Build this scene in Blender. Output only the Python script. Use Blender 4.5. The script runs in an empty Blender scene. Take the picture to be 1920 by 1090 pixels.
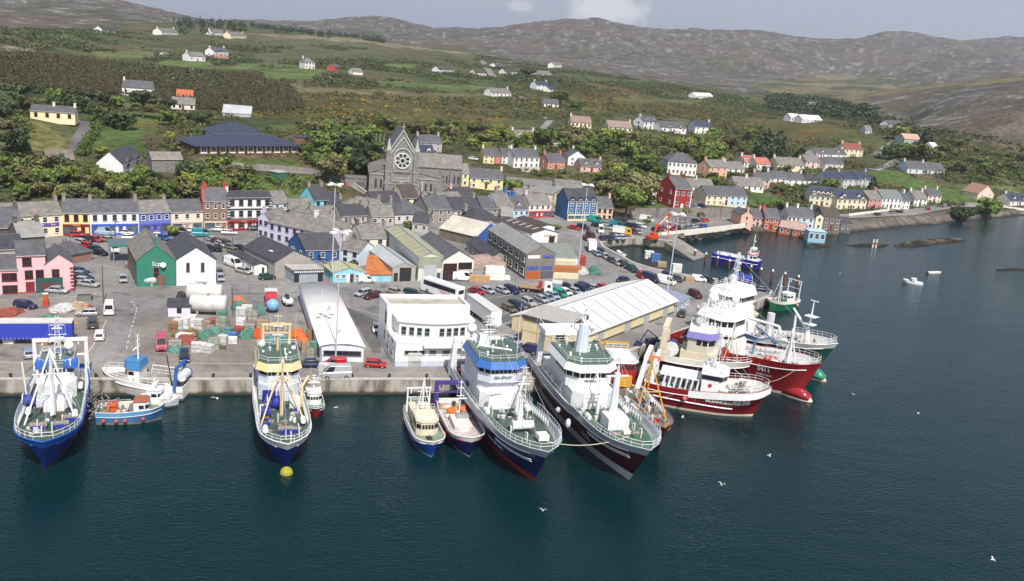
import bpy,math,random
import numpy as np
from mathutils import Vector,Matrix
rnd=random.Random(7)
scene=bpy.context.scene
COL=scene.collection
R=math.radians
# camera
F,PITCH,ROLL,HC=1660.0,R(15.65),R(5.4),61.0
W0,H0=1920.0,1090.0
cp,sp,cr,sr=math.cos(PITCH),math.sin(PITCH),math.cos(ROLL),math.sin(ROLL)
FWD=Vector((0,cp,-sp));UP=Vector((0,sp,cp));RT=Vector((1,0,0))
XC=cr*RT+sr*UP;YC=-sr*RT+cr*UP
cam_d=bpy.data.cameras.new("camera");cam=bpy.data.objects.new("camera",cam_d);COL.objects.link(cam)
cam_d.sensor_width=36.0;cam_d.lens=36.0*F/W0;cam_d.clip_start=1.0;cam_d.clip_end=40000
cam.matrix_world=Matrix(((XC.x,YC.x,-FWD.x,0),(XC.y,YC.y,-FWD.y,0),(XC.z,YC.z,-FWD.z,HC),(0,0,0,1)))
scene.camera=cam
# sky and sun
SUN_EL,SUN_AZ=R(52),R(160)
world=bpy.data.worlds.new("World");scene.world=world;world.use_nodes=True
wn=world.node_tree;wn.nodes.clear()
def N(nt,t,**kw):
 n=nt.nodes.new(t)
 for k,v in kw.items():setattr(n,k,v)
 return n
sky=N(wn,'ShaderNodeTexSky',sky_type='NISHITA',sun_disc=False,sun_elevation=SUN_EL,sun_rotation=SUN_AZ,altitude=60,air_density=1.0,dust_density=3.0,ozone_density=1.5)
bg=N(wn,'ShaderNodeBackground');bg.inputs['Strength'].default_value=0.098
out=N(wn,'ShaderNodeOutputWorld')
tc=N(wn,'ShaderNodeTexCoord')
hz=N(wn,'ShaderNodeMixRGB');hz.inputs[0].default_value=0.6;hz.inputs[2].default_value=(5.0,5.7,7.3,1)
wn.links.new(sky.outputs[0],hz.inputs[1])
sz_=N(wn,'ShaderNodeSeparateXYZ');wn.links.new(tc.outputs['Generated'],sz_.inputs[0]);mr_=N(wn,'ShaderNodeMapRange');mr_.inputs[1].default_value=.04;mr_.inputs[2].default_value=.5;mr_.inputs[3].default_value=.66;mr_.inputs[4].default_value=.02
wn.links.new(sz_.outputs[2],mr_.inputs[0]);wn.links.new(mr_.outputs[0],hz.inputs[0])
last=hz.outputs[0]
def cloud(az,el,sx,sz,seed,amt):
 global last
 d=Vector((math.sin(az)*math.cos(el),math.cos(az)*math.cos(el),math.sin(el)))
 mp=N(wn,'ShaderNodeVectorMath',operation='SUBTRACT');mp.inputs[1].default_value=d
 nz=N(wn,'ShaderNodeTexNoise');nz.inputs['Scale'].default_value=34;nz.inputs['Detail'].default_value=9;nz.inputs['Roughness'].default_value=.6
 ad=N(wn,'ShaderNodeVectorMath',operation='ADD');ad.inputs[1].default_value=(seed,seed*.7,0)
 wn.links.new(tc.outputs['Generated'],mp.inputs[0]);wn.links.new(tc.outputs['Generated'],ad.inputs[0])
 wn.links.new(ad.outputs[0],nz.inputs['Vector'])
 sc_=N(wn,'ShaderNodeVectorMath',operation='DIVIDE');sc_.inputs[1].default_value=(sx,.3,sz)
 wn.links.new(mp.outputs[0],sc_.inputs[0])
 ln=N(wn,'ShaderNodeVectorMath',operation='LENGTH');wn.links.new(sc_.outputs[0],ln.inputs[0])
 s=N(wn,'ShaderNodeMath',operation='MULTIPLY_ADD');s.inputs[1].default_value=-.75;s.inputs[2].default_value=0.66
 wn.links.new(ln.outputs['Value'],s.inputs[0])
 a=N(wn,'ShaderNodeMath',operation='ADD');wn.links.new(s.outputs[0],a.inputs[0]);wn.links.new(nz.outputs[0],a.inputs[1])
 r_=N(wn,'ShaderNodeMapRange',interpolation_type='SMOOTHSTEP');r_.inputs[1].default_value=.44;r_.inputs[2].default_value=.86;r_.inputs[4].default_value=amt
 wn.links.new(a.outputs[0],r_.inputs[0])
 mx=N(wn,'ShaderNodeMixRGB');mx.inputs[2].default_value=(8.6,8.5,8.9,1)
 wn.links.new(last,mx.inputs[1]);wn.links.new(r_.outputs[0],mx.inputs[0]);last=mx.outputs[0]
def sky_dir(px,py):
 u,v=px-W0/2,H0/2-py
 d=(u*XC+v*YC+F*FWD).normalized()
 return math.atan2(d.x,d.y),math.asin(d.z)
a_,e_=sky_dir(1135,18);cloud(a_,e_,.055,.030,3.1,.9)
a_,e_=sky_dir(975,12);cloud(a_,e_,.022,.008,8.3,.5)
wn.links.new(last,bg.inputs['Color']);wn.links.new(bg.outputs[0],out.inputs[0])
sun_d=bpy.data.lights.new("sun",'SUN');sun_d.energy=4.5;sun_d.angle=R(0.55);sun_d.color=(1,.95,.88)
sun=bpy.data.objects.new("sun",sun_d);COL.objects.link(sun)
sdir=Vector((math.sin(SUN_AZ)*math.cos(SUN_EL),math.cos(SUN_AZ)*math.cos(SUN_EL),math.sin(SUN_EL)))
sun.rotation_euler=sdir.to_track_quat('Z','Y').to_euler()
scene.view_settings.view_transform='Standard';scene.view_settings.look='None'
scene.view_settings.exposure=0.2;scene.view_settings.gamma=1.0
scene.cycles.max_bounces=5;scene.cycles.diffuse_bounces=2;scene.cycles.glossy_bounces=3
scene.cycles.transparent_max_bounces=6;scene.cycles.volume_bounces=0
# rays: a pixel of the photo -> a place in the world
def ray(px,py):
 u,v=px-W0/2,H0/2-py
 return u*XC+v*YC+F*FWD
def at(px,py,z=0.0):
 d=ray(px,py);t=(z-HC)/d.z
 return Vector((d.x*t,d.y*t,z))
def at_d(px,py,dist):
 d=ray(px,py);t=dist/d.y
 return Vector((d.x*t,d.y*t,HC+d.z*t))
def scale_at(p):
 return F/((Vector(p)-Vector((0,0,HC))).dot(FWD))
def project(x,y,z):
 X=x;Y=y*cp-(z-HC)*sp;V=y*sp+(z-HC)*cp
 u=X*cr+V*sr;v=-X*sr+V*cr
 return W0/2+F*u/Y,H0/2-F*v/Y
 # tags, objects
def tag(o,label=None,cat=None,group=None,kind=None):
 if label:o['label']=label
 if cat:o['category']=cat
 if group:o['group']=group
 if kind:o['kind']=kind
 return o
def empty(name,loc,rz=0.0,label=None,cat=None,group=None):
 o=bpy.data.objects.new(name,None);COL.objects.link(o);o.location=loc;o.rotation_euler=(0,0,rz)
 o.empty_display_size=.3
 return tag(o,label,cat,group)
def copy_tree(o,parent=None):
 c=o.copy();COL.objects.link(c);c.parent=parent
 for ch in o.children:copy_tree(ch,c)
 return c
class MB:
 def __init__(s):s.v=[];s.f=[];s.m=[];s.cur=0;s.sm=[];s.smooth=False
 def add(s,vs,fs):
  n=len(s.v);s.v+=[tuple(p)for p in vs]
  for f in fs:s.f.append([i+n for i in f]);s.m.append(s.cur);s.sm.append(s.smooth)
  return s
 def box(s,c,d,rz=0.0,tx=1.0,ty=1.0):
  cx,cy,cz=c;a,b,h=d[0]/2,d[1]/2,d[2]/2;co,si=math.cos(rz),math.sin(rz)
  vs=[]
  for z,kx,ky in((-h,1,1),(h,tx,ty)):
   for x,y in((-a,-b),(a,-b),(a,b),(-a,b)):
    x*=kx;y*=ky;vs.append((cx+x*co-y*si,cy+x*si+y*co,cz+z))
  return s.add(vs,[(0,3,2,1),(4,5,6,7),(0,1,5,4),(1,2,6,5),(2,3,7,6),(3,0,4,7)])
 def tube(s,p,q,r,r2=None,n=6,cap=True):
  p,q=Vector(p),Vector(q);r2=r if r2 is None else r2;a=(q-p)
  if a.length<1e-6:return s
  a.normalize();t=Vector((0,0,1))if abs(a.z)<.9 else Vector((1,0,0));u=a.cross(t).normalized();w=a.cross(u)
  vs=[];
  for c,k in((p,r),(q,r2)):
   for i in range(n):
    th=2*math.pi*i/n;vs.append(c+u*(math.cos(th)*k)+w*(math.sin(th)*k))
  fs=[(i,i+n,(i+1)%n+n,(i+1)%n)for i in range(n)]
  if cap:fs+=[tuple(range(n)),tuple(range(2*n-1,n-1,-1))]
  return s.add(vs,fs)
 def path(s,pts,r,n=5):
  for a,b in zip(pts,pts[1:]):s.tube(a,b,r,n=n)
  return s
 def prism(s,poly,z0,z1):
  n=len(poly);vs=[(x,y,z0)for x,y in poly]+[(x,y,z1)for x,y in poly]
  return s.add(vs,[tuple(range(n-1,-1,-1)),tuple(range(n,2*n))]+[(i,(i+1)%n,(i+1)%n+n,i+n)for i in range(n)])
 def loft(s,rings,closed=True,cap=True):
  n=len(rings[0]);vs=[p for r_ in rings for p in r_];fs=[]
  for k in range(len(rings)-1):
   for i in range(n if closed else n-1):
    j=(i+1)%n;fs.append((k*n+i,k*n+j,(k+1)*n+j,(k+1)*n+i))
  if cap:fs+=[tuple(range(n-1,-1,-1)),tuple(range((len(rings)-1)*n,len(rings)*n))]
  return s.add(vs,fs)
 def ball(s,c,r,nu=10,nv=6,sz=1.0):
  c=Vector(c);rings=[]
  for j in range(1,nv):
   th=math.pi*j/nv;rings.append([(c.x+r*math.sin(th)*math.cos(2*math.pi*i/nu),c.y+r*math.sin(th)*math.sin(2*math.pi*i/nu),c.z-r*sz*math.cos(th))for i in range(nu)])
  vs=[p for q in rings for p in q]+[(c.x,c.y,c.z-r*sz),(c.x,c.y,c.z+r*sz)];fs=[]
  for k in range(nv-2):
   for i in range(nu):j=(i+1)%nu;fs.append((k*nu+i,k*nu+j,(k+1)*nu+j,(k+1)*nu+i))
  b,t=len(vs)-2,len(vs)-1
  for i in range(nu):j=(i+1)%nu;fs+=[(b,j,i),(t,(nv-2)*nu+i,(nv-2)*nu+j)]
  return s.add(vs,fs)
 def mesh(s,name,mats):
  me=bpy.data.meshes.new(name);me.from_pydata(s.v,[],s.f)
  for m in(mats if isinstance(mats,(list,tuple))else[mats]):me.materials.append(m)
  me.polygons.foreach_set('material_index',s.m);me.polygons.foreach_set('use_smooth',s.sm);me.update()
  return me
 def build(s,name,mats,parent=None,loc=None,rz=None):
  o=bpy.data.objects.new(name,s.mesh(name,mats));COL.objects.link(o)
  if parent:o.parent=parent
  if loc is not None:o.location=loc
  if rz is not None:o.rotation_euler=(0,0,rz)
  return o
  # materials
MC={}
def mat(col,rough=.7,metal=0.0,var=.12,scale=1.5,bump=0.0,kind=None,spec=.5):
 key=(tuple(round(c,3)for c in col),rough,metal,var,scale,bump,kind)
 if key in MC:return MC[key]
 m=bpy.data.materials.new("m_%d"%len(MC));m.use_nodes=True;nt=m.node_tree;b=nt.nodes['Principled BSDF']
 b.inputs['Roughness'].default_value=rough;b.inputs['Metallic'].default_value=metal;b.inputs['Specular IOR Level'].default_value=spec
 c4=(*col,1)
 if var>0:
  t=N(nt,'ShaderNodeTexCoord');nz=N(nt,'ShaderNodeTexNoise');nz.inputs['Scale'].default_value=scale;nz.inputs['Detail'].default_value=5
  v=t.outputs['Object']
  if kind=='wall':
   mp=N(nt,'ShaderNodeMapping');mp.inputs['Scale'].default_value=(1,1,.35);nt.links.new(v,mp.inputs[0]);v=mp.outputs[0]
  nt.links.new(v,nz.inputs['Vector'])
  mr=N(nt,'ShaderNodeMapRange');mr.inputs[1].default_value=.3;mr.inputs[2].default_value=.7;mr.inputs[3].default_value=1-var;mr.inputs[4].default_value=1+var*.6
  nt.links.new(nz.outputs[0],mr.inputs[0])
  mx=N(nt,'ShaderNodeMixRGB',blend_type='MULTIPLY');mx.inputs[0].default_value=1;mx.inputs[1].default_value=c4
  nt.links.new(mr.outputs[0],mx.inputs[2]);o_=mx.outputs[0]
  if kind in('slate','corr','stone'):
   if kind=='stone':
    br=N(nt,'ShaderNodeTexBrick');br.inputs['Scale'].default_value=1.0;br.inputs['Brick Width'].default_value=.7;br.inputs['Row Height'].default_value=.32;br.inputs['Mortar Size'].default_value=.03
    br.inputs['Color1'].default_value=(1.12,1.1,1.05,1);br.inputs['Color2'].default_value=(.7,.72,.75,1);br.inputs['Mortar'].default_value=(.9,.88,.85,1)
    s_=N(nt,'ShaderNodeSeparateXYZ');a_=N(nt,'ShaderNodeMath',operation='ADD');cb=N(nt,'ShaderNodeCombineXYZ')
    nt.links.new(t.outputs['Object'],s_.inputs[0]);nt.links.new(s_.outputs[0],a_.inputs[0]);nt.links.new(s_.outputs[1],a_.inputs[1])
    nt.links.new(a_.outputs[0],cb.inputs[0]);nt.links.new(s_.outputs[2],cb.inputs[1]);nt.links.new(cb.outputs[0],br.inputs['Vector'])
    f=br.outputs['Color']
   elif kind=='slate':
    wv=N(nt,'ShaderNodeTexWave',bands_direction='Z');wv.inputs['Scale'].default_value=2.2;wv.inputs['Distortion'].default_value=.6
    nt.links.new(t.outputs['Object'],wv.inputs['Vector'])
    r2=N(nt,'ShaderNodeMapRange');r2.inputs[3].default_value=.84;r2.inputs[4].default_value=1.08;nt.links.new(wv.outputs[1],r2.inputs[0])
    n2=N(nt,'ShaderNodeTexNoise');n2.inputs['Scale'].default_value=.5;n2.inputs['Detail'].default_value=8;n2.inputs['Roughness'].default_value=.7
    nt.links.new(t.outputs['Object'],n2.inputs['Vector'])
    r3=N(nt,'ShaderNodeMapRange');r3.inputs[1].default_value=.35;r3.inputs[2].default_value=.65;r3.inputs[3].default_value=.8;r3.inputs[4].default_value=1.2;nt.links.new(n2.outputs[0],r3.inputs[0])
    mm=N(nt,'ShaderNodeMath',operation='MULTIPLY');nt.links.new(r2.outputs[0],mm.inputs[0]);nt.links.new(r3.outputs[0],mm.inputs[1]);f=mm.outputs[0]
   else:
    wv=N(nt,'ShaderNodeTexWave',bands_direction='X');wv.inputs['Scale'].default_value=1.3;wv.inputs['Distortion'].default_value=.0
    nt.links.new(t.outputs['Object'],wv.inputs['Vector'])
    r2=N(nt,'ShaderNodeMapRange');r2.inputs[3].default_value=.88;r2.inputs[4].default_value=1.05;nt.links.new(wv.outputs[1],r2.inputs[0]);f=r2.outputs[0]
   m2=N(nt,'ShaderNodeMixRGB',blend_type='MULTIPLY');m2.inputs[0].default_value=1
   nt.links.new(o_,m2.inputs[1]);nt.links.new(f,m2.inputs[2]);o_=m2.outputs[0]
  nt.links.new(o_,b.inputs['Base Color'])
  if bump:
   bp=N(nt,'ShaderNodeBump');bp.inputs['Strength'].default_value=bump;bp.inputs['Distance'].default_value=.3
   nt.links.new(nz.outputs[0],bp.inputs['Height']);nt.links.new(bp.outputs[0],b.inputs['Normal'])
 else:b.inputs['Base Color'].default_value=c4
 MC[key]=m;return m
def S(r_,g,b):
 f=lambda c:(c/255/12.92 if c/255<=.04045 else((c/255+.055)/1.055)**2.4)
 return(f(r_),f(g),f(b))
def paint(c,var=.10,rough=.75):return mat(c,rough,0,var,1.2,0,'wall')
GLASS=mat((.018,.022,.028),.08,0,0,spec=.6)
GLASS2=mat((.10,.13,.15),.12,0,.5,.8)
WHITE=paint((.80,.80,.78),.07);BWHITE=mat((.82,.83,.83),.35,0,.07,.8)
DARK=mat((.02,.02,.022),.6,0,.2);RUST=mat((.20,.075,.03),.85,0,.4,2.0)
STEEL=mat((.42,.43,.44),.45,.4,.15,2.0);RUBBER=mat((.015,.015,.016),.8,0,.1)
CONC=mat((.36,.34,.31),.9,0,.18,.6,.1);SLATE=mat((.105,.105,.115),.55,0,.15,1,0,'slate')
SLATEL=mat((.20,.188,.172),.65,0,.2,1,0,'slate');SLATED=mat((.062,.062,.072),.5,0,.15,1,0,'slate')
GALV=mat((.48,.50,.52),.5,.1,.15,.4,0,'corr');WOOD=mat((.32,.20,.10),.8,0,.25,3)
POLEW=mat((.16,.11,.07),.9,0,.2,3)
# value noise (for the terrain)
_g=np.random.RandomState(5).rand(256,256)
def vnoise(x,y):
 xi=np.floor(x).astype(int);yi=np.floor(y).astype(int);fx=x-xi;fy=y-yi
 fx=fx*fx*(3-2*fx);fy=fy*fy*(3-2*fy)
 a=_g[xi&255,yi&255];b=_g[(xi+1)&255,yi&255];c=_g[xi&255,(yi+1)&255];d=_g[(xi+1)&255,(yi+1)&255]
 return(a*(1-fx)+b*fx)*(1-fy)+(c*(1-fx)+d*fx)*fy
def fbm(x,y,o=5,g=.5):
 s=0;a=1;t=0
 for i in range(o):s=s+a*vnoise(x*2**i+17.3*i,y*2**i+9.1*i);t+=a;a*=g
 return s/t
def in_poly(x,y,poly):
 x=np.asarray(x,float);y=np.asarray(y,float);r_=np.zeros(x.shape,bool);n=len(poly)
 for i in range(n):
  x0,y0=poly[i][:2];x1,y1=poly[(i+1)%n][:2]
  if y0==y1:continue
  c=((y0>y)!=(y1>y))&(x<(x1-x0)*(y-y0)/(y1-y0)+x0);r_^=c
 return r_
def seg_dist(x,y,poly,closed=False):
 d=np.full(np.shape(x),1e9);n=len(poly)
 for i in range(n if closed else n-1):
  ax,ay=poly[i][:2];bx,by=poly[(i+1)%n][:2];l=(bx-ax)**2+(by-ay)**2+1e-9
  t=np.clip(((x-ax)*(bx-ax)+(y-ay)*(by-ay))/l,0,1);d=np.minimum(d,np.hypot(x-ax-t*(bx-ax),y-ay-t*(by-ay)))
 return d
 # THE SETTING: terrain, quay, water, roads
QZ=2.7
CP=[(1600,320,12.5),(1500,300,11),(1500,260,14),(1500,222,16),(1300,330,9),(1310,388,4.5),(1250,375,4.5),(1190,385,4),(1260,250,17),(1250,200,20),(1250,160,29),(1050,330,7),(1050,270,15),(1050,240,18),(1050,190,23),(1050,150,29),(1050,128,33),(900,330,7),(900,270,13),(900,230,17),(900,180,22),(900,140,27),(900,110,34),(750,372,5.5),(750,325,8),(690,340,7.5),(650,280,15),(650,230,20),(650,190,23),(650,140,28),(650,100,34),(560,330,9),(450,290,13.5),(560,290,13.5),(370,292,13.5),(480,240,16),(450,345,8),(450,200,19),(450,150,23),(450,100,28),(450,72,34),(250,345,8),(250,382,5),(250,300,12.2),(250,250,15),(250,200,17.5),(250,150,21),(250,100,25),(250,62,33),(60,352,7),(60,300,12),(60,240,18),(60,200,21),(60,150,25),(60,100,29),(60,62,34),(-120,350,8),(-120,250,18),(-120,150,27),(-120,60,40),(350,330,9),(350,250,15),(1700,272,19),(1800,232,30),(1700,232,22),(1860,335,13),(1850,372,5),(1760,372,5),(1650,372,6),(1920,340,12),(1980,300,20),(1700,385,3.5),(1560,395,3.0),(1800,392,3),(1900,385,3.5),(1980,385,4),(1750,318,13),(1650,345,8),(1450,345,7),(1400,352,6.5),(1480,392,3),(1420,385,4),(1360,390,4),(1130,350,5.5),(1080,345,5.5),(1150,310,10),(1400,402,2.8),(1300,412,2.6),(1200,410,2.6),(1060,405,2.7),(980,375,3.8),(900,372,4.0),(1000,345,5.5),(850,392,3.4),(760,395,3.4),(640,392,3.4),(520,400,3.2),(430,412,3.2),(300,420,3.3),(150,425,3.3),(0,430,3.3),(-150,430,3.3),(300,405,4),(150,405,4),(0,405,4),(560,372,5),(460,385,5),(-150,560,2.6),(200,560,2.6),(600,560,2.6),(1000,560,2.6),(1300,480,2.6),(700,470,2.6),(300,470,2.6),(0,480,2.6),(1000,470,2.6),(1150,440,2.6),(1450,433,1.5),(1600,428,1.5),(1700,410,3.0),(1800,408,2.5),(1900,400,2.5),(2000,395,3),(2100,380,4)]
DP=[(200,-2,1750),(0,-70,1800),(-150,-120,1900),(300,22,1650),(400,42,1500),(330,32,1600),(250,30,1300),(50,20,1250),(-120,0,1300),(480,52,1600),(560,62,1500),(640,72,1400),(720,84,1350),(800,100,1350),(500,42,2900),(560,41,2900),(640,35,2900),(690,32,2900),(750,38,2900),(820,56,2900),(860,64,2800),(880,62,2600),(960,56,2700),(1010,52,2800),(1060,44,2900),(1110,37,3000),(1150,46,3000),(1190,51,3050),(1250,52,3200),(1320,54,3300),(1370,58,3300),(1440,59,3500),(1500,70,3600),(1560,72,3800),(1620,74,3900),(1650,62,3900),(1690,58,3900),(1730,64,3900),(1780,78,3900),(1800,83,3900),(1840,73,4000),(1880,68,4100),(1930,71,4100),(2000,78,4100),(900,90,2050),(1000,95,2150),(1000,115,1600),(1100,108,2250),(1100,128,1400),(1200,118,2350),(1200,145,1300),(1300,126,2400),(1300,158,1300),(1400,134,2500),(1400,180,1150),(1500,142,2700),(1500,192,1100),(1600,146,2900),(1600,178,1500),(1700,142,2900),(1750,130,2700),(1800,120,2900),(1900,120,2900),(1900,136,2300),(1930,143,1000),(1860,149,1050),(1750,160,1150),(1650,174,1200),(2050,130,1000),(1920,200,640),(1850,190,780),(1750,200,830),(1650,215,760)]
BEH=[(200,-2,2600,20),(0,-70,2600,20),(400,42,2200,28),(560,62,2100,30),(720,84,2000,40),(560,41,4200,10),(690,32,4300,10),(860,64,4300,10),(1110,37,4600,40),(1250,52,4800,40),(1440,59,5200,50),(1560,72,5400,60),(1690,58,5600,60),(1800,83,5700,60),(1900,68,5800,60),(1930,143,1500,40),(1860,149,1500,36),(2050,130,1500,40)]
pts=[]
for px,py,z in CP:p=at(px,py,z);pts.append((math.atan2(p.x,p.y),math.log(math.hypot(p.x,p.y)),z))
for px,py,d in DP:p=at_d(px,py,d);pts.append((math.atan2(p.x,p.y),math.log(math.hypot(p.x,p.y)),p.z))
for px,py,d,z in BEH:p=at_d(px,py,d);pts.append((math.atan2(p.x,p.y),math.log(math.hypot(p.x,p.y)),z))
pts=np.array(pts);KA=1.0/.30;KL=1.0/.45
U=np.stack([pts[:,0]*KA,pts[:,1]*KL],1)
def _k(d2):return np.sqrt(d2+1e-3)
_D=((U[:,None,:]-U[None,:,:])**2).sum(-1)
_n=len(U);_A=np.zeros((_n+3,_n+3));_A[:_n,:_n]=_k(_D)+np.eye(_n)*-2e-3;_A[:_n,_n]=1;_A[_n,:_n]=1
_A[:_n,_n+1:]=U;_A[_n+1:,:_n]=U.T
_w=np.linalg.solve(_A,np.concatenate([pts[:,2],[0,0,0]]))
def Hraw(x,y):
 x=np.asarray(x,float).ravel();y=np.asarray(y,float).ravel()
 a=np.arctan2(x,y)*KA;l=np.log(np.hypot(x,y)+1e-6)*KL;o=np.empty(len(x))
 for i in range(0,len(x),20000):
  d=(a[i:i+20000,None]-U[None,:,0])**2+(l[i:i+20000,None]-U[None,:,1])**2
  o[i:i+20000]=_k(d)@_w[:_n]+_w[_n]+_w[_n+1]*a[i:i+20000]+_w[_n+2]*l[i:i+20000]
 return o
SEA_EDGE=[(-150,715),(0,713),(400,713),(835,713),(1050,712),(1090,697),(1160,668),(1300,613),(1445,556),(1449,545),(1349,524),(1276,514),(1223,503),(1188,492),(1133,463),(1128,456),(1150,449),(1190,446),(1240,451),(1262,452)]
QUAY_PX=SEA_EDGE+[(1262,440),(1330,431),(1397,423),(1400,408),(1300,404),(1240,404),(1150,408),(1125,404),(1060,398),(1000,378),(900,378),(780,392),(640,398),(520,408),(430,425),(-150,436)]
QUAY=[at(px,py,QZ).xy for px,py in QUAY_PX]
SEAE=[at(px,py,QZ).xy for px,py in SEA_EDGE]
SEA_PX=[(-500,1500),(2500,1500),(2500,420),(2100,398),(1920,403),(1861,410),(1835,412),(1781,417),(1761,421),(1697,424),(1635,432),(1594,436),(1545,443),(1504,440),(1455,437),(1420,436),(1395,432),(1330,443),(1270,452),(1250,448),(1190,440),(1100,470),(800,690),(-500,690)]
SEA=[at(px,py,0).xy for px,py in SEA_PX]
ISL=[[(1507,461),(1520,457),(1552,458),(1556,463),(1530,467),(1510,466)],[(1581,460),(1620,457),(1671,458),(1660,464),(1600,464)],[(1672,461),(1694,455),(1730,449),(1780,447),(1822,452),(1800,456),(1760,458),(1740,463),(1700,465)],[(1865,506),(1890,503),(1960,505),(1960,511),(1900,509),(1870,509)]]
ISLW=[[at(px,py,0).xy for px,py in p]for p in ISL]
def H(x,y,fine=True):
 x=np.atleast_1d(np.asarray(x,float));y=np.atleast_1d(np.asarray(y,float));sh=x.shape;x=x.ravel();y=y.ravel()
 z=Hraw(x,y);d=np.hypot(x,y)
 rg=1-np.abs(2*fbm(x/150+7,y/150,5,.6)-1);z=z+np.clip((d-1500)/900,0,1)*24*(rg-.82)+np.clip((d-900)/300,0,1)*8*(fbm(x/55,y/55+9,4,.6)-.5)
 amp=np.clip((d-380)/900,0,1)*6+np.clip((d-1300)/1500,0,1)*34
 z=z+amp*(fbm(x/(40+d*.06),y/(40+d*.06),5,.55)-.5)
 sea=in_poly(x,y,SEA);ds=seg_dist(x,y,SEA,True)
 z=np.where(sea,-np.minimum(3,.3+ds*.35),np.maximum(np.minimum(z,-.3+ds*.9),-.3))
 near=(d<700)
 iq=in_poly(x,y,QUAY)
 z=np.where(iq,np.where(seg_dist(x,y,SEAE)<7,-3.0,np.minimum(z,QZ-.12)),z)
 for p in ISLW:
  di=seg_dist(x,y,p,True);z=np.where(in_poly(x,y,p),np.minimum(.05+di*.3,.7)*(2.4*fbm(x/3.5,y/3.5,4)-.45),z)
 return z.reshape(sh)
NA,ND=760,640
az=np.linspace(R(-36),R(37.5),NA);ld=np.concatenate([np.linspace(math.log(185),math.log(700),330),np.linspace(math.log(703),math.log(6500),ND-330)])
AA,LL=np.meshgrid(az,ld);TX=np.exp(LL)*np.sin(AA);TY=np.exp(LL)*np.cos(AA)
TZ=H(TX,TY)
TPX,TPY=project(TX,TY,TZ)
def ground(px,py):
 d=ray(px,py);lo=150.0
 ts=np.exp(np.linspace(math.log(110),math.log(6000),700))/d.y
 xs,ys,zs=d.x*ts,d.y*ts,HC+d.z*ts
 a=(np.arctan2(xs,ys)-az[0])/(az[1]-az[0]);l=np.interp(np.log(np.hypot(xs,ys)),ld,np.arange(ND))
 ai=np.clip(a,0,NA-1.001);li=np.clip(l,0,ND-1.001);a0=ai.astype(int);l0=li.astype(int);fa=ai-a0;fl=li-l0
 hz_=(TZ[l0,a0]*(1-fa)+TZ[l0,a0+1]*fa)*(1-fl)+(TZ[l0+1,a0]*(1-fa)+TZ[l0+1,a0+1]*fa)*fl
 hz_=np.where(np.hypot(xs,ys)<187,-3,hz_)
 hz_=np.where(in_poly(xs,ys,QUAY),QZ,hz_);hz_=np.maximum(hz_,0)
 k=np.nonzero(zs<hz_)[0]
 if len(k)==0 or k[0]==0:return None
 k=k[0];a0_,b0_=zs[k-1]-hz_[k-1],zs[k]-hz_[k];f=a0_/(a0_-b0_)
 t=ts[k-1]+(ts[k]-ts[k-1])*f
 return Vector((d.x*t,d.y*t,float(hz_[k-1]+(hz_[k]-hz_[k-1])*f)))
def gz(x,y):
 if in_poly([x],[y],QUAY)[0]:return QZ
 return float(H(x,y)[0])
 # ground cover colours
C=np.zeros(TX.shape+(3,));d_=np.hypot(TX,TY)
n1=fbm(TX/60,TY/60,5)[...,None];n2=fbm(TX/14+40,TY/14,4)[...,None];n3=fbm(TX/230+9,TY/230+3,4)[...,None]
def mixc(a,b,t):return a*(1-t)+b*t
def ss(x,a,b):t=np.clip((x-a)/(b-a),0,1);return t*t*(3-2*t)
green=np.array((.095,.115,.045));dgreen=np.array((.06,.075,.03));brown=np.array((.135,.11,.06));tan=np.array((.20,.17,.09));grey=np.array((.18,.172,.17));lrock=np.array((.33,.31,.28))
C[:]=mixc(green,brown,ss(n1,.42,.62));C[:]=mixc(C,dgreen,ss(n2,.5,.68)*.8)
far=ss(d_,900,1500)[...,None];hillm=far.copy()
WX=TPX+(fbm(TX/22+5,TY/22,4)-.5)*26;WY=TPY+(fbm(TX/30+80,TY/30,4)-.5)*9
WX2=TPX+(fbm(TX/90+5,TY/90,4)-.5)*90;WY2=TPY+(fbm(TX/120+80,TY/120,4)-.5)*30
def zone(poly,big=0):return in_poly(WX2,WY2,poly)if big else in_poly(WX,WY,poly)
HILLR=[(480,20),(480,50),(700,66),(740,92),(860,88),(960,118),(1080,128),(1180,150),(1300,165),(1400,185),(1560,196),(1560,205),(1620,215),(1640,232),(1720,245),(1820,262),(1960,284),(2100,270),(2100,-100),(740,-100)]
HILLL=[(-200,75),(0,60),(120,62),(220,50),(300,42),(420,46),(420,-200),(-200,-200)]
hm=(zone(HILLR,1)|zone(HILLL,1))[...,None]*1.0
RK=fbm(TX/26+3,TY/26,5,.6)[...,None];RK2=fbm(TX/9+3,TY/9,4,.6)[...,None]
hc=mixc(np.array((.085,.085,.048)),grey*.72,ss(RK,.40,.60));hc=mixc(hc,np.array((.135,.108,.085)),ss(n3,.46,.6)*.7);hc=mixc(hc,lrock,ss(RK2*.6+RK*.4,.59,.66)*.7)
C=mixc(C,hc,hm)
VAL=[(1400,160),(1560,140),(1760,150),(1900,140),(1960,150),(1760,165),(1640,182),(1620,200),(1480,180)]
C=np.where(zone(VAL,1)[...,None],mixc(np.array((.20,.175,.10)),np.array((.09,.10,.05)),ss(fbm(TX/300,TY/60,4)[...,None],.42,.6)),C)
def fieldc(poly,col,var=.15):
 global C
 m=zone(poly)[...,None];C=np.where(m,np.array(col)*(1+var*(n2-.5)*2+var*(n1-.5)),C)
G1=(.12,.17,.055);G2=(.09,.14,.04);G3=(.145,.17,.065);YG=(.17,.165,.06)
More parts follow.
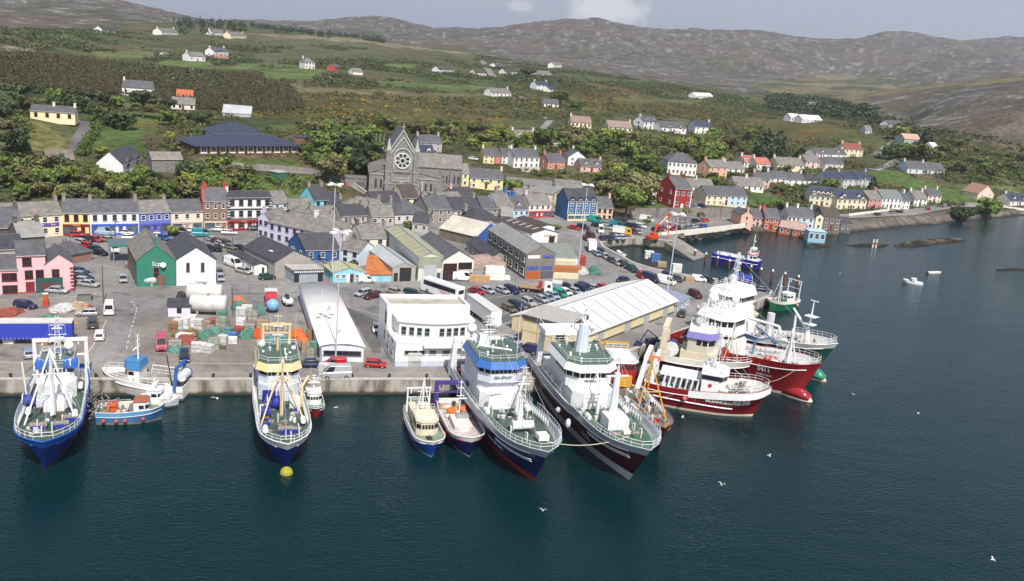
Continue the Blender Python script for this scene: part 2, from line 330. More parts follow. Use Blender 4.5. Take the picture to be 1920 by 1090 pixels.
for poly,col in[([(185,232),(250,222),(330,232),(285,250),(262,262),(285,290),(170,290),(160,275)],G2),([(150,215),(240,208),(320,215),(330,232),(185,232)],G2),([(58,226),(90,230),(100,248),(122,262),(124,284),(62,282),(52,250)],YG),([(0,215),(14,232),(14,268),(0,270)],YG),([(285,122),(310,112),(400,116),(400,124),(470,122),(470,130),(300,130)],G1),([(120,82),(170,80),(160,92),(128,90)],G1),([(95,65),(130,63),(135,78),(100,78)],G1),([(160,98),(290,98),(300,112),(180,108)],G3),([(440,118),(560,122),(560,128),(440,128)],G1),([(480,128),(610,132),(600,150),(500,148)],G1),([(690,150),(760,155),(930,163),(935,172),(790,166),(690,158)],G1),([(730,120),(790,122),(770,133),(730,130)],G3),([(540,165),(700,168),(700,180),(560,176)],G3),([(1060,200),(1110,204),(1090,216),(1050,212)],G1),([(1145,182),(1180,180),(1330,190),(1300,194),(1160,190)],G1),([(1145,150),(1250,165),(1240,168),(1150,158)],G2),([(1440,225),(1560,238),(1665,262),(1650,275),(1560,262),(1450,250)],(.10,.12,.035)),([(1622,318),(1665,318),(1720,335),(1800,358),(1835,372),(1825,384),(1760,380),(1700,352),(1640,350)],G2),([(1790,345),(1900,350),(1915,365),(1860,352),(1860,374),(1825,375)],G3),([(1398,362),(1440,362),(1475,376),(1520,392),(1500,388),(1440,388),(1398,384)],G2),([(1240,382),(1300,390),(1310,400),(1200,400),(1195,388)],(.10,.14,.03)),([(1136,300),(1200,305),(1200,325),(1140,318)],G2),([(0,88),(60,84),(75,90),(60,96),(0,95)],(.26,.22,.17)),([(500,236),(620,240),(640,262),(560,256)],(.13,.15,.05)),([(385,300),(560,300),(580,320),(480,318),(380,312)],(.10,.14,.04)),([(440,330),(560,322),(600,350),(640,372),(470,372)],(.10,.14,.04)),([(480,128),(760,92),(860,100),(740,86),(560,70),(480,66)],(.11,.12,.06)),([(460,62),(560,66),(700,76),(800,92),(880,100),(870,104),(700,82),(520,70)],(.24,.20,.12)),([(1290,420),(1400,400),(1440,395),(1380,388),(1300,398)],(.16,.14,.11)),([(1190,402),(1280,402),(1300,415),(1180,412)],(.17,.16,.14)),([(520,155),(700,170),(900,178),(930,172),(940,180),(700,180),(560,176)],(.17,.15,.08)),([(1075,158),(1140,166),(1210,180),(1180,182),(1080,172)],(.26,.20,.11)),([(1545,325),(1625,345),(1640,352),(1520,360)],(.09,.12,.04)),([(1600,407),(1700,402),(1780,394),(1790,416),(1700,426),(1600,434)],(.17,.155,.125)),([(1800,398),(1960,394),(1960,404),(1860,409)],(.13,.13,.08))]:
 fieldc(poly,col)
fieldc([(-40,100),(120,108),(300,130),(460,140),(545,165),(572,205),(520,214),(360,205),(230,180),(60,175),(-40,165)],(.092,.084,.044))
shore=(seg_dist(TX,TY,SEA,True)<5)&(~in_poly(TX,TY,QUAY))&(TZ<2.4)
isl=np.zeros(TX.shape,bool)
for p in ISLW:isl|=in_poly(TX,TY,p)
C=np.where((shore)[...,None],mixc(np.array((.045,.04,.03)),np.array((.17,.155,.13)),ss(TZ[...,None]+RK2,.5,1.6)),C)
C=np.where(isl[...,None],mixc(np.array((.035,.032,.022)),np.array((.15,.13,.10)),ss(TZ[...,None],.3,.8)),C)
GORSE=[[(450,170),(700,178),(960,190),(960,262),(760,258),(640,240),(470,212)],[(960,185),(1200,180),(1330,200),(1330,226),(1100,205),(960,212)],[(1040,150),(1210,172),(1220,196),(1060,176)],[(1440,226),(1600,245),(1500,275),(1330,262)],[(1290,225),(1440,225),(1440,300),(1340,260)],[(230,222),(330,236),(360,262),(280,256)],[(1640,338),(1700,350),(1690,362),(1640,352)]]
gm=np.zeros(TX.shape,bool)
for p in GORSE:gm|=zone(p)
C=np.where(gm[...,None],mixc(C,np.array((.12,.095,.04)),.5),C)
gcol=mixc(np.array((.26,.17,.03)),np.array((.20,.11,.03)),ss(n1,.4,.6))
C=mixc(C,gcol,(gm[...,None]*ss(fbm(TX/16+70,TY/16,4,.65)[...,None],.54,.68)*.6))
def terrain_mesh():
 me=bpy.data.meshes.new('hills');v=np.stack([TX,TY,TZ],-1).reshape(-1,3)
 idx=np.arange(NA*ND).reshape(ND,NA);q=np.stack([idx[:-1,:-1],idx[:-1,1:],idx[1:,1:],idx[1:,:-1]],-1).reshape(-1,4)
 q=q[(TZ.ravel()[q].max(1)>-2.9)]
 me.vertices.add(len(v));me.vertices.foreach_set('co',v.ravel().astype(np.float32));me.loops.add(q.size);me.loops.foreach_set('vertex_index',q.ravel().astype(np.int32))
 me.polygons.add(len(q));me.polygons.foreach_set('loop_start',(np.arange(len(q))*4).astype(np.int32));me.polygons.foreach_set('loop_total',np.full(len(q),4,np.int32))
 me.polygons.foreach_set('use_smooth',np.ones(len(q),bool));me.update(calc_edges=True)
 at_=me.color_attributes.new('Col','FLOAT_COLOR','POINT');cc=np.concatenate([C.reshape(-1,3)*.82,hm.reshape(-1,1)],1);at_.data.foreach_set('color',cc.ravel().astype(np.float32))
 m=bpy.data.materials.new('terrain');m.use_nodes=True;nt=m.node_tree;b=nt.nodes['Principled BSDF'];b.inputs['Roughness'].default_value=.95;b.inputs['Specular IOR Level'].default_value=.15
 a=N(nt,'ShaderNodeVertexColor',layer_name='Col');t=N(nt,'ShaderNodeTexCoord')
 def nz(s,d=6,lo=.35,hi=.65,a0=.5,a1=1.5,rg=.6):
  n=N(nt,'ShaderNodeTexNoise');n.inputs['Scale'].default_value=s;n.inputs['Detail'].default_value=d;n.inputs['Roughness'].default_value=rg;nt.links.new(t.outputs['Object'],n.inputs['Vector'])
  r_=N(nt,'ShaderNodeMapRange');r_.inputs[1].default_value=lo;r_.inputs[2].default_value=hi;r_.inputs[3].default_value=a0;r_.inputs[4].default_value=a1;nt.links.new(n.outputs[0],r_.inputs[0]);return r_.outputs[0],n.outputs[0]
 f1,h1=nz(.35,5,.35,.65,.62,1.35);f2,h2=nz(.035,8,.35,.65,.70,1.3,.7)
 mm=N(nt,'ShaderNodeMath',operation='MULTIPLY');nt.links.new(f1,mm.inputs[0]);nt.links.new(f2,mm.inputs[1])
 mx=N(nt,'ShaderNodeMixRGB',blend_type='MULTIPLY');mx.inputs[0].default_value=1;nt.links.new(a.outputs[0],mx.inputs[1]);nt.links.new(mm.outputs[0],mx.inputs[2])
 vo,hv=nz(.03,14,.54,.66,0,.42,.85);mk=N(nt,'ShaderNodeMath',operation='MULTIPLY');nt.links.new(vo,mk.inputs[0]);nt.links.new(a.outputs[1],mk.inputs[1])
 m2=N(nt,'ShaderNodeMixRGB');m2.inputs[2].default_value=(.25,.235,.215,1);nt.links.new(mk.outputs[0],m2.inputs[0]);nt.links.new(mx.outputs[0],m2.inputs[1])
 nt.links.new(m2.outputs[0],b.inputs['Base Color'])
 bp=N(nt,'ShaderNodeBump');bp.inputs['Strength'].default_value=.8;bp.inputs['Distance'].default_value=5;nt.links.new(h2,bp.inputs['Height']);nt.links.new(bp.outputs[0],b.inputs['Normal'])
 me.materials.append(m);o=bpy.data.objects.new('hills',me);COL.objects.link(o);return tag(o,kind='structure')
terrain=terrain_mesh()
# water
def water():
 m=bpy.data.materials.new('water');m.use_nodes=True;nt=m.node_tree;b=nt.nodes['Principled BSDF']
 b.inputs['Base Color'].default_value=(.003,.02,.022,1);b.inputs['Roughness'].default_value=.06;b.inputs['IOR'].default_value=1.33
 t=N(nt,'ShaderNodeTexCoord');mp=N(nt,'ShaderNodeMapping');mp.inputs['Rotation'].default_value=(0,0,R(-25));mp.inputs['Scale'].default_value=(1,2.0,1)
 nt.links.new(t.outputs['Object'],mp.inputs[0])
 def bump(s,dist,st,prev=None,det=3):
  n=N(nt,'ShaderNodeTexNoise');n.inputs['Scale'].default_value=s;n.inputs['Detail'].default_value=det;nt.links.new(mp.outputs[0],n.inputs['Vector'])
  bp=N(nt,'ShaderNodeBump');bp.inputs['Strength'].default_value=st;bp.inputs['Distance'].default_value=dist;nt.links.new(n.outputs[0],bp.inputs['Height'])
  if prev:nt.links.new(prev,bp.inputs['Normal'])
  return bp.outputs[0]
 nn=bump(1.1,.12,.9);nn=bump(.13,.4,.3,nn);nt.links.new(nn,b.inputs['Normal'])
 n=N(nt,'ShaderNodeTexNoise');n.inputs['Scale'].default_value=.014;n.inputs['Detail'].default_value=5;nt.links.new(t.outputs['Object'],n.inputs['Vector'])
 r_=N(nt,'ShaderNodeMapRange');r_.inputs[1].default_value=.35;r_.inputs[2].default_value=.65;r_.inputs[3].default_value=.03;r_.inputs[4].default_value=.16;nt.links.new(n.outputs[0],r_.inputs[0]);nt.links.new(r_.outputs[0],b.inputs['Roughness'])
 c=N(nt,'ShaderNodeMixRGB');c.inputs[1].default_value=(.001,.019,.0165,1);c.inputs[2].default_value=(.0015,.017,.026,1);nt.links.new(n.outputs[0],c.inputs[0]);nt.links.new(c.outputs[0],b.inputs['Base Color'])
 mb=MB();mb.add([(-900,-60,0),(1600,-60,0),(1600,900,0),(-900,900,0)],[(0,1,2,3)])
 tag(mb.build('sea',m),kind='structure')
 mb=MB();mb.add([(-2500,-200,-5),(4500,-200,-5),(4500,1200,-5),(-2500,1200,-5)],[(0,1,2,3)]);tag(mb.build('sea_bed',mat((.03,.04,.03))),kind='structure')
water()
def haze():
 mb=MB();mb.box((900,3300,290),(9600,7400,610));m=bpy.data.materials.new('haze');m.use_nodes=True;nt=m.node_tree;nt.nodes.clear();o_=N(nt,'ShaderNodeOutputMaterial');v=N(nt,'ShaderNodeVolumePrincipled')
 v.inputs['Color'].default_value=(.86,.90,1.0,1);v.inputs['Density'].default_value=.000105;v.inputs['Anisotropy'].default_value=.2;nt.links.new(v.outputs[0],o_.inputs['Volume']);tag(mb.build('haze',m),kind='stuff')
haze()
# quay and its walls
def ground_mat(col,name):
 m=bpy.data.materials.new(name);m.use_nodes=True;nt=m.node_tree;b=nt.nodes['Principled BSDF'];b.inputs['Roughness'].default_value=.9
 t=N(nt,'ShaderNodeTexCoord');prev=None
 for s,a0,a1,d,rg in((.06,.80,1.18,6,.6),(.7,.90,1.1,5,.6),(.15,.86,1.1,9,.75)):
  n=N(nt,'ShaderNodeTexNoise');n.inputs['Scale'].default_value=s;n.inputs['Detail'].default_value=d;n.inputs['Roughness'].default_value=rg;nt.links.new(t.outputs['Object'],n.inputs['Vector'])
  r_=N(nt,'ShaderNodeMapRange');r_.inputs[1].default_value=.36;r_.inputs[2].default_value=.64;r_.inputs[3].default_value=a0;r_.inputs[4].default_value=a1;nt.links.new(n.outputs[0],r_.inputs[0])
  if prev is None:prev=r_.outputs[0]
  else:
   mm=N(nt,'ShaderNodeMath',operation='MULTIPLY');nt.links.new(prev,mm.inputs[0]);nt.links.new(r_.outputs[0],mm.inputs[1]);prev=mm.outputs[0]
 vo=N(nt,'ShaderNodeTexVoronoi',feature='F1');vo.inputs['Scale'].default_value=.075;nt.links.new(t.outputs['Object'],vo.inputs['Vector']);sv=N(nt,'ShaderNodeSeparateXYZ');nt.links.new(vo.outputs['Color'],sv.inputs[0])
 rv=N(nt,'ShaderNodeMapRange');rv.inputs[3].default_value=.86;rv.inputs[4].default_value=1.1;nt.links.new(sv.outputs[0],rv.inputs[0]);br=N(nt,'ShaderNodeTexBrick',offset=0.0);br.inputs['Scale'].default_value=1;br.inputs['Brick Width'].default_value=6.5;br.inputs['Row Height'].default_value=6.5;br.inputs['Mortar Size'].default_value=.07
 for k_,v_ in(('Color1',1),('Color2',.95),('Mortar',.72)):br.inputs[k_].default_value=(v_,v_,v_,1)
 mpb=N(nt,'ShaderNodeMapping');mpb.inputs['Rotation'].default_value=(0,0,R(7));nt.links.new(t.outputs['Object'],mpb.inputs[0]);nt.links.new(mpb.outputs[0],br.inputs['Vector'])
 for e_ in(rv.outputs[0],br.outputs['Color']):
  mm=N(nt,'ShaderNodeMath',operation='MULTIPLY');nt.links.new(prev,mm.inputs[0]);nt.links.new(e_,mm.inputs[1]);prev=mm.outputs[0]
 ns=N(nt,'ShaderNodeTexNoise');ns.inputs['Scale'].default_value=.28;ns.inputs['Detail'].default_value=7;nt.links.new(t.outputs['Object'],ns.inputs['Vector']);rs=N(nt,'ShaderNodeMapRange');rs.inputs[1].default_value=.30;rs.inputs[2].default_value=.42;rs.inputs[3].default_value=.62;rs.inputs[4].default_value=1;nt.links.new(ns.outputs[0],rs.inputs[0])
 mm=N(nt,'ShaderNodeMath',operation='MULTIPLY');nt.links.new(prev,mm.inputs[0]);nt.links.new(rs.outputs[0],mm.inputs[1]);prev=mm.outputs[0]
 mx=N(nt,'ShaderNodeMixRGB',blend_type='MULTIPLY');mx.inputs[0].default_value=1;mx.inputs[1].default_value=(*col,1);nt.links.new(prev,mx.inputs[2]);nt.links.new(mx.outputs[0],b.inputs['Base Color'])
 return m
M_TAR=ground_mat((.235,.226,.218),'asphalt');M_TAR2=ground_mat((.135,.128,.124),'asphalt_dark');M_CONC=ground_mat((.27,.245,.22),'concrete');M_YARD=ground_mat((.235,.205,.18),'yard')
def wallmat():
 m=bpy.data.materials.new('quay_wall');m.use_nodes=True;nt=m.node_tree;b=nt.nodes['Principled BSDF'];b.inputs['Roughness'].default_value=.9
 t=N(nt,'ShaderNodeTexCoord');mp=N(nt,'ShaderNodeMapping');mp.inputs['Scale'].default_value=(1,1,.3);nt.links.new(t.outputs['Object'],mp.inputs[0])
 n=N(nt,'ShaderNodeTexNoise');n.inputs['Scale'].default_value=.6;n.inputs['Detail'].default_value=8;nt.links.new(mp.outputs[0],n.inputs['Vector'])
 cr_=N(nt,'ShaderNodeValToRGB');cr_.color_ramp.elements[0].position=.36;cr_.color_ramp.elements[0].color=(.13,.12,.10,1);cr_.color_ramp.elements[1].position=.6;cr_.color_ramp.elements[1].color=(.42,.39,.34,1);nt.links.new(n.outputs[0],cr_.inputs[0])
 s=N(nt,'ShaderNodeSeparateXYZ');nt.links.new(t.outputs['Object'],s.inputs[0]);ad=N(nt,'ShaderNodeMath',operation='MULTIPLY_ADD');ad.inputs[1].default_value=.8;nt.links.new(n.outputs[0],ad.inputs[0]);nt.links.new(s.outputs[2],ad.inputs[2])
 r_=N(nt,'ShaderNodeMapRange');r_.inputs[1].default_value=.75;r_.inputs[2].default_value=1.25;nt.links.new(ad.outputs[0],r_.inputs[0])
 mx=N(nt,'ShaderNodeMixRGB');mx.inputs[1].default_value=(.045,.042,.03,1);nt.links.new(r_.outputs[0],mx.inputs[0]);nt.links.new(cr_.outputs[0],mx.inputs[2]);nt.links.new(mx.outputs[0],b.inputs['Base Color'])
 return m
M_QW=wallmat()
def quay():
 mb=MB();n=len(QUAY)
 mb.add([(p.x,p.y,QZ)for p in QUAY],[tuple(range(n))[::-1]]if sum(QUAY[i].x*QUAY[(i+1)%n].y-QUAY[(i+1)%n].x*QUAY[i].y for i in range(n))<0 else[tuple(range(n))])
 mb.cur=1
 for i in range(n):
  a,b=QUAY[i],QUAY[(i+1)%n];mb.add([(a.x,a.y,-4),(b.x,b.y,-4),(b.x,b.y,QZ),(a.x,a.y,QZ)],[(0,1,2,3)])
 tag(mb.build('quay',[M_TAR,M_QW]),kind='structure')
 mb=MB()
 for a,b in zip(SEAE,SEAE[1:]):
  d=(b-a);L=d.length;d=d/L;nrm=Vector((-d.y,d.x));c=(a+b)/2+nrm*.35
  mb.box((c.x,c.y,QZ+.09),(L,.75,.2),math.atan2(d.y,d.x))
 tag(mb.build('quay_coping',mat((.46,.43,.38),.9,0,.2,.8)),kind='structure')
quay()
def sheet(name,px,z,m,on_ground=False,sub=0):
 P=[at(x,y,z)for x,y in px];mb=MB();mb.add([tuple(p)for p in P],[tuple(range(len(P)))])
 o=mb.build(name,m);tag(o,kind='structure');return o
def strip(name,pts,w,m,lift=.15,z=None,n=8):
 P=[]
 for a,b in zip(pts,pts[1:]):
  for k in range(n):P.append((a[0]+(b[0]-a[0])*k/n,a[1]+(b[1]-a[1])*k/n))
 P.append(pts[-1]);Q=[(at(x,y,z)if z is not None else ground(x,y))for x,y in P];Q=[q for q in Q if q is not None]
 mb=MB();vs=[]
 for i,q in enumerate(Q):
  d=(Q[min(i+1,len(Q)-1)]-Q[max(i-1,0)]);d.z=0;d.normalize();nr=Vector((-d.y,d.x,0))*w/2
  for s in(1,-1):
   p=q+nr*s;zz=z if z is not None else gz(p.x,p.y)+lift;vs.append((p.x,p.y,zz))
 mb.add(vs,[(2*i,2*i+1,2*i+3,2*i+2)for i in range(len(Q)-1)]);return tag(mb.build(name,m),kind='structure')
 # builders for houses
WC={}
def win_mesh(w,h,fr,bars):
 k=(round(w,1),round(h,1),fr,bars)
 if k not in WC:
  w,h=k[0],k[1];a=MB();a.box((0,-.02,0),(w,.10,h))
  pm=a.mesh('window',GLASS);f=MB();t=.09
  for x in(-w/2,w/2):f.box((x,-.05,0),(t,.12,h+t))
  for z in(-h/2,h/2):f.box((0,-.052,z),(w-t,.12,t))
  f.box((0,-.06,-h/2-.1),(w+.25,.2,.08))
  if bars:f.box((0,-.048,0),(w-t,.1,.06))
  if bars>1:f.box((0,-.046,0),(.06,.1,h-t))
  WC[k]=(pm,f.mesh('frame',mat(fr,.5,0,0)))
 return WC[k]
def link(name,me,parent=None,loc=(0,0,0),rz=0.0):
 o=bpy.data.objects.new(name,me);COL.objects.link(o);o.parent=parent;o.location=loc;o.rotation_euler=(0,0,rz);return o
WF=(.82,.82,.80)
def window(par,x,y,z,w,h,rz=0.0,fr=WF,bars=1,detail=True):
 pm,fm=win_mesh(w,h,fr,bars)
 o=link('window',pm,par,(x,y,z),rz)
 if detail:link('frame',fm,o)
 return o
def door(par,x,y,z0,w=1.0,h=2.1,rz=0.0,col=(.12,.03,.02),name='door'):
 mb=MB().box((0,-.03,h/2),(w,.1,h));o=mb.build(name,mat(col,.5,0,.1),par,(x,y,z0),rz)
 f=MB();f.box((w*.36,-.11,h*.45),(.06,.08,.16));f.build('handle',STEEL,o)
 return o
def text(s,size,m,parent,loc,rot=(R(90),0,0),ext=.02,bold=0.0,sx=1.0):
 cu=bpy.data.curves.new('t','FONT');cu.body=s;cu.size=size;cu.align_x='CENTER';cu.align_y='CENTER';cu.extrude=ext;cu.offset=bold;cu.resolution_u=2
 ob=bpy.data.objects.new('t',cu);COL.objects.link(ob);dg=bpy.context.evaluated_depsgraph_get();me=bpy.data.meshes.new_from_object(ob.evaluated_get(dg));bpy.data.objects.remove(ob)
 me.materials.clear();me.materials.append(m);o=bpy.data.objects.new('lettering',me);COL.objects.link(o);o.parent=parent;o.location=loc;o.rotation_euler=rot;o.scale=(sx,1,1);return o
class Bd:pass
FOOT=[]
def bld(name,label,fl,fr,dep,hp,roof='x',wall=(.75,.72,.65),rc=None,slope=36,win=None,fc=WF,side=None,chim='',cc=None,group=None,cat='house',doorx=None,doorc=(.15,.04,.03),shop=None,dorm=None,wm=None,z=None,hm_=None,ov=.25,detail=True,ww=1.0,wh=1.3,base=1.5,apex=None,gablets=None):
 b=Bd();g=ground(*fl)if z is None else at(fl[0],fl[1],z)
 if g is None:print('NOGROUND',label);return None
 zb=g.z;A=at(fl[0],fl[1],zb);B=at(fr[0],fr[1],zb);e=B-A;w=e.length;ang=math.atan2(e.y,e.x);ex=e/w;ey=Vector((-ex.y,ex.x,0))
 skew=0.0
 if isinstance(dep,tuple):
  D=at(dep[0],dep[1],zb)-A;d=max(3.0,D.dot(ey));skew=max(-.45,min(.45,D.dot(ex)/d))
 else:d=dep
 s=scale_at(A)*cp;h=hp/s if hm_ is None else hm_
 q_=[A+ex*u+ey*v+ex*v*skew for u,v in((-1,-1),(w+1,-1),(w+1,d+1),(-1,d+1))];FOOT.append([(p.x,p.y)for p in q_])
 wallm=wm or paint(wall);rm=rc if rc is not None else SLATE
 rt=empty(name,A,ang,label,cat,group);b.rt=rt;b.w,b.d,b.h,b.skew,b.ang,b.A=w,d,h,skew,ang,A
 P=lambda u,v,z_:(u+v*skew,v,z_)
 tn=math.tan(R(slope));ridge=h
 mb=MB()
 if roof=='x':
  ridge=h+d/2*tn;rings=[[P(u,0,-base),P(u,d,-base),P(u,d,h),P(u,d/2,ridge),P(u,0,h)]for u in(0,w)];mb.loft(rings)
 elif roof=='y':
  ridge=h+w/2*tn;rings=[[P(0,v,-base),P(w,v,-base),P(w,v,h),P(w/2,v,ridge),P(0,v,h)]for v in(0,d)];mb.loft(rings)
 elif roof=='arc':
  rise=w*tn/2;arc=[(w/2-w/2*math.cos(math.pi*i/12)*1.0,h+rise*math.sin(math.pi*i/12))for i in range(13)];ridge=h+rise
  mb.loft([[P(0,v,-base),P(w,v,-base)]+[P(u,v,z_)for u,z_ in arc[::-1]]for v in(0,d)])
 elif roof=='shed':
  ridge=h+d*tn;mb.loft([[P(u,0,-base),P(u,d,-base),P(u,d,ridge),P(u,0,h)]for u in(0,w)])
 else:
  mb.loft([[P(0,0,z_),P(w,0,z_),P(w,d,z_),P(0,d,z_)]for z_ in(-base,h)])
 b.wall=mb.build('wall',wallm,rt)
 t=.2;rb=MB()
 if roof=='x':
  for sgn in(0,1):
   v0=-ov if not sgn else d+ov;z0=h-ov*tn
   rb.loft([[P(u,v0,z0+.03),P(u,d/2,ridge+.03),P(u,d/2,ridge+.03+t),P(u,v0,z0+.03+t)]for u in(-ov*.6,w+ov*.6)])
 elif roof=='y':
  for sgn in(0,1):
   u0=-ov if not sgn else w+ov;z0=h-ov*tn
   rb.loft([[P(u0,v,z0+.03),P(w/2,v,ridge+.03),P(w/2,v,ridge+.03+t),P(u0,v,z0+.03+t)]for v in(-ov*.6,d+ov*.6)])
 elif roof=='arc':
  k=(w+2*ov)/w;a2=[(w/2+(u-w/2)*k,z_+.03)for u,z_ in arc];rb.smooth=True
  rb.loft([[P(u,v,z_)for u,z_ in a2]+[P(u,v,z_+t)for u,z_ in a2[::-1]]for v in(-ov,d+ov)])
 elif roof=='shed':
  rb.loft([[P(u,-ov,h-ov*tn+.03),P(u,d+ov,ridge+ov*tn+.03),P(u,d+ov,ridge+ov*tn+.03+t),P(u,-ov,h-ov*tn+.03+t)]for u in(-ov,w+ov)])
 elif roof=='hip':
  m=min(w,d)/2;ridge=h+m*tn;o_=ov*1.4
  if w>=d:r0,r1=P(m,d/2,ridge),P(w-m,d/2,ridge)
  else:r0,r1=P(w/2,m,ridge),P(w/2,d-m,ridge)
  e_=[P(-o_,-o_,h+.03),P(w+o_,-o_,h+.03),P(w+o_,d+o_,h+.03),P(-o_,d+o_,h+.03)];lo=[(x,y,z_-.15)for x,y,z_ in e_]
  rb.add(e_+[r0,r1]+lo,([(0,1,5,4),(1,2,5),(2,3,4,5),(3,0,4)]if w>=d else[(0,1,4),(1,2,5,4),(2,3,5),(3,0,4,5)])+[(6,7,1,0),(7,8,2,1),(8,9,3,2),(9,6,0,3),(6,9,8,7)])
 else:
  rb.loft([[P(-ov,-ov,z_),P(w+ov,-ov,z_),P(w+ov,d+ov,z_),P(-ov,d+ov,z_)]for z_ in(h+.02,h+.22)])
 b.roof=rb.build('roof',rm,rt);b.ridge=ridge
 if detail and roof in('x','y','hip')and w>3:
  rg=MB()
  if roof=='x':rg.tube(P(-.2,d/2,ridge+.22),P(w+.2,d/2,ridge+.22),.11,n=5)
  elif roof=='y':rg.tube(P(w/2,-.2,ridge+.22),P(w/2,d+.2,ridge+.22),.11,n=5)
  else:rg.tube(r0,r1,.12,n=5)
  rg.build('ridge_tiles',mat((.12,.10,.10),.7,0,.1),b.roof)
  if roof=='x':MB().tube((-.1,-ov-.05,h-ov*tn+.1),(w+.1,-ov-.05,h-ov*tn+.1),.07,n=5).build('gutter',mat((.5,.5,.5),.5,0,0),b.roof)
 cm=cc or wallm
 for c in chim:
  f={'l':.04,'r':.96,'m':.5,'k':.3,'n':.7}[c];cb=MB()
  if roof=='y':q=P(w/2,d*f,ridge);bx,by=(.6,.95)
  else:q=P(w*f if c not in 'lr' else(.4 if c=='l' else w-.4),d/2,ridge);bx,by=(.75,1.15)
  cb.box((q[0],q[1],ridge+.35),(bx,by,1.9));cb.box((q[0],q[1],ridge+1.35),(bx+.16,by+.16,.14));co=cb.build('chimney',cm,b.roof)
  pb=MB()
  for k in(-.28,.28):pb.tube((q[0],q[1]+k,ridge+1.4),(q[0],q[1]+k,ridge+1.85),.13,.10,n=6)
  pb.build('chimney_pot',mat((.35,.14,.08),.8,0,.2),co)
 nrow=0
 if win:
  n,rows=win;sh=h/rows;ww_=min(ww,w/n*.6);wh_=min(wh,sh*.55)
  for r_ in range(rows):
   if shop and r_==0:continue
   for i in range(n):
    u=w*(i+.5)/n;zz=sh*(r_+.55)
    if r_==0 and doorx is not None and abs(u-doorx*w)<w/n*.5:continue
    window(rt,u,-.0,zz,ww_,wh_,0,fc,detail=detail)
 if doorx is not None:door(rt,doorx*w,0,0,min(1.0,w*.2),min(2.1,h*.8),0,doorc)
 if side:
  for sd,n,rows in side:
   sh=h/rows
   for r_ in range(rows):
    for i in range(n):
     v=d*(i+.5)/n;zz=sh*(r_+.55)
     L_=math.atan2(1,skew)
     if sd=='L':window(rt,v*skew,v,zz,min(ww,d/n*.6),min(wh,sh*.55),L_-math.pi,fc,detail=detail)
     else:window(rt,w+v*skew,v,zz,min(ww,d/n*.6),min(wh,sh*.55),L_,fc,detail=detail)
 if shop:
  col,txt,tcol=shop;sh=min(3.1,h/(win[1]if win else 2)*1.02);sm=mat(col,.45,0,.08);fb=MB()
  fb.box((w/2,-.12,sh-.3),(w*.94,.28,.5));fb.box((w/2,-.1,.3),(w*.94,.2,.6));nb=max(2,int(w/2.4))
  for i in range(nb+1):fb.box((w*.03+w*.94*i/nb,-.11,sh/2),(.22,.26,sh-.1))
  so=fb.build('shopfront',sm,rt)
  for i in range(nb):
   if i==nb//2:door(so,w*.03+w*.94*(i+.5)/nb,-.05,.0,1.0,sh-.7,0,tuple(c*.6 for c in col))
   else:MB().box((w*.03+w*.94*(i+.5)/nb,-.06,sh/2+.02),(w*.94/nb-.24,.1,sh-1.15)).build('shop_window',GLASS2,so)
  if txt:text(txt,.42,mat(tcol,.5,0,0),so,(w/2,-.29,sh-.3))
 if dorm:
  for f in dorm:
   u=w*f;dz=h+.35;v0=.9 if roof=='x' else.6;db=MB();dw=min(1.6,w*.2)
   db.loft([[P(u-dw/2,v,dz-.5),P(u+dw/2,v,dz-.5),P(u+dw/2,v,dz+1.2),P(u,v,dz+1.75),P(u-dw/2,v,dz+1.2)]for v in(v0,v0+2.6)])
   do=db.build('dormer',wallm,b.roof);q=P(u,v0,dz+.55);window(do,q[0],q[1],q[2],dw*.6,1.0,0,fc,detail=detail)
   r2=MB()
   for sg in(-1,1):r2.loft([[P(u+sg*(dw/2+.15),v,dz+1.12),P(u,v,dz+1.8),P(u,v,dz+1.92),P(u+sg*(dw/2+.15),v,dz+1.24)]for v in(v0-.15,v0+2.7)])
   r2.build('dormer_roof',rm,do)
 if gablets:
  for f in gablets:
   u=w*f;dw=min(2.6,w*.22);z1=h+dw*.55;gb=MB()
   gb.loft([[P(u-dw/2,v,h-.3),P(u+dw/2,v,h-.3),P(u+dw/2,v,h+.25),P(u,v,z1),P(u-dw/2,v,h+.25)]for v in(-.06,min(d/2,2.4))]);go=gb.build('gablet',wallm,b.roof)
   q=P(u,-.06,h-.1);window(go,q[0],q[1],q[2],dw*.4,1.2,0,fc,detail=detail);r2=MB()
   for sg in(-1,1):r2.loft([[P(u+sg*(dw/2+.2),v,h+.13),P(u,v,z1+.04),P(u,v,z1+.2),P(u+sg*(dw/2+.2),v,h+.29)]for v in(-.3,min(d/2,2.6))])
   r2.build('gablet_roof',rm,go)
 b.P=P
 return b
def part(b,name,m,boxes,parent=None):
 mb=MB()
 for c,s in boxes:mb.box(c,s)
 return mb.build(name,m,parent or b.rt)
 # the town, building by building
CREAM=(.78,.70,.50);PINKW=(.80,.48,.50);YEL=(.78,.68,.32);WH=(.80,.80,.78);PEACH=(.76,.45,.30);LBLUE=(.42,.62,.78);REDF=(.16,.012,.012);LIL=(.58,.55,.72)
STONE=mat((.23,.225,.215),.9,0,.25,1.2,.2,'stone');STONEB=mat((.20,.17,.13),.9,0,.3,1.2,.2,'stone');DSTONE=mat((.13,.115,.10),.9,0,.3,1.0)
TIN=mat((.55,.54,.50),.5,0,.2,.5,0,'corr');TINB=mat((.075,.058,.052),.7,0,.2,.6,0,'corr');TING=mat((.30,.34,.24),.6,0,.15,.5,0,'corr');TINGR=mat((.27,.265,.25),.7,0,.2,.5,0,'corr')
CHS=mat((.30,.27,.24),.9,0,.2)
b=bld('bank','long cream bank with a purple name band at the left end of the main street',(8,450),(118,442),7.5,42,'x',CREAM,SLATEL,34,(5,2),side=None,chim='r',cc=CHS,cat='bank')
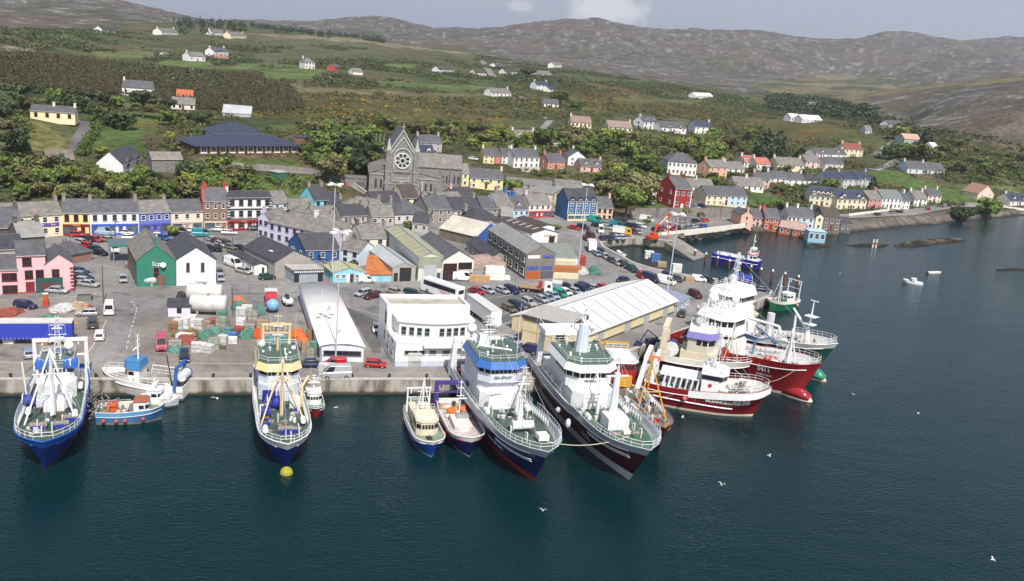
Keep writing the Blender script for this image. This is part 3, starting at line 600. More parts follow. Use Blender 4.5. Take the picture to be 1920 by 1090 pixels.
part(b,'sign_band',mat((.13,.08,.30),.5,0,.05),[((b.w*.63,-.1,b.h*.54),(b.w*.62,.2,.75))])
for u,s_,k in((.42,'Bank',.55),(.63,'AIB',.8),(.84,'Bank',.55)):text(s_,k,mat((.85,.85,.85),.5,0,0),b.rt,(b.w*u,-.22,b.h*.54))
b=bld('shop_house','yellow two-storey shop with dark red windows and a dark red shopfront',(118,442),(170,442),7.5,42,'x',YEL,SLATE,36,(3,2),REDF,shop=((.22,.015,.012),'MURPHY',(.85,.7,.4)),chim='l',cc=CHS,cat='shop',wh=1.6)
b=bld('shop_house','wide white two-storey shop with a royal blue shopfront under a grey slate roof',(170,442),(261,440),7.5,42,'x',WH,SLATE,34,(5,2),(.3,.3,.33),shop=((.05,.12,.55),'',WF),chim='lr',cc=CHS,cat='shop',wh=1.5)
b=bld('shop_house','periwinkle blue shop with three white windows beside the wide white shop',(262,440),(320,436),7.5,39,'x',(.17,.20,.56),SLATEL,34,(4,2),shop=((.10,.12,.45),'',WF),chim='r',cc=CHS,cat='shop')
b=bld('shop_house','pale cream shop with a plain pink-grey shopfront left of the brown stone house',(321,436),(381,433),7.5,37,'x',(.78,.66,.52),SLATE,34,(3,2),shop=((.55,.45,.42),'',WF),chim='',cat='shop')
b=bld('stone_house','three-storey brown stone house with a crimson gable and two crimson chimneys',(382,433),(426,433),7.5,54,'x',(.3,.2,.15),SLATE,40,(3,3),WF,wm=mat((.27,.19,.14),.9,0,.25,1.2,.2,'stone'),shop=((.6,.5,.42),'',WF),chim='lr',cc=paint((.45,.05,.06)),cat='house',ww=.8)
MB().loft([[(x,0,-.5),(x,b.d,-.5),(x,b.d,b.h+.3),(x,b.d/2,b.ridge+.35),(x,0,b.h+.3)]for x in(-.35,-.02)]).build('gable_wall',paint((.45,.05,.06)),b.rt)
b=bld('hotel','tall white three-storey building with black quoins, black string course and red pub front',(427,433),(508,431),7.5,60,'x',WH,SLATED,16,(5,3),(.25,.25,.27),cat='pub',ww=1.2,wh=1.9,chim='l')
part(b,'string_course',mat((.02,.02,.02),.6,0,0),[((b.w/2,-.06,b.h*.36),(b.w,.16,.28)),((b.w/2,-.1,b.h*.66),(b.w,.22,.3)),((b.w/2,-.12,b.h*.97),(b.w,.25,.22))])
part(b,'quoins',mat((.02,.02,.02),.6,0,0),[((x,-.04,.4+.8*k),(.55 if k%2 else.85,.14,.4))for k in range(int(b.h/.8))for x in(.35,b.w-.35)])
sf=part(b,'shopfront',mat((.30,.01,.015),.5,0,.1),[((b.w*.36,-.2,2.7),(b.w*.7,.4,.6)),((b.w*.36,-.1,.3),(b.w*.7,.3,.5))]+[((b.w*(.02+.115*k),-.15,1.4),(.35,.3,2.6))for k in range(7)])
text('HOTEL',.5,mat((.7,.55,.3),.5,0,0),sf,(b.w*.36,-.42,2.7))
bld('town_house','small pale blue-grey two-storey house right of the tall white pub',(512,406),(541,404),8,24,'x',(.55,.60,.68),SLATEL,36,(2,2),cat='house')
bld('cottage','long low white cottage with a plain grey slate roof beside the turquoise house',(542,406),(588,404),8,9,'x',WH,SLATEL,38,(4,1),cat='cottage')
bld('town_house','bright turquoise two-storey house with two dark windows',(589,404),(616,402),9,27,'x',(.22,.66,.72),SLATED,40,(2,2),(.05,.1,.12),chim='lr',cc=CHS)
bld('town_house','small cream house with twin gable dormers right of the turquoise house',(616,404),(641,402),8,18,'x',CREAM,SLATED,40,(2,1),gablets=(.3,.8))
b=bld('corner_house','lilac gable-fronted building with a tall chimney stack at the street corner',(484,446),(503,450),8,38,'y',LIL,SLATEL,45,(2,2),(.3,.3,.35),chim='l')
b=bld('lilac_terrace','long lilac building with dark windows running down the side street under a ribbed grey roof',(503,450),(602,472),9,33,'hip',LIL,SLATEL,36,(7,2),(.2,.2,.25),chim='n',cc=WHITE,cat='terrace')
DW=(.28,.25,.22)
BK=[('grey back shed with a low slate roof behind the lilac terrace',(548,420),(590,418),8,12,SLATEL),('grey slate roof with a lichen patch beside the white chimney',(566,440),(628,440),8,14,SLATEL),('low slate-roofed store just below the turquoise house',(588,418),(628,416),7,11,SLATEL),('dark slate roof with a satellite dish behind the town square',(640,420),(688,418),8,14,SLATED),('long pale slate roof above the row of back yards',(640,404),(700,404),8,12,SLATEL),('pale hipped outbuilding with a white wall near the floodlight mast',(618,448),(648,452),7,14,SLATEL),('brown brick back house with a mossy slate roof',(696,424),(738,424),8,18,SLATEL),('broad dark slate roof in front of the church forecourt',(700,398),(752,396),9,16,SLATED),('purple-grey slate roof below the cream gable house',(740,420),(800,418),10,18,SLATE),('dark slate outhouse with a white chimney beside the green hedge',(772,434),(802,437),8,16,SLATED),('grey back house with two roof lights in the middle of the old town',(801,420),(848,418),10,26,SLATE),('long blue-slate roofed house behind the tin-roofed stone barn',(850,420),(900,418),10,24,SLATED),('dark roofed bungalow with a line of skylights beside the tin barn',(884,428),(935,424),9,14,SLATED),('grey house with a stone chimney above the skylight roof',(902,412),(934,412),9,20,SLATE),('small grey house between the teal shed and the pink house',(826,392),(868,390),8,12,SLATEL),('low grey outbuilding beside the long dark shop roof',(938,418),(960,420),7,14,TINGR),('stone outhouse with a red-brown ridge left of the cream gable',(728,408),(752,410),6,14,SLATEL),('low shed with a rusty patch near the church wall',(660,392),(706,398),6,9,SLATEL),('rear grey slate house behind the pale blue gables',(934,392),(975,392),8,16,SLATEL),('slate terrace roof with blue dormers behind the pink shop',(968,394),(1000,394),8,22,SLATEL),('slate roofed back house left of the white gable shed',(722,455),(760,455),7,12,SLATEL),('narrow dark stone back building behind the cream house',(660,470),(676,474),9,28,SLATE)]
for i,(lb,fl,fr,d,hp,rc)in enumerate(BK):
 bld('back_building',lb,fl,fr,d,hp,'x' if i%4 else 'hip',[(.45,.42,.38),(.30,.27,.24),(.62,.60,.55)][i%3],rc,34,(max(1,int((fr[0]-fl[0])/14)),2 if hp>18 else 1),chim='r' if i%2 else 'l',cc=CHS,group='grey-roofed back buildings of the old town',cat='outbuilding')
bld('town_house','cream house with a dark brown roof directly in front of the church door',(756,397),(784,396),10,24,'x',CREAM,TINB,36,(2,2),fc=(.1,.08,.06),chim='')
bld('town_house','pink-chimneyed house with a dark blue slate roof',(852,386),(893,384),8,12,'x',PINKW,SLATED,40,(3,1),chim='lr')
bld('small_shed','teal green tin shed beside the church car park',(806,378),(832,378),6,14,'flat',(.18,.38,.32),TINGR,cat='shed')
bld('small_shed','tiny pink gabled shed by the church car park',(834,370),(844,370),4,6,'y',PINKW,SLATE,40,cat='shed')
b=bld('town_house','pale sky blue house with bright blue chimneys on two gables',(962,409),(991,408),9,16,'x',LBLUE,SLATE,40,(3,1),chim='lk',cc=paint((.05,.16,.42)),dorm=(.4,),side=(('L',1,1),))
bld('town_house','second pale blue gabled house left of the one with the white front',(932,412),(961,409),9,20,'x',(.50,.64,.78),SLATEL,44,(2,1),chim='r',cc=paint((.05,.16,.42)))
b=bld('shop_house','white shop with a pink-red ground floor at the corner of the sloping street',(990,409),(1031,408),7.5,25,'x',(.78,.66,.62),SLATEL,38,(4,2),shop=((.45,.05,.06),'',WF),chim='l',cat='shop')
b=bld('victorian_house','dark blue house with four white-edged gablets above a cream and glass shopfront',(1062,414),(1116,414),9,36,'x',(.05,.14,.30),SLATED,38,(4,3),shop=((.72,.66,.42),'',WF),gablets=(.14,.42,.62,.86),cat='house')
part(b,'pilaster',WHITE,[((b.w*f,-.08,b.h*.66),(.2,.16,b.h*.66))for f in(0.01,.28,.52,.75,.99)])
bld('town_house','peach two-storey house right of the dark blue gabled house',(1117,414),(1147,415),8,24,'x',(.78,.50,.36),SLATE,38,(3,2),fc=(.1,.1,.1),chim='r',doorx=.5,doorc=(.03,.03,.03))
b=bld('town_house','narrow cream building with a dark band of windows facing the sloping street',(1032,392),(1053,378),9,26,'flat',CREAM,TINGR,win=(3,2),fc=(.1,.1,.1))
bld('town_house','pale grey-blue flat-fronted building behind the narrow cream one',(1040,368),(1090,372),9,18,'x',(.60,.66,.74),SLATEL,25,(3,1))
bld('town_house','small blue and white gabled house above the dark blue house',(1088,384),(1112,386),7,14,'y',(.42,.55,.72),SLATE,38,(1,1))
bld('supermarket','wide flat-roofed grey building with a row of white roof lights behind the main street',(948,352),(1035,360),16,8,'flat',(.35,.35,.36),mat((.22,.21,.21),.9,0,.2),win=(7,1),cat='store')
bld('supermarket','lower dark flat-roofed store in front of the wide grey flat-roofed one',(962,374),(1028,378),14,7,'flat',(.22,.24,.24),mat((.16,.155,.155),.9,0,.2),win=(5,1),cat='store')
b=bld('big_shed','large dark slate-roofed hall with a plain grey gable',(515,522),(583,514),(457,492),30,'y',(.36,.34,.31),SLATED,26,cat='hall')
part(b,'skylight',mat((.7,.72,.75),.3,0,0),[((b.w*.2,b.d*.35,b.h+b.w*.2*math.tan(R(26))+.33),(.9,1.4,.1))])
MB().tube((b.w/2,-.3,b.ridge-1.2),(b.w/2,-.3,b.ridge+1.2),.04).tube((b.w/2-.5,-.3,b.ridge+.6),(b.w/2+.5,-.3,b.ridge+.6),.04).build('aerial',STEEL,b.rt)
bld('lean_to','white-walled annexe with a dark slate roof against the left side of the large hall',(477,516),(500,516),(437,492),18,'y',WH,SLATED,18,None,side=(('L',3,1),),doorx=.7,doorc=(.03,.03,.03),cat='annexe')
b=bld('flat_garage','low grey-blue flat-roofed garage block with a slotted white fascia',(550,530),(606,528),(535,520),22,'flat',(.32,.36,.42),mat((.42,.40,.38),.9,0,.2),cat='garage')
part(b,'fascia',mat((.04,.04,.045),.7,0,0),[((b.w/2,-.3,b.h-.15),(b.w+.5,.12,.7))]);part(b,'fascia_slats',WHITE,[((b.w*(k+.5)/16,-.38,b.h-.25),(b.w/26,.08,.4))for k in range(16)])
for f in(.1,.9):door(b.rt,b.w*f,-.02,0,1.2,2.2,0,(.02,.02,.025))
bld('blue_hall','dark blue building with three small white windows and a slate roof',(572,490),(637,488),(540,474),20,'x',(.03,.10,.28),SLATED,36,(3,1),cat='hall',side=(('L',2,1),))
bld('town_house','white house with black windows right of the dark blue hall',(638,492),(673,500),7,26,'x',(.66,.72,.78),SLATEL,30,(2,2),fc=(.04,.04,.05))
b=bld('turquoise_hall','turquoise single-storey hall with a pale green corrugated roof',(624,530),(684,529),(607,516),18,'y',(.28,.60,.68),mat((.42,.42,.27),.6,0,.15,.6,0,'corr'),16,None,cat='hall')
for u in(.15,.33,.75,.9):window(b.rt,b.w*u,0,1.5,.9,.8)
door(b.rt,b.w*.48,0,0,.9,2.0,0,WF);door(b.rt,b.w*.58,0,0,.9,2.0,0,(.1,.03,.03))
b=bld('yard_shed','turquoise lean-to with a rusty orange iron roof',(684,529),(734,528),(690,505),13,'shed',(.30,.60,.68),mat((.50,.17,.05),.85,0,.3,.8,0,'corr'),8,None,doorx=.6,doorc=(.25,.5,.58),cat='shed')
b=bld('metal_shed','pale grey metal shed with a dark roller door beside the turquoise lean-to',(735,528),(778,527),(690,492),26,'y',(.38,.37,.33),GALV,22,None,cat='shed')
part(b,'roller_door',DARK,[((b.w*.56,-.06,1.7),(b.w*.5,.1,3.4))]);door(b.rt,b.w*.15,0,0,1,2.1,0,(.03,.03,.03))
bld('town_house','cream two-storey house with white sash windows above the metal sheds',(676,478),(723,476),9,30,'x',(.76,.74,.62),SLATEL,32,(2,2),fc=(.5,.5,.52),ww=1.2,wh=1.8,chim='l',cc=DSTONE)
b=bld('green_shed','long shed with a cream-striped roof, olive green cladding and a grey roller door',(783,527),(828,526),(722,470),44,'y',(.62,.62,.58),mat((.36,.37,.27),.6,0,.15,.5,0,'corr'),16,None,cat='warehouse')
part(b,'cladding',TING,[((b.w/2,-.05,b.h*.78),(b.w+.1,.12,b.h*.46))]);part(b,'roller_door',mat((.42,.45,.47),.5,0,.1),[((b.w*.48,-.08,b.h*.34),(b.w*.5,.12,b.h*.68))])
part(b,'door',mat((.05,.08,.2),.5,0,0),[((b.w*.85,-.08,1.0),(.9,.1,2.0))])
for k in range(9):
 MB().loft([[(u+v*b.skew,v,b.h+u*math.tan(R(16))+zz)for u,v,zz in((.2,v0,.26),(b.w*.48,v0,.26),(b.w*.48,v0+b.d*.085,.26),(.2,v0+b.d*.085,.26))]for v0 in(b.d*(.01+k*.11),)]*1,cap=True).build('roof_panel',mat((.62,.60,.42),.5,0,.1),b.roof)
b=bld('gable_shop','white gable-fronted two-storey shop with brown framed windows and balcony',(828,527),(886,525),(776,488),38,'y',(.80,.74,.68),SLATE,30,None,cat='shop')
for u,z_,w_,h_ in((.1,.66,1.2,1.9),(.24,.66,1.2,1.9),(.38,.66,1.2,1.9),(.72,.66,3.6,2.2),(.12,.22,1.6,2.4),(.3,.22,1.6,2.4),(.7,.22,3.6,1.9)):window(b.rt,b.w*u,0,b.h*z_,w_,h_,0,(.14,.03,.02),2)
part(b,'balcony',mat((.45,.43,.42),.5,0,0),[((b.w*.72,-.3,b.h*.46),(4.2,.1,.9)),((b.w*.72,-.2,b.h*.40),(4.3,.6,.12))])
bld('yard_store','grey store with a rust-streaked low roof right of the white gable shop',(887,524),(948,517),(887,497),18,'flat',(.34,.33,.32),mat((.42,.30,.25),.85,0,.4,.5,0,'corr'),cat='store',ov=.1)
b=bld('slate_store','narrow store with a dark blue slate roof and blue timber side',(918,500),(951,496),(874,470),15,'y',(.30,.29,.26),SLATED,26,None,side=(('L',5,1),),cat='store')
part(b,'workbench',mat((.55,.32,.12),.8,0,.1),[((b.w*.5,-.8,.9),(b.w*.7,.8,.3))])
b=bld('factory','tall grey corrugated factory with a wide gable, blue glazing and an orange door',(983,524),(1037,522),(912,474),47,'y',(.3,.3,.3),TINGR,26,None,wm=mat((.20,.19,.17),.8,0,.15,.5,0,'corr'),cat='factory',side=(('L',7,2),),ww=3.0,wh=2.4)
part(b,'glazing',mat((.10,.11,.35),.3,0,.3,2),[((b.w*.25,-.06,b.h*.44),(b.w*.4,.1,.9)),((b.w*.73,-.06,b.h*.44),(b.w*.4,.1,.9)),((b.w*.76,-.06,b.h*.88),(b.w*.38,.1,.8))]);part(b,'glazing_panel',WHITE,[((b.w*.26,-.06,b.h*.88),(b.w*.4,.1,.8))])
part(b,'loading_door',mat((.42,.10,.02),.7,0,.15),[((b.w*.27,-.08,b.h*.15),(b.w*.46,.14,b.h*.29))]);part(b,'roller_door',mat((.10,.10,.11),.6,0,.1),[((b.w*.76,-.08,b.h*.15),(b.w*.42,.14,b.h*.29))])
b=bld('shop_hall','white supermarket hall with a brown corrugated roof and five white rooflights',(996,458),(1044,457),(922,434),20,'y',WH,TINB,14,None,cat='supermarket')
part(b,'entrance',DARK,[((b.w*.78,-.06,1.2),(b.w*.22,.12,2.4))]);text('SUPERVALU',1.0,mat((.45,.2,.15),.5,0,0),b.rt,(b.w*.74,-.08,b.h*.74))
def skylights(b,n,v=None,sl=14,u0=.22,un=.10):
 for k in range(n):
  vv=b.d*(.12+.8*k/n);MB().loft([[(u*b.w+vv2*b.skew,vv2,b.h+min(u,1-u)*b.w*math.tan(R(sl))+.26)for u,vv2 in((u0,vv),(u0+un*2.4,vv),(u0+un*2.4,vv+.8),(u0,vv+.8))]]).build('skylight',mat((.75,.68,.62),.4,0,.1),b.roof)
skylights(b,5)
b=bld('shop_hall','rear white hall with a brown corrugated roof and closely set skylights',(1014,438),(1039,437),(968,421),12,'y',WH,TINB,12,None,cat='supermarket');skylights(b,7,sl=12,u0=.55)
b=bld('stone_barn','rubble stone barn with a broad cream tin roof and bright blue gable',(823,446),(892,463),13,18,'x',(.3,.28,.25),mat((.60,.55,.46),.5,0,.2,.3,0,'corr'),26,None,wm=STONEB,cat='barn')
MB().loft([[(b.w+.03,0,0),(b.w+.03,b.d,0),(b.w+.03,b.d,b.h),(b.w+.03,b.d/2,b.ridge),(b.w+.03,0,b.h)],[(b.w+.14,0,0),(b.w+.14,b.d,0),(b.w+.14,b.d,b.h),(b.w+.14,b.d/2,b.ridge),(b.w+.14,0,b.h)]]).build('gable_boards',mat((.04,.12,.42),.6,0,.1),b.rt)
bld('white_store','low white store with a weathered green-grey roof right of the tall factory',(1038,503),(1085,501),16,19,'x',WH,mat((.20,.23,.20),.8,0,.25),14,None,doorx=.12,doorc=(.03,.03,.03),cat='store')
b=bld('green_pub','emerald green gabled building with a slate roof and small white lettering high on its gable',(257,538),(330,536),(240,502),49,'y',(.03,.20,.135),SLATEL,40,None,cat='pub',chim='l',side=(('L',4,2),),fc=(.25,.05,.05))
window(b.rt,b.w*.5,0,b.h*.52,1.2,2.4,0,(.4,.06,.08));window(b.rt,b.w*.62,0,1.6,1.5,1.6,0,(.25,.1,.08));text('Scp',1.3,mat((.85,.85,.85),.5,0,0),b.rt,(b.w*.5,-.06,b.h*.86));text('Y',.8,mat((.5,.08,.04),.5,0,0),b.rt,(b.w*.5,-.06,b.h*1.03))
MB().tube((b.w*.67,-.25,b.h*.8),(b.w*.67,-.55,b.h*.84),.5,.62,n=12).build('satellite_dish',WHITE,b.rt);door(b.rt,b.w*.62,-.02,0,1.2,2.3,0,(.2,.12,.08))
cb=empty('canopy',at(212,494,QZ),b.ang,'green flat canopy roof sticking out from the left side of the emerald green building','canopy')
MB().box((2.4,2.5,4.3),(6.5,6.0,.5)).build('roof',mat((.03,.22,.16),.6,0,.1),cb);MB().box((2.4,2.5,4.6),(6.3,5.8,.12)).build('roof_sheet',mat((.13,.15,.17),.6,0,.1),cb)
for x_ in(.2,5.2):MB().tube((x_,0,0),(x_,0,4.1),.12).build('post',STEEL,cb)
b=bld('white_store','plain white gabled store with two pairs of narrow dark windows right of the green building',(331,536),(405,535),(312,502),48,'y',(.72,.74,.80),SLATED,34,None,cat='store')
for u in(.27,.31,.64,.68):window(b.rt,b.w*u,0,b.h*.72,.35,1.9,0,(.1,.1,.1),0)
b=bld('pink_pub','pink gabled pub with maroon window surrounds and a dark green shopfront',(88,548),(139,545),9,52,'y',PINKW,SLATE,38,None,chim='',cat='pub')
part(b,'quoins',mat((.22,.02,.03),.6,0,0),[((b.w-.25,-.04,.35+.75*k),(.5 if k%2 else.8,.14,.36))for k in range(int(b.h/.75))]);window(b.rt,b.w*.35,0,b.h*.66,1.3,1.7,0,REDF,2);part(b,'plinth',mat((.35,.05,.06),.6,0,0),[((b.w/2,-.05,.15),(b.w,.12,.3))])
sf=part(b,'shopfront',mat((.02,.10,.09),.5,0,.1),[((b.w*.1,-.12,2.7),(b.w*.98,.3,.7)),((b.w*.1,-.1,1.3),(b.w*.98,.2,2.6))]);MB().box((b.w*.1,-.22,1.3),(b.w*.7,.1,1.7)).build('shop_window',mat((.12,.06,.06),.2,0,.5,4),sf)
b=bld('pink_house','pink three-bay house with maroon windows joined to the left of the pink gabled pub',(35,551),(88,548),8,70,'x',PINKW,SLATE,26,None,chim='',cat='house')
for u,z_,w_,h_ in((.35,.84,1.6,1.7),(.4,.5,1.4,1.7),(.78,.5,1.4,1.7)):window(b.rt,b.w*u,0,b.h*z_,w_,h_,0,REDF,2)
door(b.rt,b.w*.42,0,0,1.6,2.4,0,(.2,.02,.03));part(b,'plinth',mat((.35,.05,.06),.6,0,0),[((b.w/2,-.05,.15),(b.w,.12,.3))])
b=bld('pink_house','lower pink house with four maroon windows at the left edge of the quay road',(-30,553),(35,551),8,46,'x',PINKW,SLATE,26,None,chim='',cat='house')
for u in(.66,.86):
 for z_ in(.2,.7):window(b.rt,b.w*u,0,b.h*z_,1.4,1.6,0,REDF,1)
bld('roof_house','grey house with a white-edged dark roof behind the pink houses',(-10,500),(46,496),9,30,'x',(.4,.38,.36),SLATED,26,None,chim='',cat='house')
bld('roof_house','dark stone house with brick-edged parapets behind the roof with white trim',(38,486),(86,482),9,40,'x',DW,TINGR,30,None,chim='lr',cc=DSTONE,wm=DSTONE,cat='house')
bld('roof_house','stone building with a patched lichen roof at the left edge of the square',(-25,470),(44,466),11,40,'x',DW,SLATE,34,None,chim='r',cc=DSTONE,wm=DSTONE,cat='house')
bld('roof_house','small red-ridged slate outhouse right of the dark stone house',(88,488),(122,498),7,18,'hip',(.3,.16,.14),SLATE,36,None,cat='outbuilding')
b=bld('barrel_shed','long white barrel-roofed shed with a row of windows in its end wall',(601,677),(681,679),(562,562),26,'arc',(.70,.74,.86),mat((.82,.80,.76),.6,0,.08,.3),12,None,cat='shed',ov=.3)
for k in range(6):window(b.rt,b.w*(.14+.145*k),0,b.h*.62,1.1,.75,0,(.1,.1,.12),0)
MB().box((.15,b.d/2,1.2),(.2,b.d,2.3)).build('skirting',mat((.45,.50,.62),.7,0,.1),b.rt)
for v in(.12,.5,.8):
 o=MB().box((0,0,.35),(.5,.5,.7)).box((0,0,.8),(.7,.7,.12)).build('roof_vent',mat((.5,.48,.45),.6,0,.1),b.roof);o.location=(b.w/2+v*b.d*b.skew,b.d*v,b.ridge+.2)
b=bld('harbour_office','large white two-storey harbour office with a wrap-around balcony and bow-fronted upper floor',(740,687),(903,686),(714,646),44,'flat',(.80,.80,.80),WHITE,cat='office',ov=.05)
w,d,h=b.w,b.d,b.h;P=b.P
def pbox(b,u0,u1,v0,v1,z0,z1):return MB().loft([[b.P(u0,v0,z),b.P(u1,v0,z),b.P(u1,v1,z),b.P(u0,v1,z)]for z in(z0,z1)])
D2=d*1.25
pbox(b,-.02,w*.97,d*.66,D2,-1,h+4.2).build('rear_block',WHITE,b.rt)
rb=MB();
for a in((0-.1,w*.97,d*.66,d*.66+.6),(-.1,w*.97,D2-.5,D2+.1),(-.1,.5,d*.66+.6,D2-.5),(w*.97-.5,w*.97+.05,d*.66+.6,D2-.5)):
 u0,u1,v0,v1=a;rb.loft([[P(u0,v0,z),P(u1,v0,z),P(u1,v1,z),P(u0,v1,z)]for z in(h+4.2,h+4.9)])
rb.build('parapet',mat((.72,.72,.72),.7,0,.05),b.rt);pbox(b,.5,w*.96,d*.66+.6,D2-.5,h+4.21,h+4.27).build('flat_roof',mat((.45,.43,.36),.9,0,.3,.3),b.rt)
bow=[P(w*.08+(w*.84)*i/10,d*.30-1.3*math.sin(math.pi*i/10),0)for i in range(11)];poly=[(p[0],p[1])for p in bow]+[P(w*.92,d*.7,0)[:2],P(w*.08,d*.7,0)[:2]]
up=MB().prism(poly,h,h+3.0).build('upper_floor',WHITE,b.rt)
c_=P(w/2,d*.5,0);po=[(c_[0]+(x-c_[0])*1.07,c_[1]+(y-c_[1])*1.13)for x,y in poly];rb=MB();n_=len(po)
rb.add([(x,y,h+3.05)for x,y in po]+[(x,y,h+3.45)for x,y in po]+[(c_[0],c_[1],h+4.4)],[tuple(range(n_))[::-1]]+[(i,(i+1)%n_,(i+1)%n_+n_,i+n_)for i in range(n_)]+[(i+n_,(i+1)%n_+n_,2*n_)for i in range(n_)]);rb.build('canopy_roof',BWHITE,b.rt)
for i in(0,1,2,3,5,6,7,8):
 k=i+.6;p0,p1=bow[int(k)],bow[int(k)+1];f=k-int(k);x=p0[0]+(p1[0]-p0[0])*f;y=p0[1]+(p1[1]-p0[1])*f;window(up,x,y-.02,h+1.35,.95,1.5,math.atan2(p1[1]-p0[1],p1[0]-p0[0]),(.35,.4,.4)if i in(2,3)else(.3,.3,.3),1)
rl=MB()
for q0,q1 in((P(.1,.1,h),P(w-.1,.1,h)),(P(.1,.1,h),P(.1,d*.64,h)),(P(w-.1,.1,h),P(w-.1,d*.6,h))):
 q0,q1=Vector(q0),Vector(q1);m_=max(2,int((q1-q0).length/1.6))
 for i in range(m_+1):q=q0.lerp(q1,i/m_);rl.tube(q,q+Vector((0,0,1.1)),.035,n=4)
 for z_ in(.4,.75,1.1):rl.tube(q0+Vector((0,0,z_)),q1+Vector((0,0,z_)),.03,n=4)
rl.build('balcony_railing',BWHITE,b.rt)
pbox(b,w*.30,w*.75,-1.2,0,h-.55,h-.1).build('balcony',WHITE,b.rt)
for u in(.14,.22,.29):window(b.rt,w*u,0,h*.60,1.3,.8,0,(.5,.5,.5),0)
for u in(.42,.57):window(b.rt,w*u,0,h*.60,1.3,.7,0,(.6,.65,.65),1)
for u in(.76,.80,.84,.88,.92):window(b.rt,w*u,0,h*.60,.5,.7,0,(.5,.5,.5),1)
door(b.rt,w*.22,-.02,0,2.4,2.6,0,(.62,.62,.60));MB().box((w/2,-.05,.5),(w,.1,1.0)).build('plinth',mat((.55,.57,.66),.8,0,.1),b.rt)
L_=math.atan2(1,b.skew)-math.pi
window(b.rt,d*.72*b.skew-.02,d*.72,h+2.2,1.6,2.6,L_,(.4,.4,.4),0);window(b.rt,d*.72*b.skew-.02,d*.75,3,1.2,2,L_,(.4,.4,.4),1)
for v,z_ in((.2,1.6),(.5,1.6),(.2,4),(.45,4)):window(b.rt,d*v*b.skew,d*v,z_,1.4,.9,L_,(.5,.5,.5),0)
b=bld('warehouse_office','pale yellow flat-roofed office block with a dark fascia at the near end of the warehouse',(977,646),(1060,668),9,56,'flat',(.72,.62,.38),mat((.40,.38,.35),.9,0,.15),side=(('R',4,2),),cat='office',ov=.15)
part(b,'fascia',mat((.06,.055,.05),.7,0,.1),[((b.w/2,-.2,b.h-.3),(b.w+.4,.15,.8)),((b.w+.2,b.d/2,b.h-.3),(.15,b.d+.4,.8))]);part(b,'panel_joint',mat((.35,.28,.14),.7,0,0),[((b.w*.33,-.02,b.h/2),(.08,.06,b.h-1.2)),((b.w/2,-.022,b.h*.5),(b.w,.05,.08))])
window(b.rt,b.w*.85,0,b.h*.62,1.8,1.6,0,(.1,.1,.1),0)
b=bld('warehouse','long pale yellow warehouse with a white ribbed roof running along the pier',(1085,658),(1265,586),17,27,'x',(.72,.62,.38),mat((.80,.79,.76),.45,0,.06,.4,0),20,None,cat='warehouse',ov=.5)
for k in range(9):
 u=b.w*(.07+.105*k);vs_=[(u,-.3,b.h-.1+.27),(u,b.d*.44,b.h+b.d*.44*math.tan(R(20))+.3)];MB().loft([[(u-.14,v,z_),(u+.14,v,z_),(u+.14,v,z_+.05),(u-.14,v,z_+.05)]for _,v,z_ in vs_]).build('translucent_strip',mat((.30,.29,.26),.7,0,.1),b.roof)
for k in range(11):MB().box((b.w*(.05+.09*k),-.04,b.h*.45),(.12,.08,b.h*.9)).build('pilaster',mat((.62,.56,.38),.7,0,.05),b.rt)
for f in(.19,.46,.66,.88):MB().box((b.w*f,-.05,b.h*.42),(b.w*.06,.12,b.h*.82)).build('roller_door',mat((.40,.42,.40),.6,0,.1),b.rt)
MB().box((b.w/2,-.03,.2),(b.w,.1,.4)).build('plinth',mat((.10,.09,.08),.8,0,.1),b.rt)
bld('annexe','low blue-grey lean-to at the far end of the yellow warehouse',(1266,588),(1292,572),9,15,'shed',(.42,.47,.52),mat((.24,.28,.36),.6,0,.1),5,(3,1),cat='annexe')
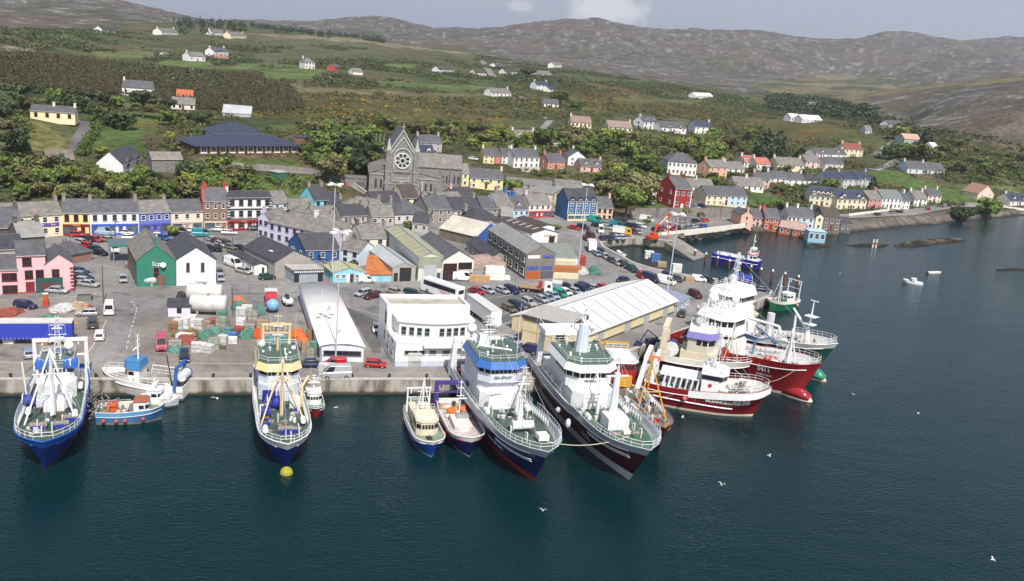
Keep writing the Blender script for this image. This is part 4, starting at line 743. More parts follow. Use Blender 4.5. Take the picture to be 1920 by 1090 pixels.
def church():
 zb=ground(750,366).z;A=at(721,365,zb);Bq=at(781,368.5,zb);e=Bq-A;w=e.length;ang=math.atan2(e.y,e.x)
 rt=empty('church',A,ang,'grey stone church with a round traceried rose window in its tall gabled front','church');st=mat((.25,.245,.235),.9,0,.22,1.0,.2,'stone');pale=mat((.42,.41,.39),.85,0,.15);rf=SLATEL
 s=scale_at(A)*cp;H_=117/s;hE=72/s;n0=w*.12;n1=w*.88
 mb=MB();dN=27.0
 mb.loft([[(n0,v,-3),(n1,v,-3),(n1,v,hE),(w/2,v,H_*.88),(n0,v,hE)]for v in(0,3)]).build('front_gable',st,rt)
 MB().loft([[(n0,v,-3),(n1,v,-3),(n1,v,hE+1.0),(w/2,v,H_*.97),(n0,v,hE+1.0)]for v in(3,dN)]).build('nave',st,rt)
 for sg,q in((0,n0-.3),(1,n1+.3)):MB().loft([[(q,v,hE+.9),(w/2,v,H_*.97+.1),(w/2,v,H_*.97+.35),(q,v,hE+1.15)]for v in(2.8,dN+.3)]).build('nave_roof',SLATE,rt)
 for a_,z_ in((H_*.88,0),(H_*.97,2.9)):
  c=MB();top=a_;
  for q in(n0-.2,n1+.2):c.tube((q,z_-.1,hE+(0 if z_==0 else 1)),(w/2,z_-.1,top+.25),.32,n=4)
  c.build('gable_coping',pale,rt)
 c=MB();c.box((w/2,2.9,H_+.6),(.22,.22,2.0)).box((w/2,2.9,H_+1.0),(1.0,.2,.22));c.build('stone_cross',pale,rt)
 cz,rr=hE*.87,w*.235
 rc_=MB();arch=[(w/2-rr*1.12,cz-rr*1.2)]+[(w/2+rr*1.12*math.cos(math.pi-math.pi*i/14),cz+rr*.25+rr*1.35*math.sin(math.pi*i/14)**.8*(1.0))for i in range(15)]+[(w/2+rr*1.12,cz-rr*1.2)]
 rc_.path([(x,-.12,z)for x,z in arch],.28,n=5).build('window_arch',pale,rt)
 g=MB();g.add([(w/2,-.06,cz)]+[(w/2+rr*math.cos(2*math.pi*i/24),-.06,cz+rr*math.sin(2*math.pi*i/24))for i in range(24)],[(0,(i+1)%24+1,i+1)for i in range(24)]);ro=g.build('rose_window',mat((.02,.022,.03),.15,0,.1),rt)
 tr=MB();ring=lambda cx,cz_,r_,k=16,t=.12:tr.path([(cx+r_*math.cos(2*math.pi*i/k),-.2,cz_+r_*math.sin(2*math.pi*i/k))for i in range(k+1)],t,n=4)
 ring(w/2,cz,rr,24,.2);ring(w/2,cz,rr*.33)
 for k in range(8):a=math.pi/4*k+math.pi/8;ring(w/2+rr*.62*math.cos(a),cz+rr*.62*math.sin(a),rr*.34,12,.1)
 tr.build('tracery',mat((.72,.72,.70),.7,0,.05),ro)
 for row,zf,nn,pc in((0,.56,8,.55),(1,.44,8,.4)):
  for k in range(nn):MB().box((w/2+(k-3.5)*rr*.27,-.05,hE*zf),(rr*.12,.12,rr*.3)).build('lancet_window' if row==0 else 'blind_arch',mat((.04,.04,.045),.3,0,0)if row==0 else pale,rt)
 MB().box((w/2,-.1,hE*.36),(w*.6,.3,.25)).box((w/2,-.1,hE*.60),(w*.55,.25,.2)).build('string_course',pale,rt)
 pw=w*.2;pm=MB();pm.loft([[(w/2-pw,v,-2),(w/2+pw,v,-2),(w/2+pw,v,hE*.16),(w/2,v,hE*.36),(w/2-pw,v,hE*.16)]for v in(-1.8,0)]);po=pm.build('porch',st,rt)
 MB().path([(w/2-pw,-1.9,hE*.15),(w/2,-1.9,hE*.36),(w/2+pw,-1.9,hE*.15)],.25,n=4).build('coping',pale,po)
 MB().add([(w/2-pw*.62,-1.85,0),(w/2+pw*.62,-1.85,0),(w/2+pw*.62,-1.85,hE*.12),(w/2,-1.85,hE*.27),(w/2-pw*.62,-1.85,hE*.12)],[(0,1,2,3,4)]).build('doorway',DARK,po)
 MB().box((w/2,-2.1,.9),(.5,.4,1.6)).ball((w/2,-2.1,1.9),.3,8,5).build('statue',WHITE,po)
 for x in(n0-.6,n1+.6):
  t=MB();t.box((x,.4,hE*.42),(1.9,2.2,hE*.84+3));t.box((x,.4,hE*.98),(1.5,1.6,hE*.3));to=t.build('turret',st,rt)
  MB().tube((x,.4,hE*1.12),(x,.4,hE*1.42),.95,.08,n=8).box((x,.4,hE*1.12),(1.8,1.8,.2)).build('pinnacle',pale,to)
  MB().box((x,.4,hE*.6),(2.2,2.5,.25)).box((x,.4,hE*.3),(2.3,2.6,.25)).build('band',pale,to)
 for x0,x1,hl in((-5.5,n0-.4,hE*.5),(n1+.4,w+9,hE*.44)):
  inner=x1 if x0<0 else x0;outer=x0 if x0<0 else x1;zi,zo=hl*1.35,hl
  a=MB().loft([[(outer,v,-3),(inner,v,-3),(inner,v,zi),(outer,v,zo)]for v in(1.2,dN-4)]).build('aisle',st,rt)
  MB().loft([[(outer-.3 if x0<0 else outer+.3,v,zo+.05),(inner,v,zi+.1),(inner,v,zi+.3),(outer-.3 if x0<0 else outer+.3,v,zo+.25)]for v in(1.0,dN-3.8)]).build('aisle_roof',rf,a)
  xm=(x0+x1)/2
  for k in(-.9,.9):MB().box((xm+k,1.15,hl*.52),(.7,.12,hl*.42)).build('lancet_window',mat((.05,.05,.055),.3,0,0),a)
  MB().box((xm,1.1,hl*.12),(abs(x1-x0),.25,.25)).box((xm,1.1,hl*.98),(abs(x1-x0),.25,.25)).build('band',pale,a)
 tr_=MB().loft([[(u,12,-3),(u,23,-3),(u,23,hE*.62),(u,17.5,hE*.92),(u,12,hE*.62)]for u in(n1,w+17)]);to=tr_.build('transept',st,rt)
 for v0 in(11.6,23.4):MB().loft([[(u,v0,hE*.62),(u,17.5,hE*.93),(u,17.5,hE*.93+.25),(u,v0,hE*.62+.25)]for u in(n1,w+17.3)]).build('transept_roof',rf,to)
 for k in range(5):MB().box((w+10.2+k*1.4,11.95,hE*.34),(.55,.12,2.6)).build('lancet_window',mat((.05,.05,.055),.3,0,0),to)
 for x in(w+9.4,w+13.0,w+16.8):MB().box((x,11.5,hE*.25),(.7,1.1,hE*.5+2)).build('buttress',st,to)
 MB().box((w+15.2,11.9,1.1),(1.0,.14,2.2)).build('door',mat((.30,.02,.02),.5,0,.1),to)
 ve=MB().box((-10.5,9.5,1.2),(9.5,6,5.5)).build('vestry',st,rt);MB().box((-10.5,9.5,4.05),(10,6.4,.25)).build('vestry_roof',rf,ve);MB().box((-13.6,6.45,1.2),(1.1,.12,2.4)).build('door',mat((.35,.02,.02),.5,0,.1),ve)
 for k in range(4):MB().box((-9.6+k*.8,6.45,2.1),(.4,.12,1.5)).build('lancet_window',mat((.05,.05,.055),.3,0,0),ve)
church()
NAVY=mat((.045,.055,.09),.5,0,.1,1,0,'slate');BRK=mat((.20,.09,.06),.8,0,.2,1)
b=bld('school','wide single-storey school under a sweeping dark navy hipped roof on the slope above the street',(372,290),(560,288),16,16,'hip',(.7,.68,.6),NAVY,20,None,wm=BRK,cat='school',ov=1.2)
for k in range(11):o=MB().box((b.w*(.05+.09*k),-.04,b.h*.5),(b.w*.062,.12,b.h*.8)).build('window_bay',WHITE,b.rt);[MB().box((b.w*(.05+.09*k)+j*b.w*.015,-.12,b.h*.58),(b.w*.011,.05,b.h*.5)).build('pane',GLASS,o)for j in(-1,0,1)]
b2=bld('school_hall','upper navy hipped roof block of the school with white walls',(420,268),(500,268),18,12,'hip',WH,NAVY,24,(6,1),cat='school',ov=1.0)
bld('school_hall','taller navy pyramid roof of the school rising behind the hall block',(437,256),(478,254),12,10,'hip',WH,NAVY,26,(4,1),cat='school',ov=1.0)
bld('brick_tower','small brick flue tower at the right end of the school roof',(551,284),(571,286),5,26,'flat',(.2,.09,.06),NAVY,wm=BRK,cat='building')
bld('bungalow','cream bungalow with a grey roof and dark red windows beside its sloping driveway',(57,222),(141,227),6.5,14,'x',(.78,.72,.46),SLATE,28,(4,1),REDF,chim='mr',cat='bungalow')
bld('dormer_house','white house with a dark slate roof and two front gables among the trees',(231,336),(266,321),8,26,'x',WH,SLATED,42,(2,2),REDF,gablets=(.3,.75),cat='house')
bld('ruined_house','old rubble stone house with a corrugated roof behind the main street',(285,322),(343,322),8,22,'x',(.3,.3,.3),mat((.24,.21,.19),.9,0,.3,.6,0,'corr'),24,None,wm=STONE,cat='ruin')
bld('old_store','long derelict stone store with a sagging slate roof left of the dormer house',(88,318),(140,318),8,19,'x',(.3,.3,.3),mat((.19,.16,.14),.9,0,.3,.6,0,'corr'),28,(3,1),wm=STONEB,cat='store')
HS=[('white house with a long blue-grey roof among dark trees on the left hillside',(229,178),(285,182),9,14,'x',WH,SLATE,(4,1),'l'),('low house with a bright orange-red roof behind the conifers',(331,188),(362,190),8,8,'x',(.6,.55,.5),mat((.45,.12,.05),.8,0,.2),(3,1),''),('pale pink-white bungalow below the orange-red roof',(321,204),(365,207),8,9,'x',(.75,.68,.66),SLATEL,(4,1),''),('low grey metal farm shed above the school',(417,218),(470,222),9,7,'x',(.5,.5,.5),GALV,None,''),('dark-roofed low house far up the left hill',(193,62),(218,63),10,5,'x',WH,SLATED,(3,1),''),('white farmhouse against the dark wood on the skyline',(303,66),(334,67),10,6,'x',WH,SLATEL,(4,1),'lr'),('white cottage just right of the dark skyline wood',(398,67),(421,68),9,6,'x',WH,SLATEL,(3,1),'l'),('cream house with three gables beside the skyline cottage',(432,73),(462,74),9,7,'x',CREAM,SLATEL,(4,1),'lr'),('long white farmhouse in the green fields',(356,115),(385,116),8,9,'x',WH,SLATEL,(4,1),'l'),('white farmhouse with two front gables above the farm lane',(401,106),(428,106),8,9,'x',WH,SLATE,(3,1),'lr'),('tiny white barn left of the long white farmhouse',(309,107),(318,107),5,4,'x',WH,SLATEL,None,''),('red-brown farm shed below the two-gabled farmhouse',(405,115),(430,116),6,5,'x',(.5,.3,.25),mat((.3,.15,.1),.8,0,.2),None,''),('square white two-storey house standing alone in the middle of the hillside',(572,129),(590,130),9,12,'hip',WH,SLATEL,(3,2),'l'),('small red house in the trees right of the square white house',(628,134),(637,134),7,7,'x',(.45,.08,.06),SLATE,(2,1),''),('low pale farm building below the small red house',(662,140),(680,141),7,5,'x',WH,SLATEL,None,''),('low white bungalow in the far row above the long field',(823,136),(852,137),8,5,'x',WH,TINB,(4,1),''),('white bungalow beside the far straight road',(891,142),(911,143),8,5,'x',WH,TINB,(3,1),''),('long white bungalow below the far straight road',(922,181),(958,182),8,7,'x',WH,SLATEL,(5,1),'r'),('blue-roofed house at the top of the far estate',(930,128),(945,128),8,4,'x',WH,SLATE,(2,1),''),('white terrace at the right of the far estate',(947,140),(970,141),8,5,'x',WH,TINB,(3,1),''),('white farmhouse with a navy roof and a side annexe on the far ridge',(1006,171),(1029,172),8,11,'x',WH,NAVY,(3,2),'lr'),('small white annexe with a navy roof beside the ridge farmhouse',(1030,173),(1044,173),7,5,'x',WH,NAVY,(2,1),''),('low white bungalow beside a round dark tree on the far slope',(1006,143),(1034,143),8,4,'x',WH,SLATEL,(3,1),''),('white cottage on the far slope under the rocky mountain',(1038,127),(1053,127),8,5,'x',WH,SLATEL,(2,1),''),('long white bungalow alone on the green rise before the mountains',(1303,185),(1336,186),8,5,'x',WH,WHITE,(5,1),''),('grey-roofed bungalow half hidden by trees below the ridge farmhouse',(1020,200),(1047,202),8,6,'x',WH,SLATE,(3,1),''),('cream bungalow with a brown tiled roof, leftmost of the mid-slope houses',(1070,238),(1108,241),9,9,'x',CREAM,mat((.26,.18,.14),.8,0,.15),(5,1),'l'),('brown-roofed bungalow with a garage beside the telegraph poles',(1140,246),(1185,249),9,8,'x',(.7,.62,.5),mat((.26,.2,.17),.8,0,.15),(5,1),'r'),('narrow grey-white house with a tall dormer gable',(1206,243),(1232,243),8,14,'x',(.7,.72,.75),SLATE,(3,2),'l'),('white bungalow with a blue-grey roof and two front gables',(1240,248),(1286,250),9,9,'x',WH,SLATE,(4,1),''),('white house with a deep blue roof at the right end of the mid-slope houses',(1302,251),(1333,253),9,13,'x',WH,NAVY,(3,2),'r'),('white house with paired dormers left of the bend in the lane',(965,268),(1006,269),8,11,'x',WH,SLATEL,(4,1),'lr'),('white two-storey house with a walled yard above the town',(962,315),(1010,316),9,20,'x',WH,SLATE,(5,2),'lr'),('terracotta pink house right of the white house with the walled yard',(1026,318),(1058,318),8,15,'x',(.55,.25,.18),SLATE,(3,2),'lr'),('tall white gabled house behind the grey cottages',(1064,310),(1097,312),8,15,'y',WH,SLATE,(2,2),'r'),('pink house with a large grey dormered roof',(1088,322),(1130,324),8,10,'x',(.7,.45,.4),SLATE,(3,1),'r'),('white hip-roofed institution with two rows of tall windows',(1250,327),(1304,331),11,24,'hip',WH,SLATE,(7,2),''),('peach two-storey house with end chimneys left of the red-roofed houses',(1328,332),(1362,332),8,18,'x',PEACH,SLATEL,(3,2),'lr'),('white cottage right of the peach two-storey house',(1363,325),(1395,326),8,9,'x',WH,SLATEL,(3,1),'l'),('white house with a tomato red roof and dormers',(1394,314),(1416,315),8,10,'x',WH,mat((.42,.14,.10),.8,0,.15),(3,1),'l'),('second red-roofed white house further right',(1417,320),(1443,321),8,12,'x',WH,mat((.42,.14,.10),.8,0,.15),(3,1),'l'),('pink gabled house with a blue slate roof',(1411,352),(1441,355),8,16,'x',(.72,.45,.42),SLATE,(3,2),'l'),('pale cream gabled house hidden behind the red house',(1212,368),(1258,372),10,16,'x',CREAM,SLATE,(3,2),'r'),('long grey-roofed white cottage right of the red house',(1283,358),(1338,360),8,9,'x',(.6,.62,.62),SLATEL,(4,1),'m'),('cream house with a pale blue right half under one slate roof',(1322,384),(1399,386),9,17,'x',CREAM,SLATE,(7,2),''),('white bungalow with a wide brown-grey roof',(1377,356),(1431,359),9,9,'x',WH,SLATEL,(5,1),'m'),('cream house with a buff roof left of the pink gabled pair',(1456,323),(1506,325),9,14,'x',CREAM,SLATEL,(4,2),'lr'),('pink two-storey house below the tall dark conifer',(1509,317),(1537,318),8,14,'x',(.76,.55,.5),SLATEL,(3,2),'r'),('pinkish gabled house with a grey roof beside the long white bungalow',(1546,318),(1580,319),8,11,'x',(.72,.6,.55),SLATE,(3,2),'l'),('long white bungalow with a grey dormered roof',(1528,297),(1586,298),8,8,'x',WH,SLATE,(6,1),'r'),('cream two-storey house with a maroon roof',(1582,294),(1616,296),9,14,'x',CREAM,mat((.22,.07,.06),.8,0,.1),(4,2),'lr'),('white house with a pink porch at the left of the right-hand village',(1441,347),(1473,349),8,13,'x',WH,SLATE,(3,2),'l'),('white gabled house second from the left of the right-hand village',(1474,349),(1508,350),8,12,'x',WH,SLATE,(3,2),'r'),('white bungalow with a dark hipped roof in the right-hand village',(1507,348),(1537,349),9,10,'hip',WH,SLATED,(3,1),''),('left house of the grey terrace with a navy gabled roof',(1548,353),(1578,354),9,17,'x',(.55,.55,.55),NAVY,(3,2),'l'),('middle house of the grey terrace with a navy gabled roof',(1579,354),(1605,354),9,17,'x',(.58,.58,.58),NAVY,(3,2),'l'),('right house of the grey terrace with a navy gabled roof',(1606,354),(1631,354),9,17,'x',(.52,.52,.53),NAVY,(3,2),'r'),('cream apartment block with a navy roof full of little dormers',(1516,384),(1564,389),10,18,'x',CREAM,NAVY,(5,2),''),('cream terrace with gablets and a long navy dormered roof',(1567,393),(1622,395),10,20,'x',CREAM,NAVY,(6,2),''),('salmon pink house in the shore terrace',(1626,392),(1650,392),9,18,'x',(.62,.28,.24),SLATEL,(3,2),'r'),('long white house with a green-grey roof in the shore terrace',(1651,391),(1688,392),9,19,'x',WH,mat((.16,.18,.17),.7,0,.1),(5,2),''),('small white house at the right end of the shore terrace',(1689,392),(1704,392),9,15,'x',WH,SLATE,(2,2),'r'),('white house with a gabled porch above the bend of the shore road',(1712,387),(1736,388),9,14,'x',WH,SLATEL,(3,2),'lr'),('cream house with two chimneys behind the white porch house',(1738,380),(1763,381),8,13,'x',CREAM,SLATE,(3,2),'lr'),('cream and pink gable-fronted house standing alone by the far shore',(1832,375),(1861,375),9,11,'y',(.78,.62,.5),mat((.3,.17,.13),.8,0,.1),(2,2),''),('dark-roofed dormer bungalow at the right edge of the photograph',(1893,386),(1930,387),9,9,'x',WH,NAVY,(4,1),'l'),('white house with a long grey roof on the green hill above the shore',(1700,325),(1771,330),10,9,'x',(.66,.7,.76),SLATE,(6,1),'lm'),('far white cottage above the valley wood',(1518,203),(1530,204),8,6,'x',WH,SLATEL,(2,1),''),('white bungalow left of the construction site on the ridge',(1482,228),(1500,229),8,7,'x',WH,WHITE,(3,1),''),('long white building with a yellow digger at its right end',(1503,231),(1540,233),9,7,'x',WH,WHITE,(5,1),''),('far white house in the trees below the rocky hill',(1667,240),(1694,241),8,6,'x',WH,SLATE,(3,1),''),('small grey house left of the bright green round tree',(1622,251),(1634,252),8,7,'x',(.6,.62,.65),SLATEL,(2,1),''),('pale green hall with a salmon pink roof',(1694,272),(1724,274),9,11,'x',(.36,.5,.42),mat((.55,.32,.25),.8,0,.1),(3,1),''),('white van-sized shed at the edge of the scrub',(1747,279),(1758,279),6,4,'x',WH,WHITE,None,''),('pale yellow house with bay windows right of the church',(838,348),(878,350),9,24,'x',(.78,.74,.40),SLATEL,(3,2),'l'),('pale yellow terrace behind the lime green tree',(880,352),(942,356),9,18,'x',(.78,.74,.42),SLATE,(4,2),'r'),('yellow house, leftmost of the hill terrace behind the church',(906,306),(926,307),8,14,'x',YEL,SLATE,(2,2),'l'),('red house in the middle of the hill terrace behind the church',(927,307),(939,307),8,14,'x',(.6,.15,.12),SLATE,(1,2),''),('white house, rightmost of the hill terrace behind the church',(940,307),(958,308),8,14,'x',WH,SLATE,(2,2),'r'),('grey gabled priest house with a tall chimney behind the church',(786,282),(828,283),8,14,'x',(.45,.44,.42),SLATE,(3,2),'lr'),('navy-roofed long house with white dormers behind the church',(774,296),(815,297),8,9,'x',WH,NAVY,(4,1),''),('grey slate hipped bungalow behind the church transept',(800,308),(840,310),8,7,'hip',WH,SLATEL,(3,1),''),('pink gable house at the far left end of the waterfront',(1387,426),(1408,427),8,22,'y',PEACH,SLATE,(1,2),'l'),('pink waterfront house with a grey roof right of the pink gable',(1408,427),(1430,428),8,18,'x',(.72,.42,.34),SLATE,(3,2),'r'),('brick red waterfront house with two bays',(1431,430),(1458,432),8,22,'x',(.48,.13,.06),SLATE,(3,2),'l'),('long low red boathouse on the sea wall',(1459,438),(1506,446),6,13,'x',(.50,.15,.07),mat((.42,.30,.26),.8,0,.2),(4,1),''),('white waterfront house with pale blue trim behind the red boathouse',(1474,426),(1498,428),9,20,'x',WH,SLATE,(3,2),'lr'),('pale blue waterfront house beside the white one',(1499,428),(1524,430),9,20,'x',(.55,.68,.76),SLATE,(2,2),'r'),('cream gable-fronted warehouse by the water',(1526,431),(1540,432),10,24,'y',CREAM,SLATED,(1,2),''),('dark stone warehouse with a brown roof at the waterside',(1541,432),(1573,434),10,22,'x',(.16,.14,.12),TINB,(3,2),''),('small black-and-white boathouse at the end of the waterfront',(1574,434),(1594,435),6,14,'x',(.12,.12,.12),SLATED,(2,1),''),('small grey water tank house in the gorse',(283+755,276),(1054,277),5,5,'flat',(.6,.6,.6),GALV,None,''),('pale container on the slope right of the white institution',(1350,318),(1372,320),5,5,'flat',(.7,.7,.7),GALV,None,''),]
for i,(lb,fl,fr,dp,hp,rf,wl,rc,wn_,ch)in enumerate(HS):
 dt=fl[1]>250
 gbl={'navy roof full of little':(.15,.85),'gablets and a long navy':(.12,.85),'two front gables':(.3,.75),'right house of the grey terrace':(.5,),'three gables':(.2,.5,.8)}
 gg=next((v for k,v in gbl.items()if k in lb),None);dm=(.15,.32,.5,.68,.85)if 'dormers' in lb and 'paired' not in lb and 'white dormers' not in lb else((.25,.75)if('dormer' in lb)else None)
 if fl[1]<200:dm=None
 bb=bld('hillside_house' if fl[1]<345 else 'house',lb,fl,fr,dp,hp,rf,wl,rc,34,wn_,chim=ch,detail=dt,doorx=(.5 if wn_ and wn_[0]>=3 else None),gablets=gg,dorm=dm,cat='shed' if 'shed' in lb or 'barn' in lb else 'house',side=(('L',1,2),)if rf=='x' and hp>12 and fl[0]>960 else None,base=3)
 if bb and 'pale blue right half' in lb:MB().box((bb.w*.75,-.02,bb.h/2),(bb.w*.5,.05,bb.h)).build('painted_wall',paint((.5,.68,.8)),bb.rt)
b=bld('red_house','dark red two-storey house with white corner stripes on the green bank',(1262,391),(1293,393),(1229,381),36,'x',(.34,.03,.03),SLATE,38,(3,2),chim='lr',side=(('L',2,2),),doorx=.5,doorc=WF)
part(b,'white_trim',WHITE,[((x,-.05,b.h/2),(.35,.14,b.h))for x in(.15,b.w-.15)]+[((b.w/2,-.05,b.h-.1),(b.w,.14,.2))])
b=bld('floating_office','light blue cabin on stilts standing in the water by the waterfront',(1514,452),(1546,455),5,18,'flat',(.30,.52,.66),mat((.45,.62,.72),.6,0,.1),z=.3,win=(3,1),cat='cabin',ww=1.6,wh=1.8)
# roads, walls on the land
strip('driveway',[(160,229),(163,240),(150,258),(143,285)],4.5,M_TAR2,.2);strip('road',[(385,306),(480,316),(560,321),(610,326),(650,340)],5.5,M_TAR,.25,n=5)
strip('lane',[(960,204),(1006,214),(1032,227),(1005,256)],4,M_TAR,.4);strip('lane',[(940,170),(962,176),(998,192)],4,M_TAR,.4);strip('far_road',[(903,112),(907,120),(925,147)],7,M_TAR,.8)
strip('road',[(1617,314),(1640,320),(1663,312),(1690,298)],5,M_TAR,.4);strip('road',[(1640,292),(1655,282),(1681,264)],6,M_TAR,.4)
strip('shore_road',[(1560,408),(1600,406),(1640,404),(1700,401),(1740,394),(1790,385),(1850,386),(1930,391),(1990,394)],7,M_TAR,.3,n=6)
strip('street',[(1022,428),(1048,398),(1056,378),(1075,364)],7,M_TAR,.15,n=10);strip('track',[(590,160),(620,152)],3,M_TAR,.4)
strip('side_road',[(1290,398),(1305,388),(1300,365),(1320,345)],9,M_TAR2,.25);strip('upper_path',[(640,336),(665,352),(698,372)],2.5,M_CONC,.25)
sheet('yard_surface',[(250,598),(545,600),(560,690),(270,700)],QZ+.012,M_YARD)
sheet('yard_surface',[(-60,565),(165,566),(215,600),(160,690),(-60,700)],QZ+.012,M_YARD)
sheet('car_park_surface',[(648,575),(714,604),(714,662),(700,662)],QZ+.012,M_TAR2);sheet('car_park_surface',[(672,548),(1005,540),(1140,548),(930,610),(905,600),(880,563),(715,562)],QZ+.010,M_TAR2)
sheet('concrete_apron',[(563,560),(600,560),(682,682),(640,690),(560,640),(548,600)],QZ+.006,M_CONC);sheet('concrete_apron',[(690,660),(740,690),(682,690),(640,560),(650,560)],QZ+.007,M_CONC)
sheet('quay_edge_paving',[(-60,697),(560,697),(835,697),(1045,700),(1050,711),(835,712),(-60,713)],QZ+.02,M_CONC)
MARK=mat((.62,.62,.60),.8,0,.3,1.5)
def dashes(name,pts,n,wd,gap=.5):
 A=[at(x,y,QZ+.03)for x,y in pts];mb=MB()
 for a,b in zip(A,A[1:]):
  for k in range(n):
   p=a.lerp(b,k/n);q=a.lerp(b,(k+gap)/n);d=(q-p).normalized();nr=Vector((-d.y,d.x,0))*wd/2;mb.add([p-nr,q-nr,q+nr,p+nr],[(0,1,2,3)])
 return tag(mb.build(name,MARK),kind='structure')
dashes('road_marking',[(237,655),(244,622),(252,598),(257,580),(245,562)],3,.16);dashes('road_marking',[(162,668),(186,628),(200,600)],1,.12,1);dashes('road_marking',[(-40,679),(110,680)],1,.12,1)
dashes('road_marking',[(355,681),(480,682)],1,.12,1);dashes('road_marking',[(60,561),(145,556),(170,552)],1,.14,1);dashes('road_marking',[(365,547),(384,549),(396,557)],1,.14,1)
dashes('parking_line',[(650,575),(714,592)],1,.14,1);dashes('parking_line',[(520,553),(560,554),(640,552)],1,.12,1);dashes('parking_line',[(905,600),(1000,572),(1120,545)],1,.16,1)
dashes('parking_line',[(715,562),(860,566),(1000,548)],1,.14,1)
def wall(name,label,pts,h,t,m,z=None,cat='wall'):
 mb=MB();P=[at(x,y,z)if z is not None else ground(x,y)for x,y in pts]
 for a,b in zip(P,P[1:]):
  n=max(1,int((b-a).length/6))
  for k in range(n):
   p=a.lerp(b,k/n);q=a.lerp(b,(k+1)/n)
   if z is None:p.z=gz(p.x,p.y);q.z=gz(q.x,q.y)
   d=(q-p);d.z=0;L=d.length;nr=Vector((-d.y,d.x,0)).normalized()*t/2
   mb.loft([[p-nr+Vector((0,0,z_)),p+nr+Vector((0,0,z_))][::1]+[q+nr+Vector((0,0,z_)),q-nr+Vector((0,0,z_))]for z_ in(-1.0,h)])
 o=mb.build(name,m);o2=tag(o,label,cat);return o
WALLC=mat((.74,.70,.62),.8,0,.15,.8)
wall('promenade_wall','long cream-white parapet wall along the stone promenade by the inner harbour',[(1234,442),(1262,439),(1330,432),(1397,424)],1.0,.45,WALLC,QZ)
wall('stone_wall','grey stone retaining wall on the bank below the red house',[(1180,408),(1240,406),(1300,405),(1398,408)],3.2,.6,mat((.22,.20,.18),.9,0,.3,.6,.2),QZ)
wall('stone_wall','low pale wall in front of the cream apartment block on the shore road',[(1590,406),(1640,400),(1668,396)],1.1,.4,WALLC)
wall('stone_wall','grey retaining wall beside the road below the school',[(480,318),(560,324),(595,330)],2.0,.5,mat((.25,.23,.22),.9,0,.3,.6,.2))
wall('stone_wall','pale sloping wall climbing from the street to the church forecourt',[(640,334),(668,352),(699,374)],1.2,.5,mat((.45,.43,.40),.9,0,.2))
wall('boundary_wall','white-rimmed yard wall under the white two-storey house above the town',[(975,322),(1012,324)],2.2,.4,mat((.5,.47,.43),.9,0,.2))
wall('boundary_wall','low white wall with gaps along the right end of the shore road',[(1862,387),(1890,391),(1925,395)],.9,.3,WALLC)
def shed_like():pass
bld('green_shed','dark green low shed on the grassy bank under the school road',(504,328),(522,332),4,7,'flat',(.05,.16,.09),mat((.4,.42,.4),.6,0,.1),cat='shed')
def rock_slope():
 r_=random.Random(3);top=[(1262,446),(1300,440),(1350,434),(1397,427),(1402,431)];bot=[(1268,458),(1300,452),(1350,445),(1400,436),(1412,438)]
 T=[at(x,y,QZ-.2)for x,y in top];B=[at(x,y,-.5)for x,y in bot];mb=MB();n=26;rows=[]
 def lp(L,f):f=f*(len(L)-1);i=min(int(f),len(L)-2);return L[i].lerp(L[i+1],f-i)
 for j in range(7):
  rows.append([lp(T,i/n/1.0).lerp(lp(B,i/n),j/6)+Vector((r_.uniform(-.4,.4),r_.uniform(-.4,.4),r_.uniform(-.3,.35)if 0<j<6 else 0))for i in range(n+1)])
 mb.loft(rows,closed=False,cap=False);tag(mb.build('rock_armour',mat((.22,.20,.18),.95,0,.4,.9,.4)),kind='structure')
rock_slope()
def slip():
 mb=MB();a=[at(x,y,QZ)for x,y in((1236,447),(1262,441))];b=[at(x,y,.25)for x,y in((1300,488),(1326,480))]
 mb.loft([[a[0],a[1],b[1],b[0]]]+[[Vector((p.x,p.y,-4))for p in(a[0],a[1],b[1],b[0])]]);tag(mb.build('slipway',[M_CONC]),kind='structure')
slip()
# trees and scrub
def leafmat(c,name):
 m=bpy.data.materials.new(name);m.use_nodes=True;nt=m.node_tree;b=nt.nodes['Principled BSDF'];b.inputs['Roughness'].default_value=.75;b.inputs['Specular IOR Level'].default_value=.25
 oi=N(nt,'ShaderNodeObjectInfo');hs=N(nt,'ShaderNodeHueSaturation');hs.inputs['Color'].default_value=(*c,1)
 r_=N(nt,'ShaderNodeMapRange');r_.inputs[3].default_value=.6;r_.inputs[4].default_value=1.3;nt.links.new(oi.outputs['Random'],r_.inputs[0]);nt.links.new(r_.outputs[0],hs.inputs['Value'])
 t=N(nt,'ShaderNodeTexCoord');nz=N(nt,'ShaderNodeTexNoise');nz.inputs['Scale'].default_value=.8;nz.inputs['Detail'].default_value=3;nt.links.new(t.outputs['Object'],nz.inputs['Vector'])
 r2=N(nt,'ShaderNodeMapRange');r2.inputs[1].default_value=.35;r2.inputs[2].default_value=.65;r2.inputs[3].default_value=.65;r2.inputs[4].default_value=1.4;nt.links.new(nz.outputs[0],r2.inputs[0])
 mx=N(nt,'ShaderNodeMixRGB',blend_type='MULTIPLY');mx.inputs[0].default_value=1;nt.links.new(hs.outputs[0],mx.inputs[1]);nt.links.new(r2.outputs[0],mx.inputs[2]);nt.links.new(mx.outputs[0],b.inputs['Base Color']);return m
LM={'green':leafmat((.125,.175,.042),'leaf_green'),'lime':leafmat((.20,.23,.045),'leaf_lime'),'dark':leafmat((.065,.09,.04),'leaf_dark'),'olive':leafmat((.17,.165,.07),'leaf_olive'),'bush':leafmat((.08,.11,.035),'leaf_bush')}
BARK=mat((.10,.08,.06),.9,0,.2,3)
